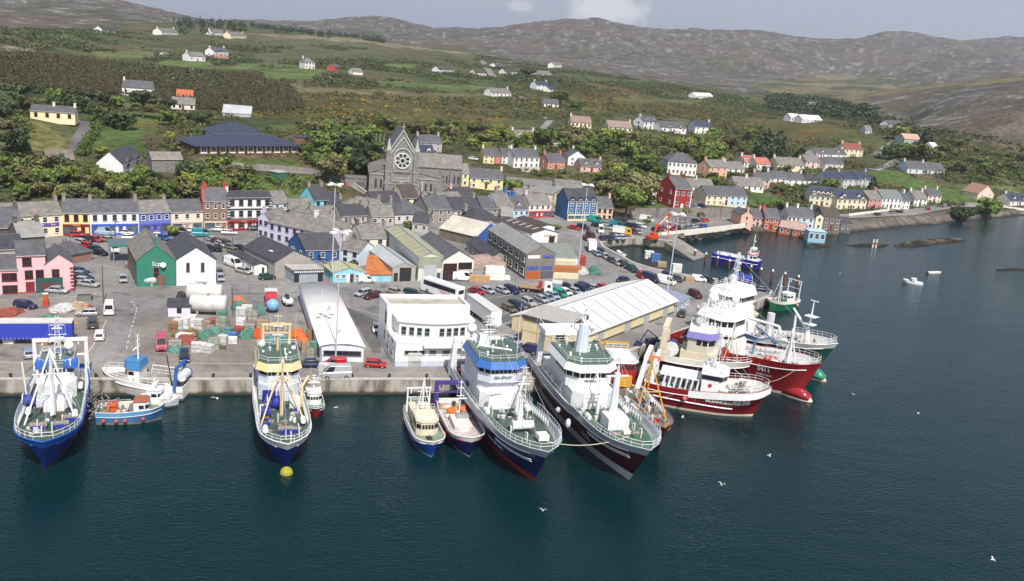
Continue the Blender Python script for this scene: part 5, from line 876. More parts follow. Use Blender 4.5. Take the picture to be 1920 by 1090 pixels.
def leaves(r_,lobes,n,sz):
 V=np.zeros((n*4,3));k=0;w=np.array([l[1]**2 for l in lobes]);w=w/w.sum();ch=r_.choice(len(lobes),n,p=w)
 for i in range(n):
  (cx,cy,cz),R_,fz=lobes[ch[i]][0],lobes[ch[i]][1],lobes[ch[i]][2]
  d=r_.normal(size=3);d/=np.linalg.norm(d);rr=R_*(.75+.35*r_.rand());c=np.array((cx,cy,cz))+d*rr*np.array((1,1,fz))
  nrm=d+r_.normal(size=3)*.55;nrm/=np.linalg.norm(nrm);a=np.cross(nrm,r_.normal(size=3));a/=np.linalg.norm(a)+1e-9;b=np.cross(nrm,a);s=sz*(.6+.8*r_.rand())
  V[4*i:4*i+4]=[c-a*s-b*s*.7,c+a*s-b*s*.7,c+a*s*.8+b*s*.8,c-a*s*.8+b*s*.7]
 return V
def mk_tree(kind,seed):
 r_=np.random.RandomState(seed);t=MB()
 if kind in('dark_conifer','larch'):
  H_=1.0;lobes=[((r_.uniform(-.04,.04),r_.uniform(-.04,.04),.18+.78*k/7),.27*(1-k/7.6)**.8+.02,.8)for k in range(8)];V=leaves(r_,lobes,620,.045);t.tube((0,0,-.1),(0,0,.9),.03,.006,n=5);mt='dark'
 elif kind=='pine':
  lobes=[((r_.uniform(-.28,.28),r_.uniform(-.28,.28),r_.uniform(.6,.92)),r_.uniform(.11,.19),.55)for k in range(9)];V=leaves(r_,lobes,700,.04);t.tube((0,0,-.1),(.03,0,.55),.035,.022,n=6);mt='dark'
  for l in lobes[:6]:t.tube((.02,0,.45),l[0],.015,.006,n=4)
 elif kind=='bush':
  lobes=[((r_.uniform(-.4,.4),r_.uniform(-.4,.4),r_.uniform(.25,.55)),r_.uniform(.22,.36),.8)for k in range(7)];V=leaves(r_,lobes,420,.075);mt='bush'
  for l in lobes[:4]:t.tube((0,0,-.1),l[0],.03,.01,n=4)
 else:
  lobes=[((0,0,.6),.25,.95)]+[((.27*math.cos(a+r_.rand()),.27*math.sin(a+r_.rand()),r_.uniform(.38,.82)),r_.uniform(.13,.21),.9)for a in np.linspace(0,6.28,10)[:-1]];V=leaves(r_,lobes,900,.042);mt='green'
  t.tube((0,0,-.1),(0,0,.4),.04,.028,n=6)
  for l in lobes[1:6]:t.tube((0,0,.3),l[0],.018,.006,n=4)
 me=bpy.data.meshes.new('crown');n=len(V)//4;me.from_pydata(V.tolist(),[],[(4*i,4*i+1,4*i+2,4*i+3)for i in range(n)]);me.materials.append(LM[mt]);me.update();return me,t.mesh('trunk',BARK)
PROTO={}
for k,ns in(('broadleaf_tree',5),('dark_conifer',3),('pine',2),('bush',4)):PROTO[k]=[mk_tree(k,10*i+len(k))for i in range(ns)]
def plant(kind,p,h,label,group=None,leaf=None,wide=1.0,cat='tree'):
 cm_,tm_=rnd.choice(PROTO[kind]);rt=empty(kind,p,rnd.uniform(0,6.28),label,cat,group);rt.scale=(h*wide,h*wide,h)
 c=link('crown',cm_,rt)
 if leaf:c.material_slots[0].link='OBJECT';c.material_slots[0].material=LM[leaf]
 link('trunk',tm_,rt);return rt
def plant_px(kind,px,py,hpx,label,group=None,leaf=None,wide=1.0,cat='tree'):
 g=ground(px,py)
 if g is None:return
 return plant(kind,g,hpx/(scale_at(g)*cp),label,group,leaf,wide,cat)
for k,px,py,h,lb,lf,wd in[('pine',28,215,58,'large dark pine with a bare leaning trunk at the upper left edge',None,1),('pine',58,212,52,'dark pine just right of the large pine at the left edge',None,.9),('pine',268,222,50,'spreading dark cypress in front of the white hillside house',None,1.2),('bush',218,238,40,'big round dark bush in the middle of the lawn',None,1.3),('broadleaf_tree',190,300,28,'yellow-green tree at the lower edge of the lawn','lime',1.1),('broadleaf_tree',30,292,52,'dark bushy tree beside the yellow-green bank at the left','dark',1.1),('broadleaf_tree',320,268,22,'round light green tree below the gorse clump','lime',1),('broadleaf_tree',620,345,56,'loose pale green tree standing over the school road wall','olive',1.1),('broadleaf_tree',652,308,58,'tall dark tree left of the church car park','dark',1.1),('broadleaf_tree',680,314,52,'tall dark green tree nearest the left aisle of the church','dark',1),('dark_conifer',668,322,56,'dark conifer in the trees left of the church','dark',1),('broadleaf_tree',905,350,28,'lime green round tree in front of the pale yellow terrace','lime',1.5),('broadleaf_tree',962,368,34,'dense green tree right of the pale yellow terrace','green',1.1),('broadleaf_tree',1172,412,66,'largest round green tree above the car park by the peach house','green',1.1),('broadleaf_tree',1150,392,56,'grey-green tree behind the peach house','olive',1.2),('broadleaf_tree',1205,386,60,'big pale olive tree left of the red house','olive',1.2),('dark_conifer',1432,300,56,'tall dark cypress above the red-roofed houses','dark',1.4),('dark_conifer',1456,298,50,'second dark cypress right of the tallest one above the red roofs','dark',1.3),('dark_conifer',1499,306,30,'small pointed conifer above the pink two-storey house','dark',1.5),('broadleaf_tree',1688,262,26,'bright lime green round tree near the pale green hall','lime',1.4),('dark_conifer',1735,272,34,'tall dark conifer right of the pale green hall','dark',1.2),('dark_conifer',1712,262,26,'dark conifer behind the pale green hall','dark',1.2),('broadleaf_tree',1700,300,32,'rounded dark green tree at the road fork','green',1.5),('broadleaf_tree',1730,304,34,'olive round tree above the long grey-roofed house','olive',1.4),('broadleaf_tree',1668,300,28,'bushy tree left of the road fork','green',1.3),('broadleaf_tree',1802,414,26,'dark bush overhanging the far shore','dark',2.0),('broadleaf_tree',1850,410,40,'large round green tree on the far shore','green',1.3),('broadleaf_tree',1553,360,26,'round green tree in front of the grey terrace','green',1.4),('dark_conifer',1634,362,30,'dark pointed conifer right of the grey terrace','dark',1.2),('broadleaf_tree',990,148,20,'round dark tree on the far ridge','dark',1.6),('broadleaf_tree',325,444,22,'small young street tree behind the green building roof','lime',1.0),('pine',1285,420,30,'palm-like tree with a shaggy head on the promenade','olive',.7),('pine',1312,424,26,'second shaggy promenade tree near the blue car','olive',.7),('broadleaf_tree',1212,424,14,'small green shrub tree in the car park','green',1.2),('broadleaf_tree',1050,198,28,'green tree beside the ridge farmhouse lane','green',1.3),('broadleaf_tree',1080,208,22,'small round tree right of the lane tree','green',1.3)]:
 plant_px(k,px,py,h,lb,None,lf,wd,'bush' if k=='bush' else 'tree')
for px,py,h,lb in[(768,428,16,'round green bush between the back roofs near the slate outhouse'),(782,430,14,'green hedge bush right of the round one among the back roofs'),(796,433,12,'low bush at the end of the hedge among the back roofs'),(664,500,14,'bush behind the rusty orange lean-to'),(548,520,10,'small shrub at the corner of the slate hall'),(948,350,18,'dense bush beside the wide flat-roofed store'),(1042,430,12,'small tree at the corner of the white rear hall')]:
 plant_px('bush',px,py,h,lb,None,'green',1.2,'bush')
foot=FOOT
def free(x,y):
 m=np.ones(len(x),bool)
 for f in foot:m&=~in_poly(x,y,f)
 return m
FIELDM=np.zeros(TX.shape,bool)
for poly in([(185,232),(250,222),(330,232),(285,250),(262,262),(285,290),(170,290),(160,275)],[(150,215),(240,208),(320,215),(330,232),(185,232)],[(58,226),(90,230),(100,248),(122,262),(124,284),(62,282),(52,250)],[(150,225),(170,225),(170,262),(150,290),(128,290),(110,255)],[(285,122),(310,112),(400,116),(400,124),(470,122),(470,130),(300,130)],[(480,128),(610,132),(600,150),(500,148)],[(690,150),(760,155),(930,163),(935,172),(790,166),(690,158)],[(1622,318),(1665,318),(1720,335),(1800,358),(1835,372),(1825,384),(1760,380),(1700,352),(1640,350)],[(1790,345),(1900,350),(1915,365),(1860,352),(1860,374),(1825,375)],[(1398,362),(1440,362),(1475,376),(1520,392),(1500,388),(1440,388),(1398,384)],[(1240,382),(1300,390),(1310,400),(1200,400),(1195,388)],[(385,296),(560,296),(600,330),(480,326),(382,312)],[(1290,340),(1345,395),(1400,402),(1270,402),(1296,385)],[(1560,400),(2000,380),(2000,400),(1560,440)],[(640,330),(700,330),(860,340),(960,330),(960,400),(640,400)],[(1140,182),(1330,190),(1300,196),(1160,192)],[(440,118),(560,122),(560,128),(440,128)],[(160,98),(290,98),(300,112),(180,108)],[(730,120),(790,122),(770,133),(730,130)],[(540,165),(700,168),(700,180),(560,176)],[(1440,225),(1560,238),(1665,262),(1650,275),(1560,262),(1450,250)],[(480,128),(500,100),(760,92),(900,104),(880,116),(560,112)]):
 FIELDM|=in_poly(TPX,TPY,poly)
LAND=(TZ>1.2)&(~in_poly(TX,TY,QUAY))&(~in_poly(TX,TY,SEA))&(~FIELDM)
prng=np.random.RandomState(11)
FX,FY,FZ=TX.ravel(),TY.ravel(),TZ.ravel();PXr,PYr=TPX.ravel(),TPY.ravel()
CELL=(np.gradient(TX,axis=1)**2+np.gradient(TY,axis=1)**2)**.5*(np.gradient(TX,axis=0)**2+np.gradient(TY,axis=0)**2)**.5;CELL=CELL.ravel()
def scatter(polys,n,noise=None,thr=.5,hmn=None):
 m=np.zeros(TX.shape,bool)
 for p in polys:m|=in_poly(TPX,TPY,p)
 m&=LAND
 if noise:m&=(fbm(TX/noise+33,TY/noise,4)>thr)
 idx=np.nonzero(m.ravel())[0]
 if not len(idx):return[]
 w=CELL[idx]**.85;k=prng.choice(idx,min(n*2,len(idx)),replace=False,p=w/w.sum());x=FX[k]+prng.uniform(-1,1,len(k));y=FY[k]+prng.uniform(-1,1,len(k));f=free(x,y);k,x,y=k[f][:n],x[f][:n],y[f][:n]
 return list(zip(x,y,FZ[k]-.1))
Z1=[(-10,312),(60,318),(140,330),(220,340),(350,325),(420,315),(470,330),(500,372),(350,376),(200,374),(-10,380)]
Z2=[(0,190),(60,205),(130,190),(240,205),(300,205),(360,225),(410,230),(350,250),(300,232),(200,225),(140,212),(0,230)]
Z3=[(560,290),(640,262),(720,262),(700,320),(620,335),(590,318)]
Z4=[(560,230),(800,245),(960,255),(1040,265),(1000,300),(900,285),(820,268),(700,262),(570,262)]
Z5=[(1010,258),(1130,262),(1240,270),(1340,262),(1380,290),(1330,318),(1240,330),(1225,380),(1150,395),(1110,350),(1130,320),(1060,285),(1000,285)]
Z6=[(1380,240),(1440,250),(1500,275),(1460,300),(1390,300)];Z7=[(1650,258),(1740,262),(1860,285),(1960,310),(1960,345),(1900,350),(1790,345),(1700,318)]
Z8=[(0,238),(50,232),(45,300),(70,310),(0,315)]
for zs,n,h0,h1,lb,gp,kinds in[([Z1],62,3.5,7,'bushy green tree in the thicket on the bank behind the main street','trees on the bank behind the main street',('green','green','olive','lime','dark')),([Z2,Z8],34,3.5,7.5,'dark bushy tree around the lawns on the left hillside','trees around the left hillside lawns',('dark','dark','green','olive')),([Z3],20,5,9,'leafy tree in the grove between the school and the church','trees between the school and the church',('dark','green','green','olive')),([Z4],46,4,7,'rounded tree in the green belt on the slope behind the church','trees on the slope behind the church',('green','olive','lime')),([Z5],76,4.5,9,'leafy green tree in the wood above the right side of the town','trees in the wood above the town',('green','green','lime','olive')),([[(1310,290),(1380,300),(1500,318),(1640,335),(1640,362),(1500,372),(1400,362),(1310,350)],[(1440,390),(1520,396),(1560,402),(1440,404)]],34,3,5.5,'small garden tree between the houses of the right-hand village','garden trees of the right-hand village',('green','dark','olive','green')),([Z6,Z7],40,3.5,6.5,'dark green tree among the scrub by the right-hand village','trees by the right-hand village',('dark','green','olive'))]:
 for x,y,z in scatter(zs,n):plant('broadleaf_tree',(x,y,z),rnd.uniform(h0,h1),lb,gp,rnd.choice(kinds),rnd.uniform(1.0,1.5))
def stuff(name,pos,hs,nq,shape,cols,label,cat,seed):
 r_=np.random.RandomState(seed);n=len(pos)
 if not n:return
 protos=[]
 for i in range(5):
  if shape=='cone':lobes=[((0,0,.15+.8*k/5),.24*(1-k/5.6)+.02,.9)for k in range(6)]
  else:lobes=[((r_.uniform(-.35,.35),r_.uniform(-.35,.35),r_.uniform(.2,.55)),r_.uniform(.22,.36),.75)for k in range(5)]
  protos.append(leaves(r_,lobes,nq,.10 if shape!='cone' else.085))
 P=np.array(pos);hs=np.array(hs);out_=np.empty((n,nq*4,3),np.float32);ang=r_.uniform(0,6.28,n);pi=r_.randint(0,5,n);wd=r_.uniform(1.0,1.9,n)if shape!='cone' else r_.uniform(.9,1.3,n)
 for i in range(n):
  v=protos[pi[i]];c,s=math.cos(ang[i]),math.sin(ang[i]);h=hs[i]
  out_[i,:,0]=(v[:,0]*c-v[:,1]*s)*h*wd[i]+P[i,0];out_[i,:,1]=(v[:,0]*s+v[:,1]*c)*h*wd[i]+P[i,1];out_[i,:,2]=v[:,2]*h+P[i,2]
 col=np.array(cols)[r_.randint(0,len(cols),n)]*1.3*r_.uniform(.7,1.35,(n,1));vc=np.ones((n,nq*4,4),np.float32);vc[:,:,:3]=col[:,None,:]
 me=bpy.data.meshes.new(name);nv=n*nq*4;me.vertices.add(nv);me.vertices.foreach_set('co',out_.ravel());me.loops.add(nv);me.loops.foreach_set('vertex_index',np.arange(nv,dtype=np.int32))
 me.polygons.add(nv//4);me.polygons.foreach_set('loop_start',np.arange(0,nv,4,dtype=np.int32));me.polygons.foreach_set('loop_total',np.full(nv//4,4,np.int32));me.update(calc_edges=True)
 a=me.color_attributes.new('Col','FLOAT_COLOR','POINT');a.data.foreach_set('color',vc.ravel())
 if 'scrubmat' not in MC:
  m=bpy.data.materials.new('scrub_leaf');m.use_nodes=True;nt=m.node_tree;b=nt.nodes['Principled BSDF'];b.inputs['Roughness'].default_value=.85;b.inputs['Specular IOR Level'].default_value=.2;vcn=N(nt,'ShaderNodeVertexColor',layer_name='Col');nt.links.new(vcn.outputs[0],b.inputs['Base Color']);MC['scrubmat']=m
 me.materials.append(MC['scrubmat']);o=bpy.data.objects.new(name,me);COL.objects.link(o);return tag(o,label,cat,kind='stuff')
GR=[(.07,.09,.026),(.05,.068,.022),(.095,.11,.034),(.075,.075,.035)]
NEARZ=[(-40,170),(560,150),(1000,150),(1340,190),(1640,245),(1960,284),(1960,400),(1560,400),(1240,396),(1000,372),(560,380),(-40,384)]
ps=scatter([Z1,Z2,Z3,Z4,Z5,Z6,Z7,Z8,[(960,320),(1240,335),(1640,335),(1700,385),(1560,392),(1240,385),(1100,350)]],3800);stuff('undergrowth',ps,prng.uniform(1.2,3.4,len(ps)),34,'b',GR+[(.10,.12,.03)],'low green undergrowth filling the banks between the trees','undergrowth',1)
ps=scatter([NEARZ],7500,38,.46);stuff('scrub',ps,prng.uniform(.9,3.2,len(ps)),22,'b',GR+[(.10,.075,.035)],'patchy green and brown scrub over the lower hillside','scrub',2)
MIDZ=[(-40,55),(300,60),(480,80),(900,105),(1100,135),(1340,175),(1640,215),(1800,250),(1960,276),(1960,300),(1640,250),(1340,200),(1000,160),(560,160),(-40,200)]
ps=scatter([MIDZ],8000,55,.50);stuff('hillside_scrub',ps,prng.uniform(1.8,5.2,len(ps)),13,'b',[(c[0]*.8,c[1]*.85,c[2])for c in GR],'dark hedges and thickets across the upper fields','scrub',3)
PLANT=[(-40,100),(120,108),(300,130),(460,140),(545,165),(572,205),(520,214),(360,205),(230,180),(60,175),(-40,165)]
ps=scatter([PLANT],17000);stuff('conifer_plantation',ps,prng.uniform(3.1,4.0,len(ps)),10,'cone',[(.062,.056,.030),(.056,.053,.027),(.068,.060,.031)],'brown-green young conifer plantation across the left hillside','plantation',4)
SKW=[(320,38),(400,42),(470,50),(560,56),(660,70),(730,82),(700,80),(560,66),(470,60),(400,68),(340,68)]
ps=scatter([SKW],1500);stuff('skyline_wood',ps,prng.uniform(9,14,len(ps)),16,'cone',[(.016,.028,.016),(.02,.033,.018)],'dark conifer wood along the left skyline','wood',5)
VW=[(1440,178),(1560,190),(1640,205),(1660,240),(1560,222),(1440,208)];ps=scatter([VW],700);stuff('valley_wood',ps,prng.uniform(5,9,len(ps)),16,'b',[(.03,.045,.022),(.045,.06,.03)],'hazy dark wood in the valley on the right','wood',6)
GZ=[GORSE[0],GORSE[1],GORSE[3],GORSE[4],GORSE[2]];ps=scatter(GZ,2300,16,.53);stuff('gorse',ps,prng.uniform(.8,1.9,len(ps)),18,'b',[(.32,.21,.02),(.10,.09,.03),(.10,.09,.03),(.12,.085,.03),(.06,.07,.025)],'flowering orange-yellow gorse scattered over the brown hillside','gorse',7)
hp_=[]
for a,b in zip([(182,228),(180,245),(168,262),(158,284)],[(180,245),(168,262),(158,284),(158,292)]):
 for k in range(14):
  g=ground(a[0]+(b[0]-a[0])*k/14+rnd.uniform(-2,2),a[1]+(b[1]-a[1])*k/14)
  if g:hp_.append(tuple(g))
o=stuff('hedge',hp_,np.full(len(hp_),2.2),60,'b',[(.05,.075,.02),(.07,.09,.025)],'thick clipped hedge between the driveway and the lawn','hedge',8)
# vehicles
def vehicle(kind):
 K={'hatchback':dict(L=3.95,W=1.7,H=1.45,hood=.82,belt=.92,c=(.24,.40,.90,.98)),'saloon':dict(L=4.5,W=1.75,H=1.43,hood=.80,belt=.92,c=(.20,.36,.74,.86)),'estate':dict(L=4.5,W=1.75,H=1.48,hood=.82,belt=.92,c=(.22,.36,.92,.985)),'jeep':dict(L=4.4,W=1.82,H=1.8,hood=1.08,belt=1.15,c=(.24,.36,.95,.99)),'small_van':dict(L=4.1,W=1.72,H=1.82,hood=1.0,belt=1.15,c=(.16,.34,.985,.995)),'van':dict(L=5.1,W=1.95,H=2.35,hood=1.2,belt=1.35,c=(.05,.24,.99,.995))}[kind]
 L,W,H,hood,belt=K['L'],K['W'],K['H'],K['hood'],K['belt'];c0,c1,c2,c3=K['c'];X=lambda f:L/2-f*L
 rt=empty(kind,(0,0,0));mb=MB();mb.smooth=False
 def ring(x,zt,hw,zb=.28):return[(x,-hw*.92,zb),(x,-hw,zb+.22),(x,-hw,zt-.16),(x,-hw*.9,zt),(x,hw*.9,zt),(x,hw,zt-.16),(x,hw,zb+.22),(x,hw*.92,zb)]
 tail=belt if kind in('hatchback','estate','jeep','small_van','van')else hood+.06
 mb.loft([ring(X(0),hood-.18,W/2*.86,.36),ring(X(.04),hood-.06,W/2*.95),ring(X(c0),hood+.06,W/2),ring(X(c0+.05),belt,W/2),ring(X(c2),belt,W/2),ring(X(c3 if c3<.97 else.97),tail,W/2*.99),ring(X(1),tail-.14,W/2*.9,.36)])
 hw,rw=W/2*.93,W/2*.78
 A=[(X(c0),hw*.98,belt-.08),(X(c1),rw,H-.04),(X(c2),rw,H-.02),(X(c3),hw*.96,belt-.02)];xm=(X(c1)+X(c2))/2
 sec=[[(x,-w_,z),(x,w_,z)]for x,w_,z in A];P=[p for s_ in sec for p in s_]
 mb.add(P+[(xm,-rw*.97,H),(xm,rw*.97,H)],[(0,1,3,2),(2,3,9,8),(8,9,5,4),(4,5,7,6),(0,2,4,6),(1,7,5,3),(2,8,4),(3,5,9),(0,6,7,1)])
 body=mb.build('body',mat((.5,.5,.52),.25,.25,.03,.8),rt)
 body.material_slots[0].link='OBJECT';body.material_slots[0].material=mat((.5,.5,.52),.25,.25,.03,.8)
 def pane(name,quad,o=.012,ins=.12):
  q=[Vector(p)for p in quad];c=sum(q,Vector())/4;n=(q[1]-q[0]).cross(q[3]-q[0]).normalized()
  if n.dot(c-Vector((0,0,belt)))<0:n=-n
  MB().add([p+(c-p)*ins+n*o for p in q],[(0,1,2,3)]).build(name,GLASS,rt)
 pane('windscreen',(P[0],P[1],P[3],P[2]),.015,.1)
 pane('rear_window',(P[6],P[7],P[5],P[4]),.015,.18)
 for s in(-1,1):
  a=[Vector((x,w_*s,z))for x,w_,z in A]
  lim=.38 if kind in('van','small_van')else 1.0;e0=a[0].lerp(a[3],.04);e1=a[0].lerp(a[3],lim*.95);u0=a[1].lerp(a[2],.03);u1=a[1].lerp(a[2],lim*.97 if lim==1 else.30)
  up=Vector((0,0,.05))
  n_=2 if lim==1 else 1
  for k in range(n_):
   f0,f1=k/n_+.015,(k+1)/n_-.015;q=[e0.lerp(e1,f0)+up,e0.lerp(e1,f1)+up,u0.lerp(u1,f1)-up,u0.lerp(u1,f0)-up];q=[p+Vector((0,s*.012,0))for p in q]
   MB().add(q,[(0,1,2,3)]).build('side_window',GLASS,rt)
 wr=.31 if kind in('hatchback','saloon','estate')else.36
 for x in(X(.18),X(.82)):
  for s in(-1,1):
   o=MB().tube((0,-.1,0),(0,.1,0),wr,n=12).build('wheel',RUBBER,rt,(x,s*(W/2-.08),wr));MB().tube((0,s*.04,0),(0,s*.11,0),wr*.58,n=8).build('rim',STEEL,o)
 for s in(-1,1):
  MB().box((X(0)-.06,s*W*.34,hood-.24),(.12,.34,.16)).build('headlight',mat((.7,.7,.72),.1,0,0),rt);MB().box((X(1)+.05,s*W*.39,tail-.2),(.12,.2,.26)).build('tail_light',mat((.35,.01,.01),.2,0,0),rt)
  MB().box((X(c0+.09),s*(W/2+.08),belt),(.12,.16,.12)).build('mirror',body.material_slots[0].material and RUBBER,rt)
 MB().box((X(0)+.02,0,.48),(.06,W*.5,.16)).build('grille',DARK,rt);MB().box((X(1)-.02,0,.55),(.04,.5,.12)).build('number_plate',mat((.7,.68,.5),.5,0,0),rt)
 return rt
VP={}
CC={'silver':(.50,.51,.53),'grey':(.22,.23,.24),'black':(.012,.012,.015),'dark blue':(.012,.02,.06),'navy':(.02,.025,.09),'blue':(.03,.10,.32),'red':(.42,.015,.02),'maroon':(.10,.01,.018),'white':(.78,.78,.77),'teal':(.02,.22,.26),'dark green':(.012,.05,.045),'pale blue':(.30,.40,.52),'beige':(.42,.38,.30),'gold':(.30,.25,.15),'dark grey':(.05,.055,.06),'pinkish red':(.45,.08,.12),'sea green':(.02,.28,.22),'bluish silver':(.32,.38,.46),'bronze':(.20,.17,.12),'orange-red':(.5,.08,.03),'purple':(.25,.04,.2)}
used=set();seen_lab={}
ROWN={}
def car(px,py,dx,dy,col,kind,where,group=None,z=None):
 p=ground(px,py)if z is None else at(px,py,z)
 q=at(px+dx,py+dy,p.z);a=math.atan2(q.y-p.y,q.x-p.x)
 if kind not in VP:VP[kind]=vehicle(kind);o=VP[kind]
 else:o=copy_tree(VP[kind])
 o.location=p;o.rotation_euler=(0,0,a)
 m=mat(CC[col],.28,.3 if col in('silver','bluish silver','grey','gold','beige','bronze')else 0,.04,.9)
 for ch in o.children:
  if ch.name.startswith('body'):ch.material_slots[0].material=m
 tag(o,f'{col} {kind.replace("_", " ")} {where}','van' if 'van' in kind else 'car',group or 'parked vehicles');return o
OR=['first','second','third','fourth','fifth','sixth','seventh','eighth','ninth','tenth','eleventh','twelfth','thirteenth','fourteenth','fifteenth','sixteenth']
def row(desc,dx,dy,items,group):
 for i,it in enumerate(items):
  px,py,col,kind=it[:4];ddx,ddy=(it[4],it[5])if len(it)>4 else(dx,dy)
  car(px,py,ddx,ddy,col,kind,f'{OR[i]} from left {desc}',group)
row('along the main street shopfronts',9,.3,[(146,444,'red','hatchback'),(196,441,'pale blue','van'),(235,440,'silver','estate'),(285,437,'maroon','hatchback'),(296,446,'white','saloon'),(334,441,'navy','van'),(363,436,'silver','hatchback'),(378,444,'teal','van'),(411,434,'silver','saloon'),(430,440,'silver','estate'),(477,432,'dark green','hatchback')],'cars along the main street')
row('in the diagonal rank of the left square',9,2.2,[(155,459,'silver','hatchback'),(163,453,'black','hatchback'),(166,465,'red','hatchback'),(180,453,'red','hatchback'),(179,471,'dark blue','saloon'),(187,478,'black','saloon'),(204,454,'beige','hatchback'),(214,472,'white','van',3,5)],'cars in the left square')
row('in the angled rank beside the white gabled store',8,2.6,[(308,450,'blue','hatchback'),(360,452,'silver','hatchback'),(393,470,'black','hatchback'),(398,453,'silver','saloon'),(408,457,'maroon','saloon'),(409,470,'black','hatchback',3,5),(415,462,'silver','hatchback'),(425,463,'dark grey','jeep'),(435,468,'grey','estate'),(438,475,'gold','hatchback'),(449,469,'black','saloon')],'cars in the middle square')
row('in the rank against the pink pub wall',9,1,[(150,514,'dark blue','hatchback'),(151,520,'bluish silver','saloon'),(156,525,'dark green','saloon'),(159,531,'silver','hatchback'),(166,537,'silver','saloon')],'cars beside the pink pub')
row('between the white store and the slate hall',3,6,[(412,515,'grey','hatchback'),(413,526,'silver','hatchback'),(425,492,'silver','hatchback'),(437,500,'white','van',8,3),(457,512,'silver','saloon',8,2),(501,524,'dark green','hatchback',9,-.5)],'cars by the slate hall')
for a in[(107,549,10,.6,'silver','saloon','parked in front of the pink gabled pub'),(231,527,1.2,8,'silver','saloon','facing the quay beside the emerald green building'),(243,449,8,0,'silver','hatchback','alone behind the green canopy'),(48,577,9,1.5,'navy','estate','near the red pump at the left yard edge'),(163,592,-10,0,'silver','hatchback','beside the white van in the left yard'),(205,586,.8,-8,'white','van','driving up the middle of the quay road'),(174,612,0,-8,'dark grey','jeep','behind the silver hatchback at the road edge'),(187,634,1,-8,'white','estate','with a roof rack on the quay road'),(55,667,0,-8,'bluish silver','estate','parked against the blue curtain trailer'),(112,671,9,0,'blue','saloon','behind the mast of the big blue trawler at left'),(303,652,0,8,'pinkish red','van','parked left of the net heaps'),(346,674,.3,8,'dark blue','estate','parked below the net heaps'),(485,670,.5,8,'bluish silver','hatchback','behind the cream-wheelhouse blue trawler'),(580,688,-9,0,'navy','saloon','left of the red van in front of the barrel-roofed shed'),(628,689,-9,0,'red','small_van','in front of the barrel-roofed shed'),(630,708,-9,.2,'silver','van','nearest the quay edge in front of the red van'),(704,688,9,.5,'red','hatchback','between the barrel-roofed shed and the white harbour office'),(706,620,.6,7,'white','saloon','beside the left wall of the harbour office'),(681,554,-8,2,'silver','estate','left of the maroon estate behind the barrel-roofed shed'),(698,559,-8,2,'maroon','estate','behind the barrel-roofed shed'),(742,552,8,2,'beige','hatchback','hidden behind the harbour office roof, left of the teal car'),(773,554,8,2,'dark green','estate','behind the harbour office roof'),(687,530,9,0,'white','small_van','by the turquoise lean-to'),(867,526,9,.5,'white','van','in front of the white gable shop'),(960,643,8,3,'bluish silver','saloon','left of the navy van by the yellow office block'),(991,660,-9,-2,'navy','small_van','with pale blue roof panel by the yellow office block'),(1168,528,8,-2,'navy','saloon','driving across the open pier car park'),(1303,557,8,4,'maroon','jeep','right of the blue-grey lean-to on the pier'),(1361,533,9,0,'dark blue','jeep','beside the blue net drums on the pier'),(1427,546,9,1,'navy','saloon','near the pier end'),(1278,592,2,-7,'dark grey','saloon','behind the mast of the cream trawler on the pier'),(1122,648,8,-3,'beige','saloon','along the front of the yellow warehouse'),(1141,670,8,-3,'red','hatchback','on the pier edge behind the maroon trawler'),(7,237,1,5,'teal','hatchback','on the yellow-green bank at the left edge'),(1310,528,9,1,'white','small_van','left of the black car on the inner quay edge'),(1328,529,8,3,'black','hatchback','right of the white van on the inner quay edge'),(1249,533,9,2,'white','van','largest white van near the inner quay edge'),(1219,528,8,3,'navy','van','left of the largest white van on the inner quay'),(1218,383,8,2,'silver','saloon','on the grass above the car park trees'),(1304,391,8,2,'silver','saloon','right of the red house'),(1315,389,8,2,'navy','saloon','furthest right beside the red house'),(1292,360,8,2,'purple','hatchback','behind the red house'),(1314,367,8,2,'silver','hatchback','in the yard of the grey cottage'),(1334,337,8,2,'blue','hatchback','below the peach two-storey house'),(1049,383,5,-6,'silver','hatchback','parked up the sloping street'),(1056,379,5,-6,'dark grey','hatchback','above the silver one on the sloping street'),(1034,406,0,-8,'navy','hatchback','beside the corner shop'),(1057,406,3,-7,'dark grey','van','against the dark blue gabled house'),(1645,405,8,-.5,'black','hatchback','on the shore road below the cream terrace'),(1672,401,8,-.5,'grey','hatchback','left of the pair on the shore road'),(1686,400,8,-.5,'black','saloon','right of the pair on the shore road'),(1740,395,4,4,'red','hatchback','on the bend of the shore road'),(887,300,8,1,'white','saloon','beside the terrace road behind the church'),(716,284,8,1,'white','hatchback','in the church car park by the flagpoles'),(810,357,5,5,'dark blue','van','against the right wall of the church'),(1126,436,1.5,7,'white','van','facing the viewer in the town car park')]:
 car(*a)
row('in the front rank behind the harbour office',8,3,[(893,550,'red','saloon'),(914,549,'silver','hatchback'),(942,549,'silver','hatchback'),(959,549,'navy','jeep')],'cars in the quay car park')
row('in the upper right rank of the quay car park',8,3,[(1060,541,'black','saloon'),(1079,551,'silver','hatchback'),(1090,547,'dark blue','jeep'),(1096,541,'navy','estate'),(1112,544,'silver','saloon'),(1129,543,'red','saloon')],'cars in the quay car park')
row('in the long diagonal quay rank',8,4,[(955,583,'bronze','estate'),(967,579,'dark blue','jeep'),(991,573,'silver','jeep'),(1015,565,'silver','saloon'),(1026,562,'bluish silver','saloon'),(1036,558,'pale blue','saloon'),(1051,556,'sea green','small_van'),(1061,552,'white','hatchback')],'cars in the quay car park')
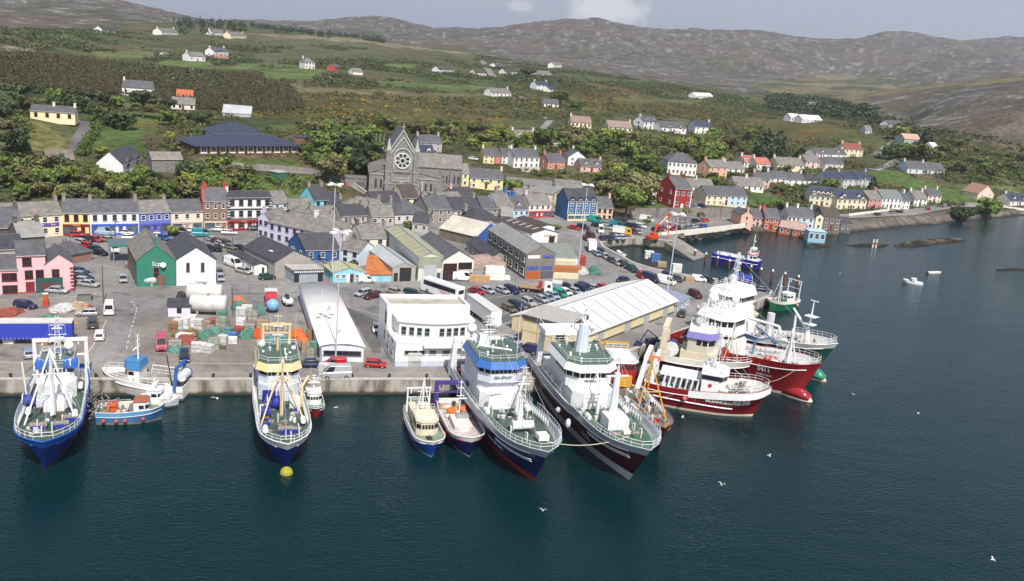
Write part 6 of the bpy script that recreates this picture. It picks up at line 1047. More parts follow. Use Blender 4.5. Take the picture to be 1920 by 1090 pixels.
row('in the line along the inner basin edge',8,5.5,[(1119,479,'bluish silver','saloon'),(1126,474,'navy','hatchback'),(1134,484,'silver','saloon'),(1146,491,'dark grey','saloon'),(1157,496,'silver','saloon'),(1170,501,'dark green','jeep'),(1185,509,'dark green','jeep'),(1200,514,'silver','saloon'),(1203,522,'red','small_van'),(1250,518,'dark green','saloon'),(1270,527,'dark grey','hatchback')],'cars along the inner basin')
row('in the back rank of the town car park',8,1.5,[(1076,430,'red','saloon'),(1093,430,'dark blue','jeep'),(1116,417,'sea green','van'),(1119,426,'black','hatchback'),(1137,429,'silver','saloon'),(1140,418,'silver','saloon'),(1148,429,'navy','saloon'),(1157,428,'teal','van'),(1164,419,'dark grey','van'),(1171,430,'black','saloon'),(1181,426,'black','saloon'),(1191,427,'navy','hatchback'),(1201,427,'white','estate'),(1212,416,'white','van')],'cars in the town car park')
row('in the front rank along the basin wall',6,4,[(1098,450,'maroon','saloon'),(1107,449,'maroon','van'),(1130,450,'navy','saloon'),(1138,450,'black','saloon'),(1146,450,'navy','hatchback'),(1157,449,'pale blue','hatchback'),(1167,449,'silver','hatchback'),(1189,438,'maroon','hatchback'),(1196,438,'silver','saloon'),(1228,434,'navy','saloon'),(1238,432,'red','saloon'),(1251,428,'white','van'),(1262,432,'red','hatchback'),(1270,430,'black','saloon')],'cars by the basin wall')
row('on the promenade road',8,-1,[(1279,418,'silver','hatchback'),(1290,430,'grey','saloon'),(1301,428,'silver','hatchback'),(1304,417,'black','hatchback'),(1319,427,'blue','hatchback'),(1322,416,'orange-red','hatchback'),(1380,414,'silver','saloon')],'cars on the promenade road')
def wheels(rt,xs,hw,r_=.5):
 for x in xs:
  for s in(-1,1):o=MB().tube((0,-.15,0),(0,.15,0),r_,n=12).build('wheel',RUBBER,rt,(x,s*hw,r_));MB().tube((0,s*.1,0),(0,s*.17,0),r_*.5,n=8).build('rim',STEEL,o)
def heading(px,py,dx,dy,z=QZ):p=at(px,py,z);q=at(px+dx,py+dy,z);return p,math.atan2(q.y-p.y,q.x-p.x)
def coach():
 p,a=heading(828,555,-50,-17);rt=empty('coach',p,a,'white touring coach with red diagonal stripes behind the harbour office','coach');L=12
 body=MB();body.loft([[(x,-w_,.35),(x,w_,.35),(x,w_,zt*.6),(x,w_*.93,zt),(x,-w_*.93,zt),(x,-w_,zt*.6)]for x,w_,zt in((-6,1.2,3.2),(-5.8,1.25,3.45),(5.3,1.25,3.45),(5.9,1.2,2.6),(6.05,1.1,1.5))]);b=body.build('body',BWHITE,rt)
 for s in(-1,1):
  MB().loft([[(x,s*1.2,1.9),(x,s*1.262,1.9),(x,s*1.235,3.0),(x,s*1.17,3.0)]for x in(-5.3,4.9)]).build('side_window',GLASS,rt)
  st=MB()
  for k in range(4):st.add([(-4.8+.9*k,s*1.265,.5),(-4.4+.9*k,s*1.265,.5),(-2.9+.9*k,s*1.265,1.8),(-3.3+.9*k,s*1.265,1.8)],[(0,1,2,3)])
  st.build('stripe',mat((.5,.02,.03),.4,0,0),b)
 MB().add([(5.95,-1.05,1.6),(5.95,1.05,1.6),(5.4,1.1,3.2),(5.4,-1.1,3.2)],[(0,1,2,3)]).build('windscreen',GLASS,rt);MB().box((-6.03,0,2.4),(.05,1.7,.9)).build('rear_window',GLASS,rt);wheels(rt,(-3.4,3.6),1.12,.5)
coach()
def box_truck(name,label,p,a,L,H_,colc,colb,cab=True,flat=False,z0=1.1):
 rt=empty(name,p,a,label,'lorry');W=2.5
 MB().box((0,0,.85),(L,.9,.3)).build('chassis',DARK,rt)
 if flat:MB().box((-1.3,0,1.2),(L-3.2,W,.2)).build('flat_bed',mat((.35,.22,.1),.8,0,.2),rt);MB().box((L/2-3.1,0,1.9),(.9,2.3,1.7)).build('headboard',mat((.4,.02,.02),.6,0,.1),rt)
 else:
  bx=MB().box((-1.0 if cab else 0,0,z0+(H_-z0)/2),(L-2.4 if cab else L,W,H_-z0)).build('box_body',mat(colb,.5,0,.06,.6),rt);MB().box((-1.0 if cab else 0,0,H_+.03),(L-2.3 if cab else L+.1,W+.1,.08)).build('roof_rail',mat((.6,.6,.58),.5,0,.05),bx)
 if cab:
  c=MB().loft([[(x,-1.15,.6),(x,1.15,.6),(x,1.15,zt),(x,-1.15,zt)]for x,zt in((L/2-2.1,2.8),(L/2-.4,2.75),(L/2-.05,1.7),(L/2,.7))]).build('cab',mat(colc,.4,0,.05),rt)
  MB().add([(L/2-.06,-1.0,1.72),(L/2-.06,1.0,1.72),(L/2-.38,.98,2.6),(L/2-.38,-.98,2.6)],[(0,1,2,3)]).build('windscreen',GLASS,c)
  for s in(-1,1):MB().box((L/2-1.0,s*1.16,2.1),(.8,.04,.7)).build('side_window',GLASS,c);MB().box((L/2+.01,s*.85,1.0),(.05,.3,.2)).build('headlight',WHITE,c)
 wheels(rt,((L/2-1.2,-L/2+1.4,-L/2+2.6)if cab else(-L/2+1.2,-L/2+2.4,-L/2+3.6)),1.05,.5);return rt
p,a=heading(1003,548,40,4);box_truck('flatbed_lorry','flatbed lorry with a white cab and red headboard in the quay car park',p,a,8.5,3,(.78,.78,.76),None,True,True)
p,a=heading(1043,545,3,-8);box_truck('box_trailer','small blue-grey box trailer in the quay car park',p,a,3.4,2.2,None,(.22,.30,.36),False)
p,a=heading(905,600,30,22);r_=box_truck('refrigerated_trailer','long white refrigerated trailer parked behind the harbour office',p,a,12.5,4.0,None,(.80,.79,.78),False)
p,a=heading(58,643,-60,.6);r_=box_truck('curtain_trailer','long trailer with deep blue curtain sides parked at the left edge of the quay',p,a,13.6,4.0,None,(.03,.06,.42),False)
MB().box((0,0,4.12),(13.7,2.6,.12)).build('roof',mat((.62,.60,.56),.6,0,.15,.5),r_)
tarp=MB()
for k in range(22):
 for s in(-1,1):tarp.box((-6.5+.62*k,s*1.27,1.25),(.07,.03,.35))
tarp.build('curtain_straps',mat((.5,.5,.55),.6,0,0),r_)
p,a=heading(1109,470,3,8);box_truck('box_lorry','white box lorry at the head of the basin car line',p,a,6.2,3.0,(.78,.78,.77),(.76,.77,.77))
p,a=heading(508,568,.4,8);r_=box_truck('tipper_lorry','red pickup lorry parked behind the blue tank beside the yard fence',p,a,6.0,2.4,(.45,.03,.03),(.42,.04,.04))
p,a=heading(1165,442,8,1);r_=box_truck('caravan','white and yellow works van beside the basin wall',p,a,6.5,2.9,(.6,.35,.05),(.78,.76,.7))
def crane():
 p=at(1222,450,QZ);rt=empty('crane',p,math.atan2((at(1255,447,QZ)-p).y,(at(1255,447,QZ)-p).x),'bright orange-red knuckle boom crane unloading at the inner basin','crane');m=mat((.60,.06,.015),.5,0,.12);s=scale_at(p)
 MB().box((0,0,.9),(4.0,2.4,1.0)).box((.6,0,1.8),(1.6,1.6,1.0)).build('base',m,rt);wheels(rt,(-1.2,1.2),1.2,.45)
 MB().tube((.8,0,2),(1.8,0,5.2),.38,.3).build('column',m,rt);b=MB().tube((1.6,0,4.4),(6.6,.2,8.0),.36,.26).build('boom',m,rt);MB().tube((2.6,-.28,5.3),(5.9,-.2,7.7),.12).build('hydraulic_ram',WHITE,b)
 MB().tube((6.4,.2,8.3),(7.4,.2,7.6),.42,.36).tube((7.2,.2,8.3),(6.2,-1.4,.4),.26,.18).build('jib',m,rt);MB().tube((6.2,-1.4,.4),(6.2,-1.4,-1.4),.06).box((6.2,-1.4,-1.4),(.6,.6,.5)).build('grab',m,rt)
crane()
# boats
def hull(rt,L,B,h0,h1,hb,cols,flare=.25,full=.62,trans=.78,rake=.12,bulb=0,wl=.35,sheerp=2.0,deckc=(.12,.22,.16),drop=0.0,bulw=.9,stripe=None):
 """Hull from stern to bow (x=L). h0/h1 deck height aft/forward, bands painted along the side: cols = boot, side, bulwark."""
 n=26;xs=[i/n for i in range(n+1)]
 def half(f,z):
  a=1.0 if f<full else max(0.0,1-((f-full)/(1-full))**(2.0+1.5*z+2.8*z**3))
  aft=trans+(1-trans)*min(1,f/.25)
  lo=.72+.28*min(1,z*1.3);fl=1-(1-z)*flare*max(0,(f-.45)/.55)*1.6
  return max(B/2*a*aft*lo*max(fl,.05),0.0)
 zr=lambda f:h0+(h1-h0)*(max(0,(f-.25)/.75)**sheerp)+bulw+(hb if f>.66 else hb*max(0,(f-.58)/.08))
 xr=lambda f,z:f*L+rake*L*(z-.25)*max(0,(f-.6)/.4)**1.5
 levels=[('keel',-1.2),('wl',0.0),('boot',wl),('mid',None),('deck',None),('rail',None)]
 rows=[]
 for f in xs:
  top=zr(f);dk=top-bulw-(hb*.35 if f>.6 else 0);z_=[-1.2,0.0,wl,wl+(dk-wl)*.55,dk,top];rr=[]
  for z in z_:
   k=max(0,min(1,(z+1.2)/(top+1.2)));rr.append((xr(f,k),half(f,k),z))
  rows.append(rr)
 def band(name,i0,i1,m,off=0.0,s=.0):
  mb=MB();mb.smooth=True
  for sg in(-1,1):
   V=[[(x,sg*(y+off),z)for x,y,z in r_[i0:i1+1]]for r_ in rows];k=i1-i0+1;vs=[p for v in V for p in v]
   mb.add(vs,[(a*k+j,(a+1)*k+j,(a+1)*k+j+1,a*k+j+1)if sg<0 else(a*k+j,a*k+j+1,(a+1)*k+j+1,(a+1)*k+j)for a in range(n)for j in range(k-1)])
  r0=rows[0][i0:i1+1];mb.smooth=False
  mb.add([(x,-y,z)for x,y,z in r0]+[(x,y,z)for x,y,z in r0],[tuple(list(range(len(r0)))+[2*len(r0)-1-j for j in range(len(r0))])]);return mb.build(name,m,rt)
 boot=band('boot_top',0,2,mat(cols[0],.5,0,.12,.6));side=band('hull',2,4,mat(cols[1],.3,0,.2,.6));bw=band('bulwark',4,5,mat(cols[2],.3,0,.08,.6))
 mb=MB();dv=[]
 for r_ in rows:x,y,z=r_[4];dv+=[(x,-max(y-.05,0),z-.05),(x,max(y-.05,0),z-.05)]
 mb.add(dv,[(2*i,2*i+2,2*i+3,2*i+1)for i in range(n)]);mb.build('deck',mat(deckc,.7,0,.3,.8),rt)
 inn=MB()
 for sg in(-1,1):
  inn.add([p for r_ in rows for p in((r_[4][0]-.06,sg*max(r_[4][1]-.12,0),r_[4][2]-.06),(r_[5][0]-.06,sg*max(r_[5][1]-.12,0),r_[5][2]))],[(2*i,2*i+1,2*i+3,2*i+2)for i in range(n)])
 inn.build('bulwark_inside',mat(cols[3]if len(cols)>3 else(.7,.7,.68),.5,0,.1),rt)
 cap=MB()
 for sg in(-1,1):cap.path([(r_[5][0],sg*max(r_[5][1]-.05,0),r_[5][2]+.03)for r_ in rows],.09 if L>12 else.05,n=5)
 cap.tube((rows[0][5][0],-rows[0][5][1],rows[0][5][2]),(rows[0][5][0],rows[0][5][1],rows[0][5][2]),.09);cap.build('cap_rail',mat(cols[2]if L>14 else(.8,.8,.78),.4,0,.05),rt)
 for sg in(-1,1):MB().path([(r_[4][0],sg*(r_[4][1]+.02),r_[4][2])for r_ in rows[:-1]],.10 if L>12 else.05,n=5).build('rubbing_strake',mat(stripe or(.75,.75,.74),.5,0,.1),rt)
 if bulb:
  b=MB();b.smooth=True;b.loft([[(L*(.93)+t*bulb,w_*math.cos(a),-.1+h_*math.sin(a))for a in[2*math.pi*i/10 for i in range(10)]]for t,w_,h_ in((-.9,1.2,1.3),(.2,1.35,1.5),(1.0,1.25,1.35),(1.45,.9,.95),(1.7,.3,.3))]);b.build('bulbous_bow',mat(cols[4]if len(cols)>4 else cols[0],.3,0,.1),rt)
 global CURH
 info=dict(rows=rows,xs=xs,zr=zr,L=L,B=B,rt=rt,n=n)
 def Yf(x,z):b_=[(float(np.interp(z,[p[2]for p in r_],[p[0]for p in r_])),float(np.interp(z,[p[2]for p in r_],[p[1]for p in r_])))for r_ in rows];return float(np.interp(x,[b[0]for b in b_],[b[1]for b in b_]))
 info['Y']=Yf;info['dz']=lambda x:float(np.interp(x,[r_[4][0]for r_ in rows],[r_[4][2]for r_ in rows]));info['hy']=lambda x:float(np.interp(x,[r_[5][0]for r_ in rows],[r_[5][1]for r_ in rows]));info['rz']=lambda x:float(np.interp(x,[r_[5][0]for r_ in rows],[r_[5][2]for r_ in rows]))
 CURH=info;return info
def rail_(h,x0,x1,ht=1.0,m=None,name='railing',inset=.15,step=1.1):
 mb=MB();n=max(2,int((x1-x0)/step));P={-1:[],1:[]}
 for i in range(n+1):
  x=x0+(x1-x0)*i/n
  for s in(-1,1):P[s].append(Vector((x,s*max(h['hy'](x)-inset,0),h['rz'](x))))
 for s in(-1,1):
  for p in P[s]:mb.tube(p,p+Vector((0,0,ht)),.035,n=4)
  for f in(.5,1):mb.path([p+Vector((0,0,ht*f))for p in P[s]],.035,n=4)
 if x1>h['L']*.97:[mb.tube(P[-1][-1]+Vector((0,0,ht*f)),P[1][-1]+Vector((0,0,ht*f)),.035,n=4)for f in(.5,1)]
 return mb.build(name,m or BWHITE,h['rt'])
def house(rt,name,x0,x1,w,z0,z1,m,win=0,slope=.25,band=None,roofc=None,parent=None,wz=None,wh=.7,round_=.0,side=3,brim=.25,fw=None):
 """deck house: front at x1 leaning back, optional window band, coloured brow band and roof."""
 w2=(fw or w)
 poly=[(x0,-w/2),(x1-w*.22,-w/2),(x1,-w2*.28),(x1,w2*.28),(x1-w*.22,w/2),(x0,w/2)]
 o=MB().prism(poly,z0,z1).build(name,m,parent or rt)
 if win:
  wz=wz or z1-.75;nn=win;pts_=[Vector((x0+.3*(x1-x0),-w/2,0)),Vector((x1-w*.22,-w/2,0)),Vector((x1,-w2*.28,0)),Vector((x1,w2*.28,0)),Vector((x1-w*.22,w/2,0)),Vector((x0+.3*(x1-x0),w/2,0))]
  for si,(a,b)in enumerate(zip(pts_,pts_[1:])):
   L_=(b-a).length;k=max(1,int(L_/(1.05 if w>4 else.8)))if si!=2 else nn;d=(b-a).normalized();nr=Vector((d.y,-d.x,0));
   for i in range(k):
    c=a.lerp(b,(i+.5)/k)+nr*.02;MB().box((0,0,0),(L_/k*.78,.08,wh)).build('window',GLASS,o,(c.x,c.y,wz),math.atan2(d.y,d.x))
 if band is not None or roofc is not None:
  big=lambda k:[((x0+x1)/2+(x-(x0+x1)/2)*k,y*k)for x,y in poly]
  if band is not None:MB().loft([[(x,y,z1-.05)for x,y in big(1.16)],[(x,y,z1+1.15)for x,y in big(1.02)]]).build('brow',mat(band,.35,0,.05),o);zt=z1+1.15
  else:zt=z1
  MB().prism(big(1.03 if band is not None else 1.06),zt,zt+.12).build('roof',mat(roofc or(.75,.75,.73),.5,0,.1),o)
  rl=MB();bp=big(1.0);hh=.9
  if w>3.2:
   for a,b in zip(bp,bp[1:]+bp[:1]):
    a,b=Vector((*a,zt+.12)),Vector((*b,zt+.12));k=max(1,int((b-a).length/1.2))
    for i in range(k):q=a.lerp(b,i/k);rl.tube(q,q+Vector((0,0,hh)),.03,n=4)
    for f in(.5,1):rl.tube(a+Vector((0,0,hh*f)),b+Vector((0,0,hh*f)),.03,n=4)
   rl.build('roof_railing',BWHITE,o)
 return o
def mast(rt,x,y,z0,z1,m=None,name='mast',radar=2,spread=1.0,lattice=False):
 m=m or BWHITE;mb=MB()
 if lattice:
  for sx,sy in((-1,-1),(1,-1),(1,1),(-1,1)):mb.tube((x+sx*.45,y+sy*.45,z0),(x+sx*.2,y+sy*.2,z1),.05,n=4)
  k=int((z1-z0)/.8)
  for i in range(k):
   f=.45-.25*i/k;z=z0+(z1-z0)*i/k;z2=z0+(z1-z0)*(i+1)/k;mb.tube((x-f,y-f,z),(x+f,y-f,z2),.03,n=4);mb.tube((x+f,y+f,z),(x-f,y+f,z2),.03,n=4);mb.tube((x-f,y-f,z),(x-f,y+f,z),.03,n=4);mb.tube((x+f,y-f,z),(x+f,y+f,z),.03,n=4)
 else:mb.tube((x,y,z0),(x,y,z1),.22*spread,.09,n=8)
 h_=z1-z0
 for f,wd in((.55,1.3),(.78,1.0),(.95,.7)):mb.tube((x,y-wd*spread,z0+h_*f),(x,y+wd*spread,z0+h_*f),.05,n=4)
 o=mb.build(name,m,rt)
 for k in range(radar):MB().box((x+.35,y,z0+h_*(.5+.22*k)),(.18,1.9-.4*k,.16)).tube((x+.2,y,z0+h_*(.47+.22*k)),(x+.35,y,z0+h_*(.5+.22*k)),.14).build('radar',BWHITE,o)
 for s in(-1,1):MB().tube((x,y+s*1.1*spread,z0+h_*.55),(x,y+s*1.1*spread,z0+h_*.55+2.6),.02,.012,n=4).build('antenna',BWHITE,o)
 return o
def dome(rt,x,y,z,r_,name='satellite_dome'):
 mb=MB();mb.smooth=True;mb.tube((x,y,z),(x,y,z+r_),r_*.3,n=6);mb.ball((x,y,z+r_*1.7),r_,12,8);return mb.build(name,BWHITE,rt)
def gantry(rt,x,w,z0,z1,m,t=.28,name='stern_gantry',lean=0.0):
 mb=MB()
 for s in(-1,1):mb.loft([[(xx-t*k,s*w/2-t*k,z),(xx+t*k,s*w/2-t*k,z),(xx+t*k,s*w/2+t*k,z),(xx-t*k,s*w/2+t*k,z)]for xx,z,k in((x,z0,1.5),(x+lean,z1,.9))])
 mb.box((x+lean,0,z1),(t*2.2,w+.5,t*1.8));mb.box((x+lean*.5,0,z0+(z1-z0)*.62),(t,w,t));
 for s in(-.35,.35):mb.tube((x+lean,s*w,z1),(x+lean,s*w,z1-.9),.12)
 return mb.build(name,m,rt)
def drum(rt,x,y,z,r_,wd,c,frame=(.75,.75,.75),name='net_drum',fr=None):
 o=MB().tube((x,y-wd/2,z),(x,y+wd/2,z),r_,n=14).build(name,mat(c,.7,0,.35,3),rt)
 for s in(-1,1):MB().tube((x,y+s*wd/2,z),(x,y+s*(wd/2+.12),z),r_*1.25,n=14).box((x,y+s*(wd/2+.2),z-r_*.9),(.5,.2,r_*1.4)).build('drum_flange',mat(fr or frame,.5,0,.1),o);return o
def winch(rt,x,y,z,c=(.03,.05,.35),s=1.0):
 z=max(z,CURH['dz'](x))
 o=MB().box((x,y,z+.35*s),(1.1*s,1.6*s,.6*s)).build('winch',mat(c,.5,0,.2),rt);MB().tube((x,y-1.1*s,z+.6*s),(x,y+1.1*s,z+.6*s),.42*s,n=10).tube((x,y+.55*s,z+.6*s),(x,y+.65*s,z+.6*s),.6*s,n=10).tube((x,y-.65*s,z+.6*s),(x,y-.55*s,z+.6*s),.6*s,n=10).build('winch_drum',mat((.25,.22,.2),.6,.2,.2),o)
def tripod(rt,x,z0,zt,w,m,fwd=2.5,name='mast',r_=.13):
 mb=MB();mb.tube((x,0,z0),(x,0,zt),r_*1.6,r_*.8,n=8)
 for s in(-1,1):mb.tube((x+fwd,s*min(w/2,CURH['hy'](x+fwd)*.9),z0),(x,0,zt-.3),r_*.62,n=6);mb.tube((x-fwd*.7,s*w/2*.8,z0),(x,0,zt*.72+z0*.28),r_*.6,n=5)
 mb.tube((x,-w*.35,z0+(zt-z0)*.62),(x,w*.35,z0+(zt-z0)*.62),r_*.6)
 for k in range(int((zt-z0)/.5)):mb.tube((x+.25,-.2,z0+.5*k),(x+.25,.2,z0+.5*k),.03,n=4)
 return mb.build(name,m,rt)
def crane_(rt,x,y,z,L_,H_,m=None,a=0.0,name='deck_crane'):
 m=m or BWHITE;mb=MB();mb.tube((x,y,z),(x,y,z+H_),.3,.24,n=8);q=Vector((x+math.cos(a)*L_*.55,y+math.sin(a)*L_*.55,z+H_+L_*.25));mb.tube((x,y,z+H_),q,.2,.16,n=6);e=Vector((x+math.cos(a)*L_,y+math.sin(a)*L_,z+H_*.9));mb.tube(q,e,.15,.1,n=6)
 o=mb.build(name,m,rt);return o
def clutter(rt,x0,x1,w,z,n,cols,seed=1,s=(.3,.8),name='fish_box'):
 r_=random.Random(seed);z0_=z
 for i in range(n):
  c=r_.choice(cols);x,y=r_.uniform(x0,x1),r_.uniform(-w/2,w/2);z=max(z0_,CURH['dz'](x));y*=min(1,CURH['hy'](x)*1.7/max(w,.1));a,b,h=r_.uniform(*s),r_.uniform(*s),r_.uniform(s[0]*.7,s[1]*.8)
  k=r_.random()
  if k<.45:MB().box((x,y,z+h/2),(a,b,h),r_.uniform(0,3)).build(name,mat(c,.7,0,.2,3),rt)
  elif k<.7:MB().tube((x,y,z),(x,y,z+h),a*.5,n=8).build('barrel',mat(c,.7,0,.2,3),rt)
  else:MB().ball((x,y,z+.1),a*.7,8,5,.55).build('net_heap',mat(c,.9,0,.5,4),rt)
def vents(rt,x0,x1,w,z,n,seed=2):
 r_=random.Random(seed)
 for i in range(n):
  x,y,h=r_.uniform(x0,x1),r_.uniform(-w/2,w/2),r_.uniform(.5,1.3)
  mb=MB();mb.tube((x,y,z),(x,y,z+h),.14,n=6).ball((x,y,z+h),.24,8,5,.7);mb.build('ventilator',BWHITE,rt)
def fenders(h,xs,s,c=(.5,.08,.03),r_=.3):
 for x in xs:MB().ball((x,s*(h['hy'](x)+r_*.8),h['dz'](x)-.5),r_,10,7).build('fender',mat(c,.6,0,.1),h['rt'])
def rig(rt,z,seed,tops=()):
 h=CURH;L,B=h['L'],h['B'];r_=random.Random(seed);w_=MB()
 for(x,zt)in tops:
  for xx,s in((L*.97,0),(x-L*.22,1),(x-L*.22,-1),(x+L*.1,1),(x+L*.1,-1)):xx=max(L*.02,xx);w_.tube((x,0,zt),(xx,s*h['hy'](xx)*.9,h['rz'](xx)+.2),.03,n=3)
 if w_.v:w_.build('rigging',mat((.35,.35,.34),.6,0,0),rt)
 for s in(-1,1):
  pm=MB()
  for k in range(int(L*.75)):
   x=L*.05+k;pm.box((x,s*(h['hy'](x)-.28),h['rz'](x)-.55),(.1,.25,.9))
  pm.path([(L*f,s*(h['hy'](L*f)-.5),h['rz'](L*f)-.35)for f in(.05,.2,.4,.6,.75)],.07,n=4);pm.build('bulwark_frames',BWHITE,rt)
 for k in range(5):x=L*r_.uniform(.1,.9);s=r_.choice((-1,1));y=s*h['hy'](x)*.72;MB().tube((x-.7,y,h['dz'](x)+1.0),(x+.7,y,h['dz'](x)+1.0),.38,n=8).build('life_raft_canister',BWHITE,rt)
 for k in range(6):
  x=L*r_.uniform(.46,.93);y=h['hy'](x)*r_.uniform(-.7,.7);z0=h['dz'](x);m_=MB();m_.path([(x,y,z0),(x,y,z0+1.3),(x+.8,y,z0+1.5),(x+.8,y,z0)],.08,n=5);m_.build('hose_guard',BWHITE,rt)
 clutter(rt,L*.44,L*.9,B*.72,z*.5,16,[(.04,.04,.045),(.10,.10,.10),(.18,.09,.05),(.25,.24,.22),(.03,.06,.16),(.5,.5,.48)],seed+100,(.35,.9));clutter(rt,L*.02,L*.14,B*.7,z*.5,8,[(.04,.04,.045),(.12,.05,.03),(.05,.12,.10)],seed+200,(.5,1.1))
 st=MB()
 for k in range(9):
  x=L*r_.uniform(.02,.85);s=-1 if k%3 else 1;zz=h['dz'](x)-r_.uniform(.2,.8);zz=max(zz,.9);st.box((x,s*(h['Y'](x,zz-.3)+.0),zz-.35),(r_.uniform(.1,.25),.14,r_.uniform(.4,.9)))
 st.build('rust_streak',mat((.22,.09,.045),.9,0,.4,3),rt)
def boat(name,label,stern,bow,z=0.0,cat='fishing boat'):
 a,b=at(stern[0],stern[1],0),at(bow[0],bow[1],0);d=b-a;return empty(name,a,math.atan2(d.y,d.x),label,cat),d.length
def hull_text(h,s,x,z,size,side,col=(.9,.9,.9),sx=1.0):
 rows=h['rows'];
 def Y(x,z):
  best=[]
  for r_ in rows:best.append((float(np.interp(z,[p[2]for p in r_],[p[0]for p in r_])),float(np.interp(z,[p[2]for p in r_],[p[1]for p in r_]))))
  return float(np.interp(x,[b[0]for b in best],[b[1]for b in best]))
 o=text(s,size,mat(col,.5,0,0),h['rt'],(0,0,0),(0,0,0),ext=0,bold=.04*size,sx=1.0);me=o.data
 for v in me.vertices:
  u,w_=v.co.x*sx,v.co.y;X_=x+u*(-side);Z_=z+w_;v.co=(X_,side*(Y(X_,Z_)+.16),Z_)
 me.update();return o
def ropes(name,label,pts,r_=.05,sag=.6,m=None):
 mb=MB();P=[]
 a,b=Vector(pts[0]),Vector(pts[1])
 for i in range(11):f=i/10;p=a.lerp(b,f);p.z-=sag*4*f*(1-f);P.append(p)
 mb.path(P,r_,n=4);return tag(mb.build(name,m or mat((.5,.46,.36),.8,0,.1)),label,'rope')
def bwin(rt,pts):pass
BLUE=(.015,.05,.32);DBLUE=(.012,.015,.13)
rt,L=boat('trawler','large royal blue trawler with a white mast, bow towards the viewer at the far left',(120,722),(88,880));B=8.6
h=hull(rt,L*1.03,B,2.6,4.2,.3,((.10,.07,.05),(.012,.03,.24),(.02,.12,.50)),.28,.55,.85,.10,bulw=1.0,deckc=(.065,.10,.08),stripe=(.02,.12,.5))
L=h['L'];z=h['dz'](L*.4);rail_(h,L*.45,L*1.04)
house(rt,'deckhouse',L*.10,L*.40,B*.62,z-.2,z+2.5,BWHITE);w1=house(rt,'wheelhouse',L*.16,L*.36,B*.55,z+2.5,z+4.8,BWHITE,5,roofc=(.12,.17,.14),wh=.8)
for s in(-1,1):MB().box((L*.33,s*B*.22,z+5.0),(2.0,1.9,1.0)).build('blue_cover',mat((.03,.14,.5),.6,0,.1),rt)
gantry(rt,L*.06,B*.86,z-1,z+6.2,BWHITE,.26,'stern_gantry',.8);mast(rt,L*.22,0,z+4.8,z+11.5,lattice=True);dome(rt,L*.24,1.6,z+5.6,.75);tripod(rt,L*.60,z+.2,z+10.5,B*.8,BWHITE,4.2,'foremast',.2)
MB().loft([[(L*.62,-.35,z),(L*.62,.35,z),(L*.57,.35,z),(L*.57,-.35,z)],[(L*.60,-.2,z+7),(L*.60,.2,z+7),(L*.575,.2,z+7),(L*.575,-.2,z+7)]]).build('derrick_post',BWHITE,rt)
winch(rt,L*.80,-1.3,z+.6);winch(rt,L*.80,1.4,z+.6);winch(rt,L*.72,2.6,z+.4);drum(rt,L*.50,-B*.38,z+1.4,.9,1.6,(.02,.04,.25));house(rt,'deck_locker',L*.46,L*.56,B*.55,z-.2,z+1.8,BWHITE)
clutter(rt,L*.42,L*.82,B*.6,z+.1,20,[(.03,.05,.3),(.75,.75,.72),(.05,.12,.1),(.2,.14,.08)],4);vents(rt,L*.1,L*.36,B*.5,z+4.9,9);clutter(rt,L*.03,L*.14,B*.6,z,8,[(.02,.06,.3),(.3,.3,.3)],6)
crane_(rt,L*.14,-B*.3,z+2.4,4.5,2.4,BWHITE,.6);MB().box((L*.97,0,h['rz'](L*.9)-1.1),(.1,1.4,.12)).ball((L*1.0,0,h['rz'](L*.9)-1.5),.3,8,5).build('bow_emblem',BWHITE,rt)
for s in(-1,1):MB().tube((L*.40,s*B*.46,z),(L*.42,s*B*.5,z+6.5),.13).build('boom_pole',BWHITE,rt)
rig(rt,z,1,((L*.6,z+10),(L*.22,z+11)))
rt,L=boat('trawler','dark blue trawler with a cream-yellow wheelhouse brow and cream mast, bow towards the viewer',(514,722),(536,880));B=7.8
h=hull(rt,L*1.02,B,2.7,3.9,.3,((.08,.06,.05),(.012,.018,.24),(.80,.80,.78)),.28,.60,.9,.09,bulw=1.0,deckc=(.065,.10,.08));L=h['L'];z=h['dz'](L*.4);rail_(h,L*.5,L*1.04,.9)
house(rt,'deckhouse',L*.08,L*.42,B*.80,z-.3,z+2.6,paint((.62,.66,.74)));w1=house(rt,'wheelhouse',L*.14,L*.40,B*.80,z+2.6,z+5.0,paint((.62,.66,.74)),6,band=(.78,.58,.30),roofc=(.07,.12,.09),wh=.75,wz=z+4.5)
CRM=mat((.78,.60,.36),.5,0,.08);tripod(rt,L*.62,z,z+9.8,B*.85,CRM,3.8,'foremast',.19);gantry(rt,L*.10,B*.55,z+5.4,z+9.6,CRM,.16,'cream_gantry',.5);mast(rt,L*.22,0,z+5.6,z+12.5,CRM);dome(rt,L*.16,-2.4,z+5.7,.6);dome(rt,L*.2,2.6,z+5.7,.4)
for y in(-2.6,-1.2,.4,2.9):MB().tube((L*.2,y,z+5.6),(L*.2,y,z+12),.025,.015,n=4).build('whip_antenna',BWHITE,rt)
winch(rt,L*.84,.2,z+.5,(.02,.03,.4));winch(rt,L*.84,1.5,z+.5,(.02,.03,.4),.8);drum(rt,L*.62,-B*.30,z+1.1,.9,1.5,(.02,.03,.3));drum(rt,L*.52,-1,z+1.2,1.0,1.8,(.02,.03,.3));clutter(rt,L*.45,L*.78,B*.7,z+.1,22,[(.02,.03,.35),(.75,.75,.72),(.25,.12,.06),(.1,.15,.12)],9)
MB().box((L*.5,B*.28,z+.9),(1.8,1.6,1.6)).build('deck_locker',BWHITE,rt);MB().box((L*.43,-B*.2,z+1.0),(.4,2.0,2.0)).build('blue_door',mat((.02,.02,.25),.6,0,.1),rt);MB().ball((L*1.02,0,.1),.9,12,8).build('bulbous_bow',mat((.35,.33,.03),.6,0,.2),rt)
st=MB()
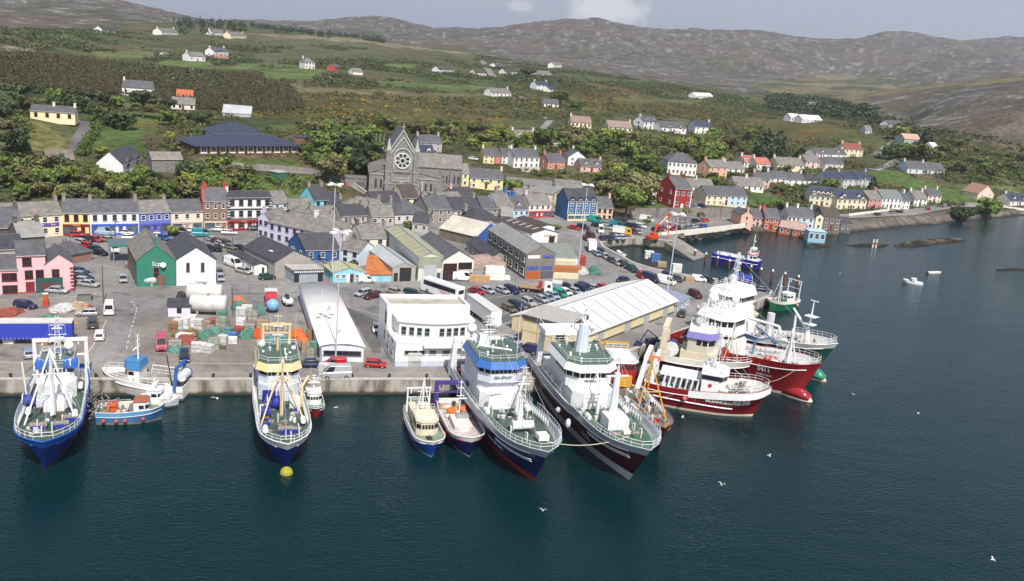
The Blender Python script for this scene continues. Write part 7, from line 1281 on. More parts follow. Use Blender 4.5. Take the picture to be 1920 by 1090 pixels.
for s in(-1,1):st.path([(r_[3][0],s*(r_[3][1]+.04),r_[3][2]+.3)for r_ in h['rows'][10:-1]],.06,n=4)
st.build('white_line',BWHITE,rt);vents(rt,L*.1,L*.36,B*.6,z+5.8,6,5);crane_(rt,L*.5,B*.42,z,4,3.4,CRM,2.6)
rig(rt,z,2,((L*.62,z+9.5),(L*.22,z+12)))
rt,L=boat('small_boat','tiny red and white fishing boat moored right of the cream-browed blue trawler',(585,748),(590,777));h=hull(rt,max(L,8),3.2,.9,1.5,0,((.2,.02,.02),(.32,.02,.015),(.05,.05,.05)),.2,.6,.85,.08,bulw=.4);L=h['L'];z=.9
house(rt,'wheelhouse',L*.25,L*.6,2.3,z,z+2.0,BWHITE,3,roofc=(.75,.75,.72),wh=.5);mast(rt,L*.35,0,z+2.1,z+4.6,radar=1,spread=.5);clutter(rt,L*.05,L*.25,2,z,5,[(.05,.05,.2),(.3,.1,.05),(.7,.7,.7)],3,(.2,.5));rail_(h,L*.6,L*1.03,.6)
rt,L=boat('wooden_trawler','white wooden fishing boat with a blue-roofed wheelhouse and blue stern gantry lying along the quay',(350,745),(203,731));B=4.6;h=hull(rt,L*.98,B,1.6,2.9,0,((.10,.12,.22),(.78,.76,.74),(.80,.79,.76)),.25,.5,.8,.12,bulw=.8,deckc=(.35,.30,.24));L=h['L'];z=1.7
house(rt,'wheelhouse',L*.56,L*.76,3.0,z,z+3.0,BWHITE,3,band=(.06,.22,.45),roofc=(.06,.22,.45),wh=.6);mast(rt,L*.62,0,z+3.6,z+8.5,radar=1,spread=.6);BL=mat((.03,.12,.42),.5,0,.15);gantry(rt,L*.10,B*.8,z-.6,z+3.9,BL,.2,'stern_gantry',-.3)
drum(rt,L*.03,0,z+2.2,.75,2.4,(.70,.74,.74),(.05,.15,.4));rail_(h,L*.72,L*1.04,.9,WHITE);rail_(h,L*.15,L*.52,1.0,WHITE);clutter(rt,L*.15,L*.5,3.2,z,12,[(.05,.15,.4),(.6,.55,.45),(.75,.75,.7)],8);winch(rt,L*.5,0,z,(.05,.15,.4),.9);MB().tube((L*.14,1.2,z),(L*.2,1.6,z+6),.08).build('derrick',DARK,rt)
MB().path([(L*.1,-B/2+.3,z+.9),(L*.1,-B/2+.3,z+2.4),(L*.5,-B/2+.3,z+2.6),(L*.52,-B/2+.3,z+1)],.07).build('shelter_frame',WHITE,rt)
rt,L=boat('cabin_boat','small white cabin boat squeezed between the white wooden boat and the pale blue one',(262,757),(332,762));h=hull(rt,L,2.9,.9,1.4,0,((.1,.1,.12),(.80,.80,.78),(.80,.80,.78)),.2,.55,.85,.1,bulw=.3,deckc=(.7,.7,.66));L=h['L']
house(rt,'cabin',L*.25,L*.62,2.2,1.0,2.8,BWHITE,3,roofc=(.8,.8,.78),wh=.5);MB().box((L*.7,0,1.7),(1.6,1.7,.6)).build('foredeck_hatch',BWHITE,rt);clutter(rt,L*.05,L*.25,2,1,6,[(.5,.2,.08),(.3,.2,.1)],4,(.2,.5));mast(rt,L*.4,0,2.9,4.6,radar=1,spread=.4)
rt,L=boat('fishing_boat','pale blue fishing boat with red fenders and rusty dredges, lowest of the left cluster',(184,788),(306,785));B=4.4;h=hull(rt,L*.97,B,1.3,2.0,0,((.25,.24,.22),(.06,.20,.42),(.12,.32,.55)),.22,.55,.85,.10,bulw=.7,deckc=(.22,.26,.2));L=h['L'];z=1.4
w1=house(rt,'wheelhouse',L*.58,L*.82,2.7,z,z+1.9,BWHITE,4,roofc=(.35,.12,.06),wh=.6);fenders(h,[L*.12,L*.32,L*.46,L*.74],-1);winch(rt,L*.54,0,z,(.03,.05,.2),.9);MB().box((L*.22,.3,z+.6),(1.5,1.6,1.1)).build('orange_bin',mat((.6,.10,.03),.6,0,.1),rt)
dg=MB();r_=random.Random(5)
for k in range(42):a=Vector((r_.uniform(-1.6,L*.18),r_.uniform(-1.6,1.9),r_.uniform(z,z+3.2)));b=a+Vector((r_.uniform(-1.4,1.4),r_.uniform(-1.2,1.2),r_.uniform(-1.4,1.6)));dg.tube(a,b,.07,n=4)
dg.build('dredge_gear',mat((.30,.27,.24),.7,.2,.4,3),rt);clutter(rt,L*.2,L*.55,3,z,12,[(.5,.4,.3),(.25,.2,.15),(.7,.68,.62)],12);MB().path([(L*.2,-1.9,z),(L*.2,-1.9,z+2.6),(L*.55,-1.7,z+2.6)],.06).build('shelter_frame',mat((.4,.36,.3),.6,0,.2),rt)
rt,L=boat('fishing_boat','small bright blue boat with a weathered cream wheelhouse, left of the pair by the quay',(779,782),(808,857));L=max(L,11);B=4.9;h=hull(rt,L,B,1.5,2.3,0,((.75,.74,.7),(.015,.07,.36),(.78,.78,.74)),.25,.62,.85,.08,bulw=.5,wl=.14,deckc=(.25,.30,.22));z=1.6
cw=mat((.70,.64,.48),.7,0,.2,2);house(rt,'deckhouse',L*.10,L*.66,3.0,z-.1,z+1.5,cw,0,roofc=(.66,.60,.45));house(rt,'wheelhouse',L*.42,L*.74,3.4,z-.1,z+2.3,cw,4,roofc=(.72,.66,.48),wh=.7);tripod(rt,L*.36,z+1.4,z+7.4,2.6,WHITE,1.6,'mast',.1);drum(rt,L*.02,0,z+1.2,.7,2.2,(.25,.35,.3));gantry(rt,L*.1,3.6,z,z+4.2,WHITE,.1);MB().box((L*.84,0,z+.25),(1.3,.9,.4)).build('liferaft',DARK,rt);rail_(h,L*.05,L*.5,.8,cw)
rt,L=boat('fishing_boat','navy and white boat with a red waterline stripe, orange net heaps and a purple frame',(842,772),(880,857));L=max(L,12.5);B=5.6;h=hull(rt,L,B,1.6,2.7,0,((.72,.72,.7),(.014,.012,.11),(.80,.78,.76),(.06,.05,.12)),.3,.62,.85,.06,bulw=.8,wl=.12,deckc=(.55,.5,.48),stripe=(.30,.02,.04));z=1.7
gantry(rt,L*.03,B*.9,z-.6,z+3.8,mat((.06,.04,.22),.5,0,.1),.3,'purple_gantry');clutter(rt,L*.05,L*.38,B*.8,z,26,[(.65,.12,.03),(.6,.5,.2),(.5,.3,.25),(.7,.7,.7),(.1,.15,.1)],31,(.4,.9));MB().ball((L*.28,-.6,z+.5),.9,10,6,.7).build('net_heap',mat((.75,.16,.02),.9,0,.3,4),rt);MB().ball((L*.22,1.4,z+.5),.8,10,6,.7).build('net_heap',mat((.7,.18,.04),.9,0,.3,4),rt)
house(rt,'fish_hatch',L*.4,L*.72,2.8,z-.3,z+.9,mat((.70,.64,.62),.6,0,.1));MB().box((L*.48,.4,z+1.25),(1.0,1.9,.5)).build('steel_hopper',STEEL,rt);mast(rt,L*.3,.6,z,z+6,radar=1,spread=.5);fenders(h,[L*.7],-1,(.65,.08,.05),.4);fenders(h,[L*.72],1,(.65,.08,.05),.4);MB().ball((L*.78,-1.2,z+.3),.45,10,7).build('float_buoy',mat((.75,.4,.5),.6,0,.1),rt)
hull_text(h,'S 87',L*.82,h['rz'](L*.8)-.35,.5,-1,(.1,.1,.15))
rt,L=boat('trawler','large navy blue trawler with a pale grey bow and a blue-browed white wheelhouse',(880,722),(1004,910));B=9.6
h=hull(rt,L*.99,B,3.6,5.4,.5,((.38,.03,.02),(.010,.016,.12),(.46,.49,.53)),.34,.58,.9,.14,bulw=1.1,wl=1.0,deckc=(.075,.115,.09));L=h['L'];z=h['dz'](L*.35);GREYH=paint((.66,.68,.74))
rail_(h,L*.62,L*1.08,1.0);house(rt,'deckhouse',L*.16,L*.52,B*.72,z-.4,z+2.8,BWHITE,0);house(rt,'upper_deckhouse',L*.22,L*.48,B*.74,z+2.8,z+4.4,GREYH,0);w1=house(rt,'wheelhouse',L*.24,L*.50,B*.78,z+4.4,z+7.0,GREYH,6,band=(.04,.14,.42),roofc=(.08,.125,.10),wh=.75,wz=z+6.4)
text('SEA SPRAY',.62,mat((.2,.2,.25),.5,0,0),rt,(L*.50+.08,0,z+5.3),(R(90),0,R(90)),bold=.02)
mast(rt,L*.30,-.8,z+7.8,z+13.5,lattice=True,name='radar_mast');dome(rt,L*.24,1.2,z+9.6,1.0);dome(rt,L*.20,-2.6,z+8.4,.9);MB().loft([[(L*.3+dx_,-1.6+dy_,zz)for dx_,dy_ in((-k,-k),(k,-k),(k,k),(-k,k))]for zz,k in((z+7.8,1.0),(z+10.2,.7))]).build('funnel',GREYH,rt)
MB().tube((L*.42,3.0,z+7.8),(L*.42,3.0,z+17),.05,.03,n=5).build('whip_antenna',BWHITE,rt);MB().tube((L*.36,-3,z+9),(L*.50,1.0,z+10),.2).build('searchlight_arm',BWHITE,rt)
gantry(rt,L*.05,B*.82,z-1,z+6.2,BWHITE,.4,'stern_gantry',.6);drum(rt,L*.13,0,z+4.4,1.2,3.0,(.03,.05,.25),(.7,.7,.7));clutter(rt,L*.02,L*.2,B*.6,z,14,[(.1,.1,.12),(.5,.1,.04),(.1,.15,.3)],14)
fm=MB();zf=z+.6;fm.tube((L*.76,0,zf),(L*.76,0,zf+5.0),.55,.3,n=8);fm.build('foremast',BWHITE,rt);mast(rt,L*.76,0,zf+5,zf+10.5,lattice=True,name='lattice_mast',radar=1)
dr=drum(rt,L*.80,0,zf+1.6,.7,3.2,(.78,.78,.76),(.8,.8,.8),'anchor_winch');MB().box((L*.92,1.6,zf+1.8),(1.6,1.6,.8)).build('deck_locker',BWHITE,rt)
crane_(rt,L*.60,B*.16,z,7.5,3.6,BWHITE,2.6,'deck_crane');crane_(rt,L*.55,-B*.26,z,5,3.2,BWHITE,.4);clutter(rt,L*.53,L*.72,B*.65,z+.1,22,[(.75,.75,.75),(.6,.6,.6),(.1,.1,.1),(.25,.3,.25)],21);vents(rt,L*.24,L*.48,B*.7,z+7.9,12,7);rail_(h,L*.12,L*.55,.9)
hull_text(h,'SEA SPRAY',L*.76,h['rz'](L*.76)-3.5,1.1,-1);w_=MB()
for dz_ in(0,-.3):
 w_.path([(r_[4][0],-(float(np.interp(r_[4][2]-1.0+dz_,[p[2]for p in r_],[p[1]for p in r_]))+.05),r_[4][2]-1.0+dz_)for r_ in h['rows'][20:26]],.06,n=4)
w_.build('bow_stripe',BWHITE,rt)
st=MB();st.path([(r_[3][0],-(r_[3][1]+.09),r_[3][2]+.8)for r_ in h['rows'][8:17]],.09,n=4);st.build('white_line',BWHITE,rt);SS=rt;HS9=h
rig(rt,z,3,((L*.76,z+11),(L*.3,z+13)))
rt,L=boat('trawler','largest maroon trawler with a grey bulwark, white waterline and white wheelhouse',(1030,712),(1183,905));B=10.2
h=hull(rt,L*1.0,B,4.0,5.8,.5,((.72,.72,.70),(.075,.008,.012),(.48,.50,.54)),.36,.60,.92,.15,bulw=1.2,wl=1.5,deckc=(.08,.15,.10));L=h['L'];z=h['dz'](L*.35)
rail_(h,L*.62,L*1.09,1.0);house(rt,'deckhouse',L*.14,L*.58,B*.72,z-.6,z+2.9,BWHITE,0);w1=house(rt,'wheelhouse',L*.26,L*.52,B*.80,z+2.9,z+6.0,BWHITE,5,band=(.80,.80,.80),roofc=(.085,.14,.105),wh=.85,wz=z+5.2)
text('PENKALLY',.62,mat((.2,.2,.2),.5,0,0),rt,(L*.52+.08,0,z+4.2),(R(90),0,R(90)),bold=.02)
MB().loft([[(L*.36+dx_*k,dy_*k,zz)for dx_,dy_ in[(math.cos(t),math.sin(t))for t in[2*math.pi*i/10 for i in range(10)]]]for zz,k in((z+6.9,1.3),(z+9.5,1.0),(z+12.0,.8))]).build('funnel_mast',paint((.60,.66,.76)),rt);mast(rt,L*.36,0,z+12,z+16,radar=2);dome(rt,L*.36,1.5,z+10.5,.6)
gm=MB()
for s in(-1,1):gm.loft([[(x-.5,s*B*.36-.45,zz),(x+.5,s*B*.36-.45,zz),(x+.5,s*B*.36+.45,zz),(x-.5,s*B*.36+.45,zz)]for x,zz in((L*.07,z-1.5),(L*.10,z+7.6))])
gm.box((L*.13,0,z+7.9),(4.2,B*.86,.8));gm.build('stern_gantry',BWHITE,rt);rl=MB()
for s in(-1,1):rl.path([(L*.05,s*B*.42,z+9.3),(L*.21,s*B*.42,z+9.3)],.05)
for s in(-1,1):
 for k in range(5):rl.tube((L*(.05+.04*k),s*B*.42,z+8.3),(L*(.05+.04*k),s*B*.42,z+9.3),.04,n=4)
rl.build('gantry_railing',BWHITE,rt);crane_(rt,L*.14,1.5,z+8.2,5.5,1.6,BWHITE,.1);drum(rt,L*.16,0,z+3.9,1.5,3.6,(.10,.02,.04));winch(rt,L*.3,0,z+7,(.7,.7,.7),.9)
fm=MB();fm.tube((L*.76,0,z+.6),(L*.76,0,z+9.5),.75,.45,n=10);fm.tube((L*.76,-1.8,z+9),(L*.76,1.8,z+9),.16);fm.build('foremast',BWHITE,rt);mast(rt,L*.76,0,z+9.5,z+13,radar=1);MB().box((L*.79,0,z+1.9),(3.2,3.4,2.2)).build('winch_house',BWHITE,rt);MB().box((L*.86,.8,z+1.2),(1.2,1.2,1.2)).build('deck_locker',BWHITE,rt)
crane_(rt,L*.68,-1.2,z,8.5,4.2,BWHITE,2.9,'deck_crane');clutter(rt,L*.56,L*.72,B*.7,z+.2,24,[(.75,.75,.75),(.55,.55,.55),(.15,.15,.15),(.08,.16,.1)],41);winch(rt,L*.9,-1.8,z+1.0,(.08,.2,.12),.8);winch(rt,L*.9,1.9,z+1.0,(.08,.2,.12),.8);vents(rt,L*.26,L*.5,B*.7,z+6.9,12,8);rail_(h,L*.08,L*.5,.9)
hull_text(h,'S135',L*.76,h['rz'](L*.76)-3.5,1.3,-1,(.9,.85,.6));MB().ball((L*.66,-B/2-.5,3.4),.45,10,8,1.8).build('fender',BWHITE,rt);MB().ball((L*.52,-B/2-.3,3.2),.5,10,8).build('fender',mat((.5,.48,.44),.6,0,.1),rt)
st=MB()
for dz_ in(0,.35,.7):st.path([(r_[4][0],-(float(np.interp(r_[4][2]-1.1+dz_*.6,[p[2]for p in r_],[p[1]for p in r_]))+.05),r_[4][2]-1.1+dz_*.6)for r_ in h['rows'][20:26]],.05,n=4)
st.path([(r_[3][0],-(r_[3][1]+.09),r_[3][2]+.6)for r_ in h['rows'][2:18]],.07,n=4);st.build('white_line',BWHITE,rt);S135=rt;H10=h
rig(rt,z,4,((L*.76,z+12),(L*.36,z+15)))
rt,L=boat('beam_trawler','dark red beam trawler with a tall yellow A-frame over its bow',(1140,708),(1243,862));B=6.4;h=hull(rt,L*.93,B,2.6,3.8,.2,((.14,.02,.02),(.11,.010,.014),(.10,.012,.016)),.28,.62,.9,.06,bulw=.9,deckc=(.16,.13,.10),stripe=(.55,.28,.03));L=h['L'];z=h['dz'](L*.4);YL=mat((.62,.33,.03),.5,0,.12)
af=MB();zt=z+9.6
for s in(-1,1):af.tube((L*.86 if s>0 else L*.80,s*B*.36,z+.8),(L*.72,0,zt),.14,.09,n=6)
af.tube((L*.72,0,z),(L*.72,0,zt),.16,.1,n=6);af.tube((L*.79,-B*.2,z+5),(L*.79,B*.2,z+5),.09)
for k in range(20):af.tube((L*.72+.3,-.2,z+.6*k),(L*.72+.3,.2,z+.6*k),.03,n=4)
af.build('a_frame',YL,rt);winch(rt,L*.86,0,z+.8,(.35,.02,.02),1.1);house(rt,'wheelhouse',L*.1,L*.34,B*.7,z-.2,z+4.4,mat((.32,.02,.02),.5,0,.1),4,roofc=(.7,.7,.68));MB().box((L*.36,-.6,z+1.3),(.8,B*.45,2.0)).build('yellow_front',YL,rt);MB().path([(L*.93,-B*.3,z+1.6),(L*1.02,0,z+1.8),(L*.93,B*.3,z+1.6)],.1).build('bow_rail',YL,rt)
clutter(rt,L*.40,L*.7,B*.7,z,22,[(.05,.2,.15),(.06,.15,.3),(.3,.25,.2),(.25,.03,.03),(.6,.6,.6)],51);gantry(rt,L*.04,B*.8,z,z+5,YL,.2);MB().tube((L*.46,1.8,z),(L*.5,2.4,z+4),.14).build('exhaust',STEEL,rt)
rig(rt,z,5,())
rt,L=boat('trawler','long crimson trawler with a white stripe and white bow lettering lying side-on to the pier',(1186,738),(1418,782));B=8.4
h=hull(rt,L*.98,B,3.0,5.2,0,((.72,.66,.52),(.22,.010,.016),(.22,.010,.016)),.28,.62,.85,.13,bulw=1.0,wl=.45,deckc=(.45,.45,.42));L=h['L'];z=h['dz'](L*.35)
wb=MB()
for s in(-1,1):
 R_=h['rows'][12:];vs=[p for r_ in R_ for p in((r_[5][0],s*(r_[5][1]+.03),r_[5][2]+.05),(r_[5][0],s*(r_[5][1]+.03),r_[5][2]-1.3))];wb.add(vs,[(2*i,2*i+1,2*i+3,2*i+2)for i in range(len(R_)-1)])
wb.build('white_bow_band',BWHITE,rt);st=MB()
for s in(-1,1):st.path([(x_,s*(h['Y'](x_,zl)+.06),zl)for x_,zl in[(L*f,2.0-.4*f)for f in[.02*i for i in range(1,42)]]],.13,n=4)
st.build('white_line',BWHITE,rt);rail_(h,L*.7,L*1.07,1.0)
w1=house(rt,'wheelhouse',L*.55,L*.74,B*.72,z-.2,z+3.4,BWHITE,0);MB().prism([(L*.545,-B*.37),(L*.70,-B*.37),(L*.745,-B*.2),(L*.745,B*.2),(L*.70,B*.37),(L*.545,B*.37)],z+3.4,z+4.3).build('window_band',GLASS,rt);MB().prism([(L*.54,-B*.39),(L*.71,-B*.39),(L*.755,-B*.21),(L*.755,B*.21),(L*.71,B*.39),(L*.54,B*.39)],z+4.3,z+4.6).build('wheelhouse_roof',BWHITE,rt)
mast(rt,L*.64,0,z+4.6,z+11,lattice=True);dome(rt,L*.6,1.2,z+4.8,.5);vents(rt,L*.56,L*.72,B*.6,z+4.6,10,12);MB().tube((L*.62,-B*.37,z+2.4),(L*.62,-B*.37-.05,z+2.4),.34,n=12).build('red_emblem',mat((.4,.03,.04),.5,0,0),rt)
sh=MB()
for k in range(7):sh.loft([[(L*(.24+.045*k),-B*.46,z+.8),(L*(.255+.045*k),-B*.46,z+.8),(L*(.265+.045*k),-B*.30,z+2.6),(L*(.25+.045*k),-B*.30,z+2.6)]]*1)
sh.box((L*.38,0,z+2.7),(L*.34,B*.6,.15));sh.build('shelter_deck',BWHITE,rt);clutter(rt,L*.18,L*.54,B*.85,z+.2,40,[(.75,.75,.75),(.7,.7,.7),(.1,.1,.1),(.35,.35,.35)],61,(.5,1.2));gantry(rt,L*.05,B*.8,z-.8,z+5.5,BWHITE,.35,'stern_gantry',.8);gantry(rt,L*.16,B*.8,z,z+5,BWHITE,.25,'net_gantry')
MB().box((L*.13,-1.2,z+5.0),(3.0,1.4,.55),0,.8,.7).build('life_raft',mat((.75,.12,.03),.6,0,.05),rt);drum(rt,L*.1,0,z+2.4,1.2,3,(.2,.2,.22));hull_text(h,'EILEANCROINE',L*.735,h['rz'](L*.735)-1.95,.85,-1);hull_text(h,'S238',L*.885,h['rz'](L*.885)-2.15,1.5,-1);clutter(rt,L*.76,L*.95,B*.4,z+1.2,10,[(.6,.6,.6),(.8,.8,.8)],62,(.3,.7));winch(rt,L*.86,0,z+1.2,(.6,.6,.6),.9);fenders(h,[L*.44],-1,(.6,.12,.12),.45)
rig(rt,z,6,((L*.64,z+10.5),))
rt,L=boat('trawler','cream trawler with a purple-striped wheelhouse brow behind the crimson trawler',(1222,690),(1400,722));B=8;h=hull(rt,L,B,3.2,4.6,.2,((.3,.02,.02),(.05,.01,.02),(.78,.76,.70)),.28,.6,.85,.1,bulw=1.2,deckc=(.25,.36,.28));z=h['dz'](L*.35);CR=mat((.68,.60,.44),.5,0,.1)
house(rt,'deckhouse',L*.28,L*.66,B*.8,z,z+2.6,CR);w1=house(rt,'wheelhouse',L*.34,L*.62,B*.78,z+2.6,z+5.6,mat((.62,.58,.48),.5,0,.1),5,band=(.20,.18,.48),roofc=(.72,.72,.70),wh=1.0,wz=z+4.7);gantry(rt,L*.1,B*.8,z,z+6.5,CR,.5);mast(rt,L*.46,0,z+6.4,z+12,lattice=True);dome(rt,L*.42,1.5,z+6.5,.8);vents(rt,L*.36,L*.6,B*.6,z+6.5,12,22);rail_(h,L*.7,L*1.02,1.0);drum(rt,L*.18,0,z+2,1.2,3,(.05,.06,.2));clutter(rt,L*.1,L*.3,B*.7,z,12,[(.3,.2,.12),(.7,.65,.5),(.04,.04,.15)],71)
MB().tube((L*.72,-1,z+2.4),(L*.72,1,z+2.4),1.0,n=12).build('net_drum',mat((.3,.02,.02),.6,0,.2),rt);tripod(rt,L*.78,z+1,z+9,4,CR,1.8,'foremast',.12)
rt,L=boat('trawler','large bright red trawler with a bulbous bow, towering white wheelhouse and lettering on its bow',(1270,668),(1505,748));B=9.6
h=hull(rt,L*.98,B,4.4,6.4,.3,((.70,.55,.48),(.32,.012,.016),(.32,.012,.016)),.36,.60,.9,.14,bulw=1.3,wl=.55,bulb=2.6,deckc=(.55,.53,.5));L=h['L'];z=h['dz'](L*.35)
bt=MB();bt.smooth=True;bt.loft([[(L*.93+t*2.6,w_*math.cos(a),.35+h_*math.sin(a))for a in[math.pi*i/8 for i in range(9)]]for t,w_,h_ in((-2.8,.6,3.0),(-.9,1.25,2.4),(.2,1.4,2.1),(1.0,1.3,1.5),(1.5,.95,.9))]);bt.build('bulb_top',mat((.30,.015,.02),.25,0,.1),rt)
rail_(h,L*.70,L*1.08,1.1);house(rt,'deckhouse',L*.16,L*.50,B*.85,z-.4,z+3,BWHITE);house(rt,'bridge_deck',L*.20,L*.48,B*.80,z+3,z+4.6,BWHITE,4,wh=.5);w1=house(rt,'wheelhouse',L*.22,L*.46,B*.86,z+4.6,z+7.4,BWHITE,6,band=(.82,.82,.82),roofc=(.8,.8,.8),wh=1.0,wz=z+6.5);mast(rt,L*.3,0,z+8,z+15,lattice=True);dome(rt,L*.26,-2,z+9,1.1);dome(rt,L*.36,2.4,z+9,.8);vents(rt,L*.22,L*.44,B*.7,z+9,14,33)
crane_(rt,L*.60,0,z,6,4,mat((.08,.18,.35),.5,0,.1),.2);tripod(rt,L*.86,z+1.6,z+8.5,2.4,BWHITE,1.2,'foremast',.22);clutter(rt,L*.5,L*.72,B*.7,z,20,[(.7,.7,.7),(.1,.2,.4),(.5,.5,.5)],81);MB().ball((L*.74,0,z+1.4),1.3,10,6,.5).build('net_heap',mat((.5,.06,.06),.9,0,.3,3),rt)
hull_text(h,'S411',L*.77,h['rz'](L*.77)-2.1,1.3,-1);hull_text(h,'HARRY BOY',L*.77,h['rz'](L*.77)-3.3,.55,-1)
rig(rt,z,7,((L*.86,z+8),(L*.3,z+14.5)))
rt,L=boat('trawler','dark green trawler with white forecastle and green bulbous bow, outermost of the raft',(1330,640),(1538,712));B=9.4
h=hull(rt,L*.95,B,4.6,7.2,.3,((.62,.42,.32),(.010,.085,.05),(.78,.78,.77)),.36,.6,.9,.18,bulw=1.0,wl=.6,bulb=2.6,deckc=(.55,.53,.5));L=h['L'];z=h['dz'](L*.35)
bt=MB();bt.smooth=True;bt.loft([[(L*.93+t*2.6,w_*math.cos(a),.35+h_*math.sin(a))for a in[math.pi*i/8 for i in range(9)]]for t,w_,h_ in((-2.8,.6,3.0),(-.9,1.3,2.4),(.2,1.45,2.2),(1.1,1.3,1.6),(1.55,.95,.9))]);bt.build('bulb_top',mat((.03,.22,.14),.3,0,.1),rt)
rail_(h,L*.66,L*1.1,1.1);house(rt,'deckhouse',L*.04,L*.36,B*.85,z-.4,z+3,BWHITE);house(rt,'bridge_deck',L*.06,L*.33,B*.8,z+3,z+5.6,BWHITE);house(rt,'wheelhouse',L*.06,L*.30,B*.95,z+5.6,z+8.2,BWHITE,7,band=(.82,.82,.82),roofc=(.8,.8,.8),wh=.9,wz=z+7.4);mast(rt,L*.15,0,z+9,z+17,lattice=True);dome(rt,L*.08,2,z+9,.9);vents(rt,L*.06,L*.3,B*.7,z+9,12,34)
bm=MB();bm.tube((L*.32,-B*.2,z+4),(L*.66,-B*.2,z+4.2),.35,.3).tube((L*.58,-B*.2,z),(L*.58,-B*.2,z+4),.3).tube((L*.66,-B*.2,z+4.2),(L*.68,-B*.2,z+3),.3);bm.build('crane_arm',BWHITE,rt);MB().tube((L*.5,B*.2,z),(L*.5,B*.2,z+5.4),.9,.8,n=10).build('funnel',mat((.6,.58,.6),.6,0,.1),rt);MB().tube((L*.5,-B*.45,z+3.6),(L*.72,-B*.5,z+1.5),.15).box((L*.4,-B*.5,z+1.1),(L*.3,.3,.5)).build('blue_rail',mat((.05,.12,.28),.5,0,.1),rt)
zf=h['dz'](L*.85);MB().tube((L*.88,0,zf),(L*.87,0,zf+4),.75,.4,n=8).tube((L*.87,0,zf+3),(L*.72,0,zf+6.8),.25).tube((L*.76,0,zf),(L*.75,0,zf+5.5),.25).tube((L*.88,0,zf+4),(L*.88,0,zf+9.5),.25,.1).box((L*.88,0,zf+6.2),(2.2,1.8,.15)).box((L*.88,0,zf+4.5),(2.2,1.8,.15)).tube((L*.85,0,zf+9.5),(L*.92,0,zf+9.5),.1).build('foremast',BWHITE,rt);clutter(rt,L*.34,L*.66,B*.7,z,22,[(.75,.75,.75),(.6,.55,.5),(.3,.3,.3)],91);clutter(rt,L*.8,L*.98,B*.4,zf,10,[(.75,.75,.75),(.7,.5,.2)],92,(.3,.7))
rig(rt,z,8,((L*.15,z+16),))
rt,L=boat('fishing_boat','small cream-cabined boat with a brown mast tucked behind the white wheelhouses',(1385,612),(1420,640));L=max(L,13);B=4.6;h=hull(rt,L,B,2.0,2.8,0,((.3,.05,.03),(.03,.10,.08),(.72,.68,.55)),.25,.6,.85,.08,bulw=.6,deckc=(.3,.28,.2));z=2.2
house(rt,'wheelhouse',L*.2,L*.5,3.2,z,z+2.8,mat((.74,.66,.45),.6,0,.1),3,roofc=(.7,.6,.4));mast(rt,L*.3,0,z+2.8,z+8,mat((.25,.15,.08),.6,0,.1),radar=1,spread=.6);clutter(rt,L*.5,L*.85,3,z,10,[(.3,.15,.08),(.6,.5,.3)],95)
rt,L=boat('fishing_boat','small green and white trawler moored off the end of the pier',(1487,574),(1443,583));L=max(L,10);B=4.4;h=hull(rt,L,B,1.7,2.5,0,((.02,.12,.06),(.015,.17,.08),(.78,.74,.66)),.25,.6,.85,.1,bulw=.6,wl=.15,deckc=(.35,.18,.1));z=1.8
house(rt,'wheelhouse',L*.18,L*.45,2.6,z,z+2.2,BWHITE,3,roofc=(.8,.8,.78),wh=.5);tripod(rt,L*.70,z,z+7.5,3,WHITE,1.4,'mast',.09);gantry(rt,L*.1,3.6,z,z+5.5,WHITE,.09);clutter(rt,L*.45,L*.8,3,z,12,[(.5,.2,.1),(.05,.25,.12),(.6,.3,.2)],96);MB().box((L*.55,0,z+.6),(1.6,2.2,.8)).build('green_hatch',mat((.03,.18,.09),.6,0,.1),rt);fenders(h,[L*.2],1,(.6,.3,.35),.4)
rt,L=boat('work_barge','long blue flat-decked workboat with a white wheelhouse behind the mooring piles',(1338,488),(1424,505));rt2=rt;B=6;
h=hull(rt,L,B,1.7,1.7,0,((.08,.03,.03),(.02,.03,.30),(.02,.03,.30)),.15,.85,.95,.03,bulw=1.0,wl=.2,deckc=(.5,.48,.45));z=1.8
house(rt,'wheelhouse',L*.74,L*.92,4.4,z,z+2.6,BWHITE,4,roofc=(.6,.1,.12));house(rt,'upper_wheelhouse',L*.76,L*.88,3.0,z+2.7,z+4.4,BWHITE,3,roofc=(.75,.75,.75));mast(rt,L*.8,0,z+4.5,z+8.6,radar=1,spread=.6);clutter(rt,L*.05,L*.7,4.5,z+.2,20,[(.8,.8,.78),(.75,.75,.75),(.5,.5,.5)],97,(.6,1.2))
rt,L=boat('motor_boat','little white motor boat with a cabin alone on the open water',(1729,535),(1694,530));h=hull(rt,max(L,5.5),2.2,.5,.9,0,((.5,.6,.7),(.72,.76,.80),(.8,.8,.8)),.2,.6,.85,.08,bulw=.25,wl=.1,deckc=(.55,.55,.55));house(rt,'cabin',h['L']*.35,h['L']*.62,1.5,.6,1.7,BWHITE,2,roofc=(.8,.8,.8),wh=.35);MB().ball((h['L']*.6,0,.8),.4,8,5).build('cover',DARK,rt)
rt,L=boat('open_boat','small grey-green open boat with an outboard beyond the white motor boat',(1739,513),(1763,514));h=hull(rt,max(L,4.5),1.6,.35,.6,0,((.3,.3,.25),(.45,.48,.40),(.5,.52,.45)),.2,.6,.85,.05,bulw=.2,wl=.1,deckc=(.3,.32,.28));MB().box((-.2,0,.7),(.3,.3,.8)).build('outboard_motor',DARK,rt)
rt,L=boat('dinghy','small white dinghy in the corner of the inner basin',(1170,481),(1158,474));h=hull(rt,max(L,3.8),1.5,.35,.6,0,((.6,.6,.6),(.78,.78,.76),(.8,.8,.8)),.2,.6,.85,.05,bulw=.2,wl=.1,deckc=(.6,.6,.58));MB().box((1.6,0,.5),(.3,1.2,.08)).build('thwart',WOOD,rt)
def P3(px,py,z):return at(px,py,z)
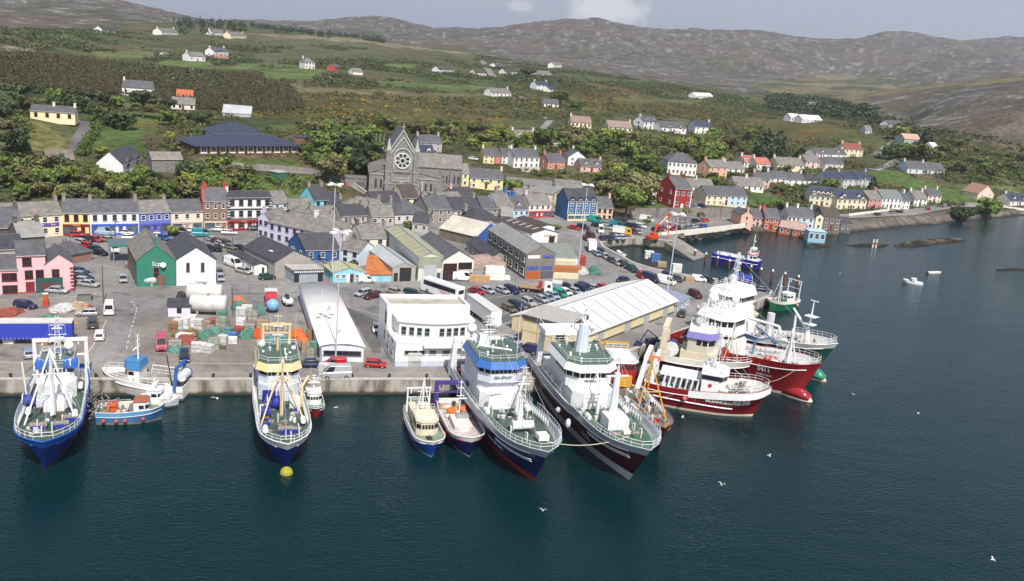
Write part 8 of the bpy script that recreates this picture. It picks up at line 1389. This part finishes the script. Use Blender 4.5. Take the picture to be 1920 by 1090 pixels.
def wp(h_,x,y,z):r_=h_['rt'];c,s_=math.cos(r_.rotation_euler.z),math.sin(r_.rotation_euler.z);return Vector((r_.location.x+x*c-y*s_,r_.location.y+x*s_+y*c,z))
ropes('mooring_rope','pale rope from the navy blue bow across to the maroon bow',(wp(HS9,HS9['L']*1.0,1.2,HS9['rz'](HS9['L'])),wp(H10,H10['L']*.98,-1.0,H10['rz'](H10['L']))),.07,1.0)
ropes('mooring_rope','dark rope from the royal blue trawler stern to the left quay',(P3(45,700,2.9),P3(72,672,6.0)),.05,.3,RUBBER);ropes('mooring_rope','dark rope from the royal blue trawler stern to the white wooden bow',(P3(160,676,6),P3(192,712,3.2)),.05,.3,RUBBER)
ropes('mooring_rope','rope from the quay to the small blue boat mast',(P3(846,728,3),P3(805,735,7)),.04,.4)
ropes('mooring_rope','curving rope hanging from the bright red bow',(P3(1370,685,5.5),P3(1490,695,7)),.06,3.0);ropes('mooring_rope','rope from the crimson trawler stern to the yellow A-frame',(P3(1190,732,4),P3(1262,740,10)),.04,.8)
# street and quay furniture
def lampmast(px,py,hgt,label,heads=4):
 p=ground(px,py);rt=empty('floodlight_mast',p,.3,label,'lamp post','tall floodlight masts');m=mat((.62,.63,.64),.4,.2,.05)
 MB().tube((0,0,0),(0,0,hgt),.17,.08,n=8).build('pole',m,rt);MB().box((0,0,.4),(.8,.8,.8)).build('base',CONC,rt);o=MB().tube((0,0,hgt-.1),(0,0,hgt+.25),.5,.5,n=10).build('head_ring',m,rt)
 for k in range(heads):a=2*math.pi*k/heads+.5;MB().tube((.3*math.cos(a),.3*math.sin(a),hgt),(1.3*math.cos(a),1.3*math.sin(a),hgt+.1),.07).box((1.5*math.cos(a),1.5*math.sin(a),hgt+.1),(1.1,.7,.3),a).build('floodlight',WHITE,o)
for px,py,h_,lb in[(622,527,23,'tall floodlight mast beside the turquoise hall'),(629,680,24,'tall floodlight mast at the end of the barrel-roofed shed'),(1247,578,23,'tall floodlight mast rising behind the yellow warehouse'),(1084,502,23,'tall floodlight mast by the red container')]:lampmast(px,py,h_,lb)
def pole(px,py,hpx,label,cross=False,m=None,lamp=False,grp='poles and street lamps'):
 p=ground(px,py)
 if p is None:return
 h_=hpx/(scale_at(p)*cp);rt=empty('street_lamp' if lamp else 'utility_pole',p,rnd.uniform(-.4,.4),label,'street lamp' if lamp else 'pole',grp);MB().tube((0,0,-.5),(0,0,h_),.16,.11,n=6).build('post',m or POLEW,rt)
 if cross:MB().box((0,0,h_-.4),(1.8,.1,.12)).build('crossarm',POLEW,rt)
 if lamp:MB().box((.5,0,h_),(1.1,.25,.14)).build('lamp_head',DARK,rt)
for a in[(194,568,70,'bare wooden pole standing in the junction left of the quay road',0,0),(217,455,38,'black street lamp in the left square',0,1),(382,465,52,'black street lamp behind the white gabled store',0,1),(436,470,24,'white pole at the slate hall corner',0,0),(156,188,26,'wooden pole above the cream bungalow',0,0),(178,196,30,'pale pole beside the dark cypress',0,0),(10,195,28,'wooden pole at the left edge of the hillside',0,0),(502,217,24,'telegraph pole above the school',1,0),(566,316,42,'slim white lamp post on the school road',0,1),(684,310,28,'lamp post by the church grove',0,1),(728,228,22,'telegraph pole on the gorse slope above the church',0,0),(894,244,26,'telegraph pole in the gorse left of the lane',0,0),(1038,222,24,'telegraph pole left of the lane bend',1,0),(1049,234,22,'second telegraph pole beside the lane bend',1,0),(1095,255,22,'telegraph pole below the brown-roofed bungalow',0,0),(1125,260,34,'tall telegraph pole between the two brown-roofed bungalows',1,0),(1018,312,24,'telegraph pole above the terracotta house',0,0),(1134,318,24,'telegraph pole beside the pink dormered house',0,0),(1233,408,26,'thin lamp post below the red house',0,1),(1350,412,30,'thin lamp post on the promenade road',0,1),(1457,378,36,'lamp post left of the cream apartment block',0,1),(1569,325,24,'telegraph pole left of the grey terrace',0,0),(1584,262,14,'telegraph pole on the far green slope',0,0),(1590,408,16,'black post at the shore road corner',0,0),(1764,342,18,'telegraph pole under the long hill house',0,0)]:pole(a[0],a[1],a[2],a[3],a[4],None,a[5])
fp=empty('flagpoles',ground(704,283),0,'group of three white flagpoles by the church car park','flagpole')
for k in range(3):MB().tube((k*1.6,0,0),(k*1.6,0,7),.07,.04).build('flagpole',WHITE,fp)
for px,py,hx,lb in[(748,372,26,'white flagpole left of the church porch roof'),(790,375,34,'white flagpole right of the church front')]:pole(px,py,hx,lb,0,WHITE)
def wire(name,label,p,q,sag):ropes(name,label,(p,q),.025,sag,DARK)
g1,g2=ground(502,217),ground(338,170)
if g1 and g2:wire('cable','telegraph wire running across the conifer plantation',g1+Vector((0,0,8)),g2+Vector((0,0,9)),2)
for i,(px,py,h_)in enumerate([(1302,483,2.2),(1322,490,2.3),(1344,497,2.3),(1366,503,2.3),(1386,509,2.3),(1406,516,2.6),(1425,521,2.6),(1446,527,3.0),(1469,532,3.0),(1494,538,3.0)]):
 p=at(px,py,0);rt=empty('mooring_pile',p,0,f'{OR[i]} from left of the row of rusty piles with white caps beyond the pier','pile','mooring piles');MB().tube((0,0,-3),(0,0,h_),.34,n=10).build('pile',mat((.14,.05,.03),.8,0,.35,2),rt);MB().tube((0,0,h_),(0,0,h_+.55),.36,.2,n=10).build('cap',WHITE,rt)
for k,(px,py)in enumerate([(1636,463),(1642,463)]):
 p=at(px,py,.3);rt=empty('channel_marker',p,0,('left' if k==0 else 'right')+' one of the twin red and white posts on the rocks','marker','channel markers');MB().tube((0,0,-1),(0,0,2.8),.3,n=8).build('post',WHITE,rt);MB().tube((0,0,.9),(0,0,1.6),.33,n=8).build('band',mat((.55,.08,.05),.6,0,.1),rt)
def tank(px,py,L_,r_,label,col,zc=None,leg=True,name='fuel_tank'):
 p,a=heading(px,py,10,.4);rt=empty(name,p,a,label,'tank');z=zc or r_+.5;mb=MB();mb.smooth=True;mb.loft([[(x,k*r_*math.cos(t),z+k*r_*math.sin(t))for t in[2*math.pi*i/20 for i in range(20)]]for x,k in((-L_/2-.35,.5),(-L_/2-.15,.85),(-L_/2,1),(L_/2,1),(L_/2+.15,.85),(L_/2+.35,.5))]);mb.build('tank_shell',col,rt)
 for x in(-L_*.3,L_*.3):MB().box((x,0,z/2-.2),(.4,r_*1.5,z-.3)).build('cradle',CONC,rt)
 MB().tube((0,0,z+r_),(0,0,z+r_+.25),.4,n=10).build('hatch',STEEL,rt)
 for x in(-L_*.16,L_*.16):MB().tube((x,0,z),(x+.08,0,z),r_+.03,n=20).build('band',STEEL,rt)
 return rt
WT=mat((.62,.61,.57),.5,0,.15,.7)
tank(391,589,6.6,1.75,'nearer big white fuel tank behind the net heaps',WT);tank(384,567,6.6,1.75,'farther big white fuel tank partly hidden by the nearer one',WT);tank(278,536,2.9,.8,'small grey tank against the wall of the emerald green building',mat((.5,.52,.54),.5,0,.1))
b=bld('site_hut','white timber hut with a black roof beside the fuel tanks',(315,594),(357,594),2.6,19,'shed',(.68,.66,.76),SLATED,14,None,cat='hut',base=.2);MB().box((b.w*.5,-.05,1.3),(.9,.1,1.1)).build('window',DARK,b.rt)
def fence(name,label,pts,h_=2.4,m=None):
 P=[at(x,y,QZ)for x,y in pts];rt=empty(name,P[0],0,label,'fence');m=m or mat((.10,.10,.10),.7,0,.1)
 for a,c in zip(P,P[1:]):
  a,c=a-P[0],c-P[0];n=max(1,int((c-a).length/2.5));mb=MB()
  for f in[i/14 for i in range(15)]:mb.tube(a+Vector((0,0,.1+f*(h_-.2))),c+Vector((0,0,.1+f*(h_-.2))),.018,n=3)
  mb.build('mesh_panel',m,rt)
  for k in range(n+1):q=a.lerp(c,k/n);MB().tube(q,q+Vector((0,0,h_)),.05,n=5).build('post',m,rt)
fence('yard_fence','dark mesh fence round the gear store behind the net heaps',[(437,596),(435,553),(500,553),(505,588)])
MB().loft([[at(x,y,QZ)+Vector((dx_,0,z))for x,y in((497,552),(506,592))for dx_,z in(((-.15,0),(-.15,1.2))if y<560 else((-.15,1.2),(-.15,0)))],[at(x,y,QZ)+Vector((dx_,0,z))for x,y in((497,552),(506,592))for dx_,z in(((.15,0),(.15,1.2))if y<560 else((.15,1.2),(.15,0)))]]);
p,a=heading(511,586,.3,8);rt=empty('bowser',p,a,'light blue rounded tank on a trailer in front of the red lorry','tank');mb=MB();mb.smooth=True;mb.ball((0,0,1.6),1.35,14,9,.95);mb.build('tank_shell',mat((.20,.42,.68),.3,0,.1),rt);MB().box((-1.3,0,.6),(.9,1.9,.7)).build('motor',mat((.06,.02,.02),.6,0,.1),rt);wheels(rt,(0,),.9,.35)
p,a=heading(540,572,5,9);rt=empty('inflatable_boat',p,a,'white rigid inflatable boat parked on a trailer near the barrel-roofed shed','boat');mb=MB();mb.smooth=True;mb.path([(-2.2,-.8,1.0),(1.2,-.8,1.0),(2.3,0,1.25),(1.2,.8,1.0),(-2.2,.8,1.0)],.32,n=8);mb.build('tube',BWHITE,rt);MB().box((-.2,0,.85),(4,1.4,.4)).build('hull',BWHITE,rt);MB().box((-2.5,0,1.1),(.5,.5,1.1)).build('outboard_motor',DARK,rt);MB().box((-1,0,1.5),(.7,.7,.8)).build('console',DARK,rt);wheels(rt,(-.6,),.8,.3)
p,a=heading(372,534,10,.3);rt=empty('rowing_boat',p,a,'white rowing boat on a trailer in front of the white gabled store','boat');MB().loft([[(x,-w_,.9),(x,-w_*1.1,1.35),(x,w_*1.1,1.35),(x,w_,.9)]for x,w_ in((-2.6,.5),(-1,.8),(1.2,.75),(2.8,.06))]).build('hull',BWHITE,rt);wheels(rt,(0,),.8,.3);MB().box((0,0,.7),(4.8,.2,.15)).build('trailer_frame',DARK,rt)
p,a=heading(86,574,9,0);rt=empty('fuel_pump',p,a,'bright red fuel pump with a white top at the left yard','pump');MB().box((0,0,.75),(1.0,.8,1.5)).build('body',mat((.5,.06,.02),.5,0,.1),rt);MB().box((0,0,2.0),(.85,.6,1.0)).build('head',mat((.48,.10,.05),.5,0,.1),rt);MB().box((0,0,2.55),(.95,.7,.12)).build('top',WHITE,rt)
b=bld('site_hut','grey-green stone-walled store by the wooden pole',(146,566),(171,565),2.5,14,'flat',(.16,.19,.17),TINGR,cat='hut',base=.2)
def heap(px,py,r_,hh,col,label,name='net_heap',cat='net'):
 p=at(px,py,QZ);rr=random.Random(int(px*7+py));mb=MB();n=14;rings=[[(r_*k*(1+rr.uniform(-.18,.18))*math.cos(2*math.pi*i/n),r_*.8*k*(1+rr.uniform(-.18,.18))*math.sin(2*math.pi*i/n),hh*zf*(1+rr.uniform(-.15,.15)))for i in range(n)]for k,zf in((1,0),(.92,.35),(.7,.72),(.4,.95),(.12,1.0))];mb.loft(rings)
 rt=empty(name,p,rr.uniform(0,3),label,cat,'fishing gear on the quay');mb.build('netting',mat(col,.95,0,.6,5,.5),rt);c=MB()
 for k in range(7):
  a=rr.uniform(0,6.28);c.path([(r_*f*math.cos(a+f*2),r_*.8*f*math.sin(a+f*2),hh*(1.05-.9*f*f)+.05)for f in(.1,.35,.6,.85,1.05)],.05,n=4)
 c.build('rope',mat(tuple(min(1,x*1.8+.03)for x in col),.9,0,.2),rt)
def crate(px,py,w_,d_,hh,col,label,name='crate',rot=0.0,z=0.0,cage=False):
 p=at(px,py,QZ);rt=empty(name,p+Vector((0,0,z)),rot+.1,label,'crate','fishing gear on the quay');m=mat(col,.8,0,.3,2)
 if cage:
  f=MB()
  for x in(-w_/2,0,w_/2):
   for y in(-d_/2,d_/2):f.tube((x,y,0),(x,y,hh),.05,n=4)
  for zz in(0,hh/2,hh):f.path([(-w_/2,-d_/2,zz),(w_/2,-d_/2,zz),(w_/2,d_/2,zz),(-w_/2,d_/2,zz),(-w_/2,-d_/2,zz)],.05,n=4)
  f.build('frame',mat((.25,.20,.15),.8,.1,.2),rt);MB().box((0,0,hh*.45),(w_*.94,d_*.94,hh*.85)).build('pots',m,rt)
 else:
  MB().box((0,0,hh/2),(w_,d_,hh),0,.97,.97).build('side',m,rt);MB().box((0,0,hh+.04),(w_*1.02,d_*1.02,.09)).build('lid',mat(tuple(min(1,c*1.15)for c in col),.7,0,.2,2),rt);MB().box((0,-d_/2-.03,hh*.5),(w_*.8,.06,.12)).build('rib',mat(tuple(c*.7 for c in col),.8,0,.1),rt)
CN={'grey':(.34,.34,.31),'pale grey':(.5,.5,.48),'white':(.68,.68,.66),'green':(.07,.19,.14),'teal':(.10,.22,.20),'brown':(.22,.13,.07),'tan':(.38,.28,.17),'blue':(.06,.16,.38),'rust red':(.28,.07,.05),'orange':(.62,.14,.03),'dark':(.05,.04,.04),'pale green':(.30,.36,.28)}
CR_=[(324,618,'brown',1.8,1.6),(330,628,'brown',1.6,.7),(335,613,'pale grey',1.6,1.8),(348,612,'white',1.4,2.0),(360,609,'white',1.5,2.2),(373,613,'pale grey',1.6,1.8),(386,608,'tan',2.2,1.0),(402,604,'rust red',2.0,.9),(417,608,'pale green',2.1,1.9),(417,600,'green',1.8,2.0),(345,633,'white',2.4,.9),(328,648,'grey',2.3,1.3),(362,640,'tan',1.4,.8),(368,656,'pale grey',1.6,1.6),(379,656,'white',1.4,1.5),(390,657,'pale grey',1.9,1.3),(401,651,'pale green',1.9,2.3),(418,650,'pale grey',1.6,2.4),(414,652,'green',.6,.9),(420,653,'brown',.7,.8),(436,632,'blue',1.6,1.1),(436,640,'white',1.6,1.0),(452,598,'pale grey',1.9,2.6),(463,590,'pale grey',2.0,2.2),(474,596,'grey',1.9,1.9),(452,606,'white',1.6,1.2),(448,618,'rust red',1.8,.8),(452,628,'dark',1.2,.9),(469,612,'grey',2.0,.7),(492,612,'tan',2.4,1.7),(508,620,'tan',2.2,1.4),(573,657,'tan',1.6,2.0),(590,660,'teal',1.7,2.2),(584,668,'pale green',1.4,1.8),(505,666,'orange',2.2,.8),(18,640,'white',1.7,1.2),(86,640,'orange',1.4,.9),(428,622,'teal',1.4,1.0),(395,618,'grey',1.4,1.1)]
for i,(px,py,cn,w_,h_)in enumerate(CR_):
 where=('back' if py<612 else 'front' if py>640 else 'middle')+(' left of the gear yard' if px<380 else(' centre of the gear yard' if px<440 else(' right of the gear yard' if px<520 else ' by the barrel-roofed shed')));
 if px<100:where='beside the blue curtain trailer'
 cage=cn in('tan','pale green','grey');crate(px,py+3,w_,w_*.8,h_,CN[cn],f'{cn} {"pot cage" if cage else "fish box"}, {OR[i % 16]} of its row, {where}','pot_cage' if cage else 'fish_box',rnd.uniform(-.25,.25),0,cage)
for px,py,r_,h_,cn,lb in[(350,640,2.2,1.2,'rust red','rust-red rope heap in the front left of the gear yard'),(384,632,1.9,1.3,'green','green net heap in the centre of the gear yard'),(403,626,1.6,1.2,'teal','teal net heap just right of the green one'),(360,628,1.8,1.0,'brown','brown net heap behind the white sheet'),(332,658,1.8,.9,'teal','teal net heap beside the dark blue estate'),(424,632,1.5,1.0,'green','green heap between the blue box and the rope'),(466,632,2.0,1.5,'green','big green trawl net heap near the orange float'),(520,640,3.4,1.0,'teal','wide flat teal net spread on the quay'),(534,648,2.4,.8,'green','green end of the spread-out net'),(557,630,2.0,1.4,'orange','vivid orange net heap beside the barrel-roofed shed'),(566,637,1.5,1.0,'orange','smaller pale orange net heap beside the shed'),(582,636,1.5,1.9,'brown','dark brown coiled heap against the shed wall'),(547,655,1.7,1.3,'dark','dark tarpaulin-covered heap near the shed'),(448,580,1.5,1.9,'teal','teal covered drum inside the yard fence'),(486,590,1.4,1.9,'teal','second teal drum at the right inside the fence'),(447,566,1.4,1.0,'orange','orange heap at the fence corner'),(120,580,3.0,1.0,'pale grey','pale sand heap in the left yard'),(148,577,2.6,1.1,'tan','tan rubble heap beside the wooden pole'),(100,603,3.2,1.0,'green','green net heap behind the blue trailer'),(128,607,2.0,.7,'tan','tan rope end of the green net heap'),(18,588,2.8,1.0,'rust red','rust-coloured scrap heap at the left edge'),(167,579,1.0,.8,'rust red','red-brown heap left of the white van'),(1090,512,2.2,1.6,'pale grey','heap of pale stone bags by the red container'),(1113,512,2.4,1.8,'green','dark green covered load near the red container'),(340,560,1.4,1.5,'dark','dark green bush-like heap behind the hut')]:heap(px,py,r_,h_,CN[cn],lb)
MB()
rt=empty('float',at(485,636,QZ),0,'bright orange-red disc-shaped float standing by the green net','float');MB().tube((0,-.2,1.1),(0,.2,1.1),1.05,n=14).build('disc',mat((.65,.10,.03),.6,0,.1),rt)
def stack(px,py,w_,d_,hh,col,label,name='timber_stack',n=4,hd=(9,.3)):
 p,a=heading(px,py,*hd);rt=empty(name,p,a,label,'stack');
 for k in range(n):MB().box((0,0,hh*(k+.5)/n),(w_*(1-.03*(k%2)),d_,hh/n*.9)).build('layer',mat(col,.7,0,.2,2),rt)
for a_ in[(898,528,5.2,1.6,1.6,(.5,.3,.16),'orange-brown timber stack left of the factory yard'),(900,515,3.4,1.4,1.7,WF,'white wrapped block stack behind the brown timber'),(926,524,5.0,1.8,3.4,WF,'tall stack of white wrapped pallets in front of the rusty-roofed store'),(950,524,1.5,1.2,1.0,WF,'small white bag stack beside the tall pallets'),(968,505,3.0,2,2.4,(.45,.30,.16),'tan board stack under the factory side wall'),(1058,521,7.2,1.6,1.2,(.72,.62,.42),'cream plank stack right of the factory doors'),(1062,512,8.0,1.6,1.9,(.45,.16,.06),'orange-brown plank stack behind the cream planks'),(1057,505,6,2,2.8,(.70,.64,.44),'cream block stack below the red container'),(964,488,4.0,1.5,1.2,(.6,.45,.2),'yellow timber stack by the slate-roofed store')]:stack(*a_)
p,a=heading(1076,497,10,-.3);rt=empty('shipping_container',p,a,'rusty red shipping container beside the white store','container');MB().box((0,0,1.3),(6.1,2.4,2.6)).build('body',mat((.36,.06,.04),.7,0,.25,1.2),rt);MB().box((3.08,0,1.3),(.06,2.2,2.4)).build('door',mat((.40,.08,.05),.7,0,.2),rt);[MB().box((-2.9+.4*k,-1.22,1.3),(.12,.06,2.3)).build('rib',mat((.28,.05,.03),.7,0,.2),rt)for k in range(15)]
for i,(px,py,lb)in enumerate([(1380,531,'left blue net drum on the pier'),(1396,534,'right blue net drum on the pier')]):
 rt=empty('net_drum',at(px,py,QZ),.2,lb,'net drum','net drums on the pier');MB().tube((-1.2,0,1.6),(1.2,0,1.6),1.35,n=14).build('drum',mat((.02,.04,.28),.7,0,.3,3),rt);[MB().tube((x,0,1.6),(x+.15,0,1.6),1.6,n=14).build('flange',STEEL,rt)for x in(-1.35,1.2)]
rt=empty('trawl_gear',at(1222,648,QZ),.4,'dark blue machinery and hoses on the quay behind the crimson trawler','machinery');m=mat((.03,.035,.10),.6,0,.2);MB().box((0,0,.8),(2.6,1.6,1.3)).build('engine',m,rt);MB().tube((-3,0,1),(-1.2,.4,3.4),.14).tube((-1.2,.4,3.4),(1.5,.2,1.4),.14).tube((-3.4,0,0),(-3,0,1),.8,n=10).build('hose_boom',m,rt)
for px,py,cn,lb in[(1228,490,'blue','blue skip box on the inner quay edge'),(1216,485,'white','white ice box on the inner quay edge'),(1268,510,'white','low white box by the basin edge'),(1292,528,'tan','tan pallet stack on the inner quay edge'),(1240,500,'tan','tan gear box near the blue skip'),(612,706,'pale grey','big pale steel box on the quay edge left of the silver van')]:
 crate(px,py,2.6,1.6,2.2 if cn!='tan' else 1.3,CN[cn],lb,'quay_box')
for i,(px,lb)in enumerate([(612,'ladder on the quay wall right of the cream-browed trawler'),(250,'ladder on the quay wall behind the pale blue boat'),(800,'ladder on the quay wall above the small blue boat')]):
 a_,b_=at(px,713.5,QZ),at(px+3,713.5,QZ);d=(b_-a_).normalized();o=a_-Vector((-d.y,d.x,0))*.12;mb=MB()
 for s in(0,.5):q=o+d*s;mb.tube(q+Vector((0,0,-2.8)),q+Vector((0,0,.5)),.05,n=4)
 for k in range(9):mb.tube(o+Vector((0,0,-2.6+.34*k)),o+d*.5+Vector((0,0,-2.6+.34*k)),.03,n=4)
 tag(mb.build('quay_ladder',mat((.08,.07,.06),.8,0,.2)),lb,'ladder','quay ladders')
for i,px in enumerate((20,180,265,400,470,660,730,800)):
 rt=empty('bollard',at(px,708,QZ),0,f'black mooring bollard, {OR[i]} from the left along the quay edge','bollard','quay bollards');MB().tube((0,0,0),(0,0,.5),.2,n=8).build('post',DARK,rt);MB().tube((0,0,.5),(0,0,.65),.3,.24,n=8).build('cap',DARK,rt)
def gull(px,py,z,up,label):
 p=at(px,py,z);rt=empty('seagull',p,rnd.uniform(0,6.28),label,'gull','white gulls over the harbour');rt.scale=(.72,)*3;b_=MB();b_.smooth=True;b_.loft([[(x,r_*math.cos(t),r_*math.sin(t))for t in[2*math.pi*i/8 for i in range(8)]]for x,r_ in((-.32,.02),(-.15,.07),(.05,.1),(.2,.07),(.27,.06),(.36,.01))])
 for s in(-1,1):b_.add([(.1,s*.06,.04),(.16,s*.35,up*.35),(-.02,s*.75,up*.2),(-.04,s*.34,up*.33),(-.1,s*.06,.02)],[(0,1,3,4),(1,2,3)])
 b_.build('body',WHITE,rt);MB().tube((.34,0,0),(.44,0,-.02),.02,.005,n=4).build('beak',mat((.7,.4,.05),.5,0,0),rt)
for px,py,z,up,lb in[(1018,957,8,1,'gull flying low near the navy blue bow at the bottom'),(1353,909,9,1.2,'gull flying in the lower middle of the open water'),(1442,855,10,1,'gull with raised wings right of the crimson trawler bow'),(1862,1050,14,1,'gull flying in the bottom right corner'),(407,747,.2,0,'white gull on the water left of the cream-browed trawler'),(1722,775,.3,0,'tiny gull on the water at the right'),(1535,596,12,1,'gull flying above the green small trawler'),(1280,783,6,1,'gull flying just under the crimson trawler hull'),(1600,739,.3,0,'gull on the water beyond the green bulb'),(1575,512,.3,0,'gull resting on the bay beyond the piles'),(400,745,.2,0,'second gull beside the one left of the cream-browed trawler'),(630,764,.2,0,'gull on the water under the quay ladder')]:gull(px,py,z,up,lb)
def person(px,py,top,leg,label,walk=.25):
 p=ground(px,py);me=bpy.data.meshes.new('body');J=[(0,0,.95),(0,0,1.2),(0,0,1.42),(0,0,1.52),(0,0,1.68),(0,.1,.9),(walk*.5,.1,.5),(walk*.4-.1,.1,.06),(walk*.4+.1,.1,.04),(0,-.1,.9),(-walk*.4,-.1,.5),(-walk*.7,-.1,.08),(-walk*.7+.17,-.1,.04),(0,.19,1.4),(.05,.25,1.12),(.14,.25,.9),(0,-.19,1.4),(-.05,-.25,1.12),(.05,-.25,.9)]
 E=[(0,1),(1,2),(2,3),(3,4),(0,5),(5,6),(6,7),(7,8),(0,9),(9,10),(10,11),(11,12),(2,13),(13,14),(14,15),(2,16),(16,17),(17,18)];RR=[.13,.13,.14,.06,.11,.09,.065,.05,.04,.09,.065,.05,.04,.07,.05,.035,.07,.05,.035]
 me.from_pydata(J,E,[]);o=bpy.data.objects.new('person',me);COL.objects.link(o);s=o.modifiers.new('s','SKIN');me.skin_vertices[0].data[0].use_root=True
 for i,r_ in enumerate(RR):me.skin_vertices[0].data[i].radius=(r_,r_)
 o.modifiers.new('u','SUBSURF').levels=1;dg=bpy.context.evaluated_depsgraph_get();m2=bpy.data.meshes.new_from_object(o.evaluated_get(dg));o.modifiers.clear();o.data=m2;m2.materials.clear()
 for m in(mat((.45,.28,.2),.6,0,0),mat(top,.8,0,.1),mat(leg,.8,0,.1),mat((.04,.025,.015),.8,0,0)):m2.materials.append(m)
 for f in m2.polygons:z=f.center.z;f.material_index=3 if z>1.72 else 0 if z>1.47 or(abs(f.center.y)>.2 and z<.95)else 1 if z>.93 else 2
 o.location=p;o.rotation_euler=(0,0,rnd.uniform(0,6));tag(o,label,'person')
for a_ in[(118,456,(.5,.2,.22),(.05,.05,.08),'person in a pink top crossing the left square'),(123,458,(.02,.02,.02),(.02,.02,.02),'person in black walking beside the one in pink'),(237,503,(.3,.4,.6),(.05,.05,.1),'person in a blue top under the green canopy'),(1166,511,(.6,.3,.28),(.5,.4,.35),'person in a pink shirt beside the basin car line'),(1308,584,(.7,.7,.7),(.1,.1,.12),'person in white on the pier behind the cream trawler'),(1375,541,(.03,.03,.05),(.03,.03,.05),'person in dark clothes by the blue net drums'),(600,704,(.1,.25,.55),(.1,.15,.3),'person in blue beside the pale steel box')]:person(*a_)
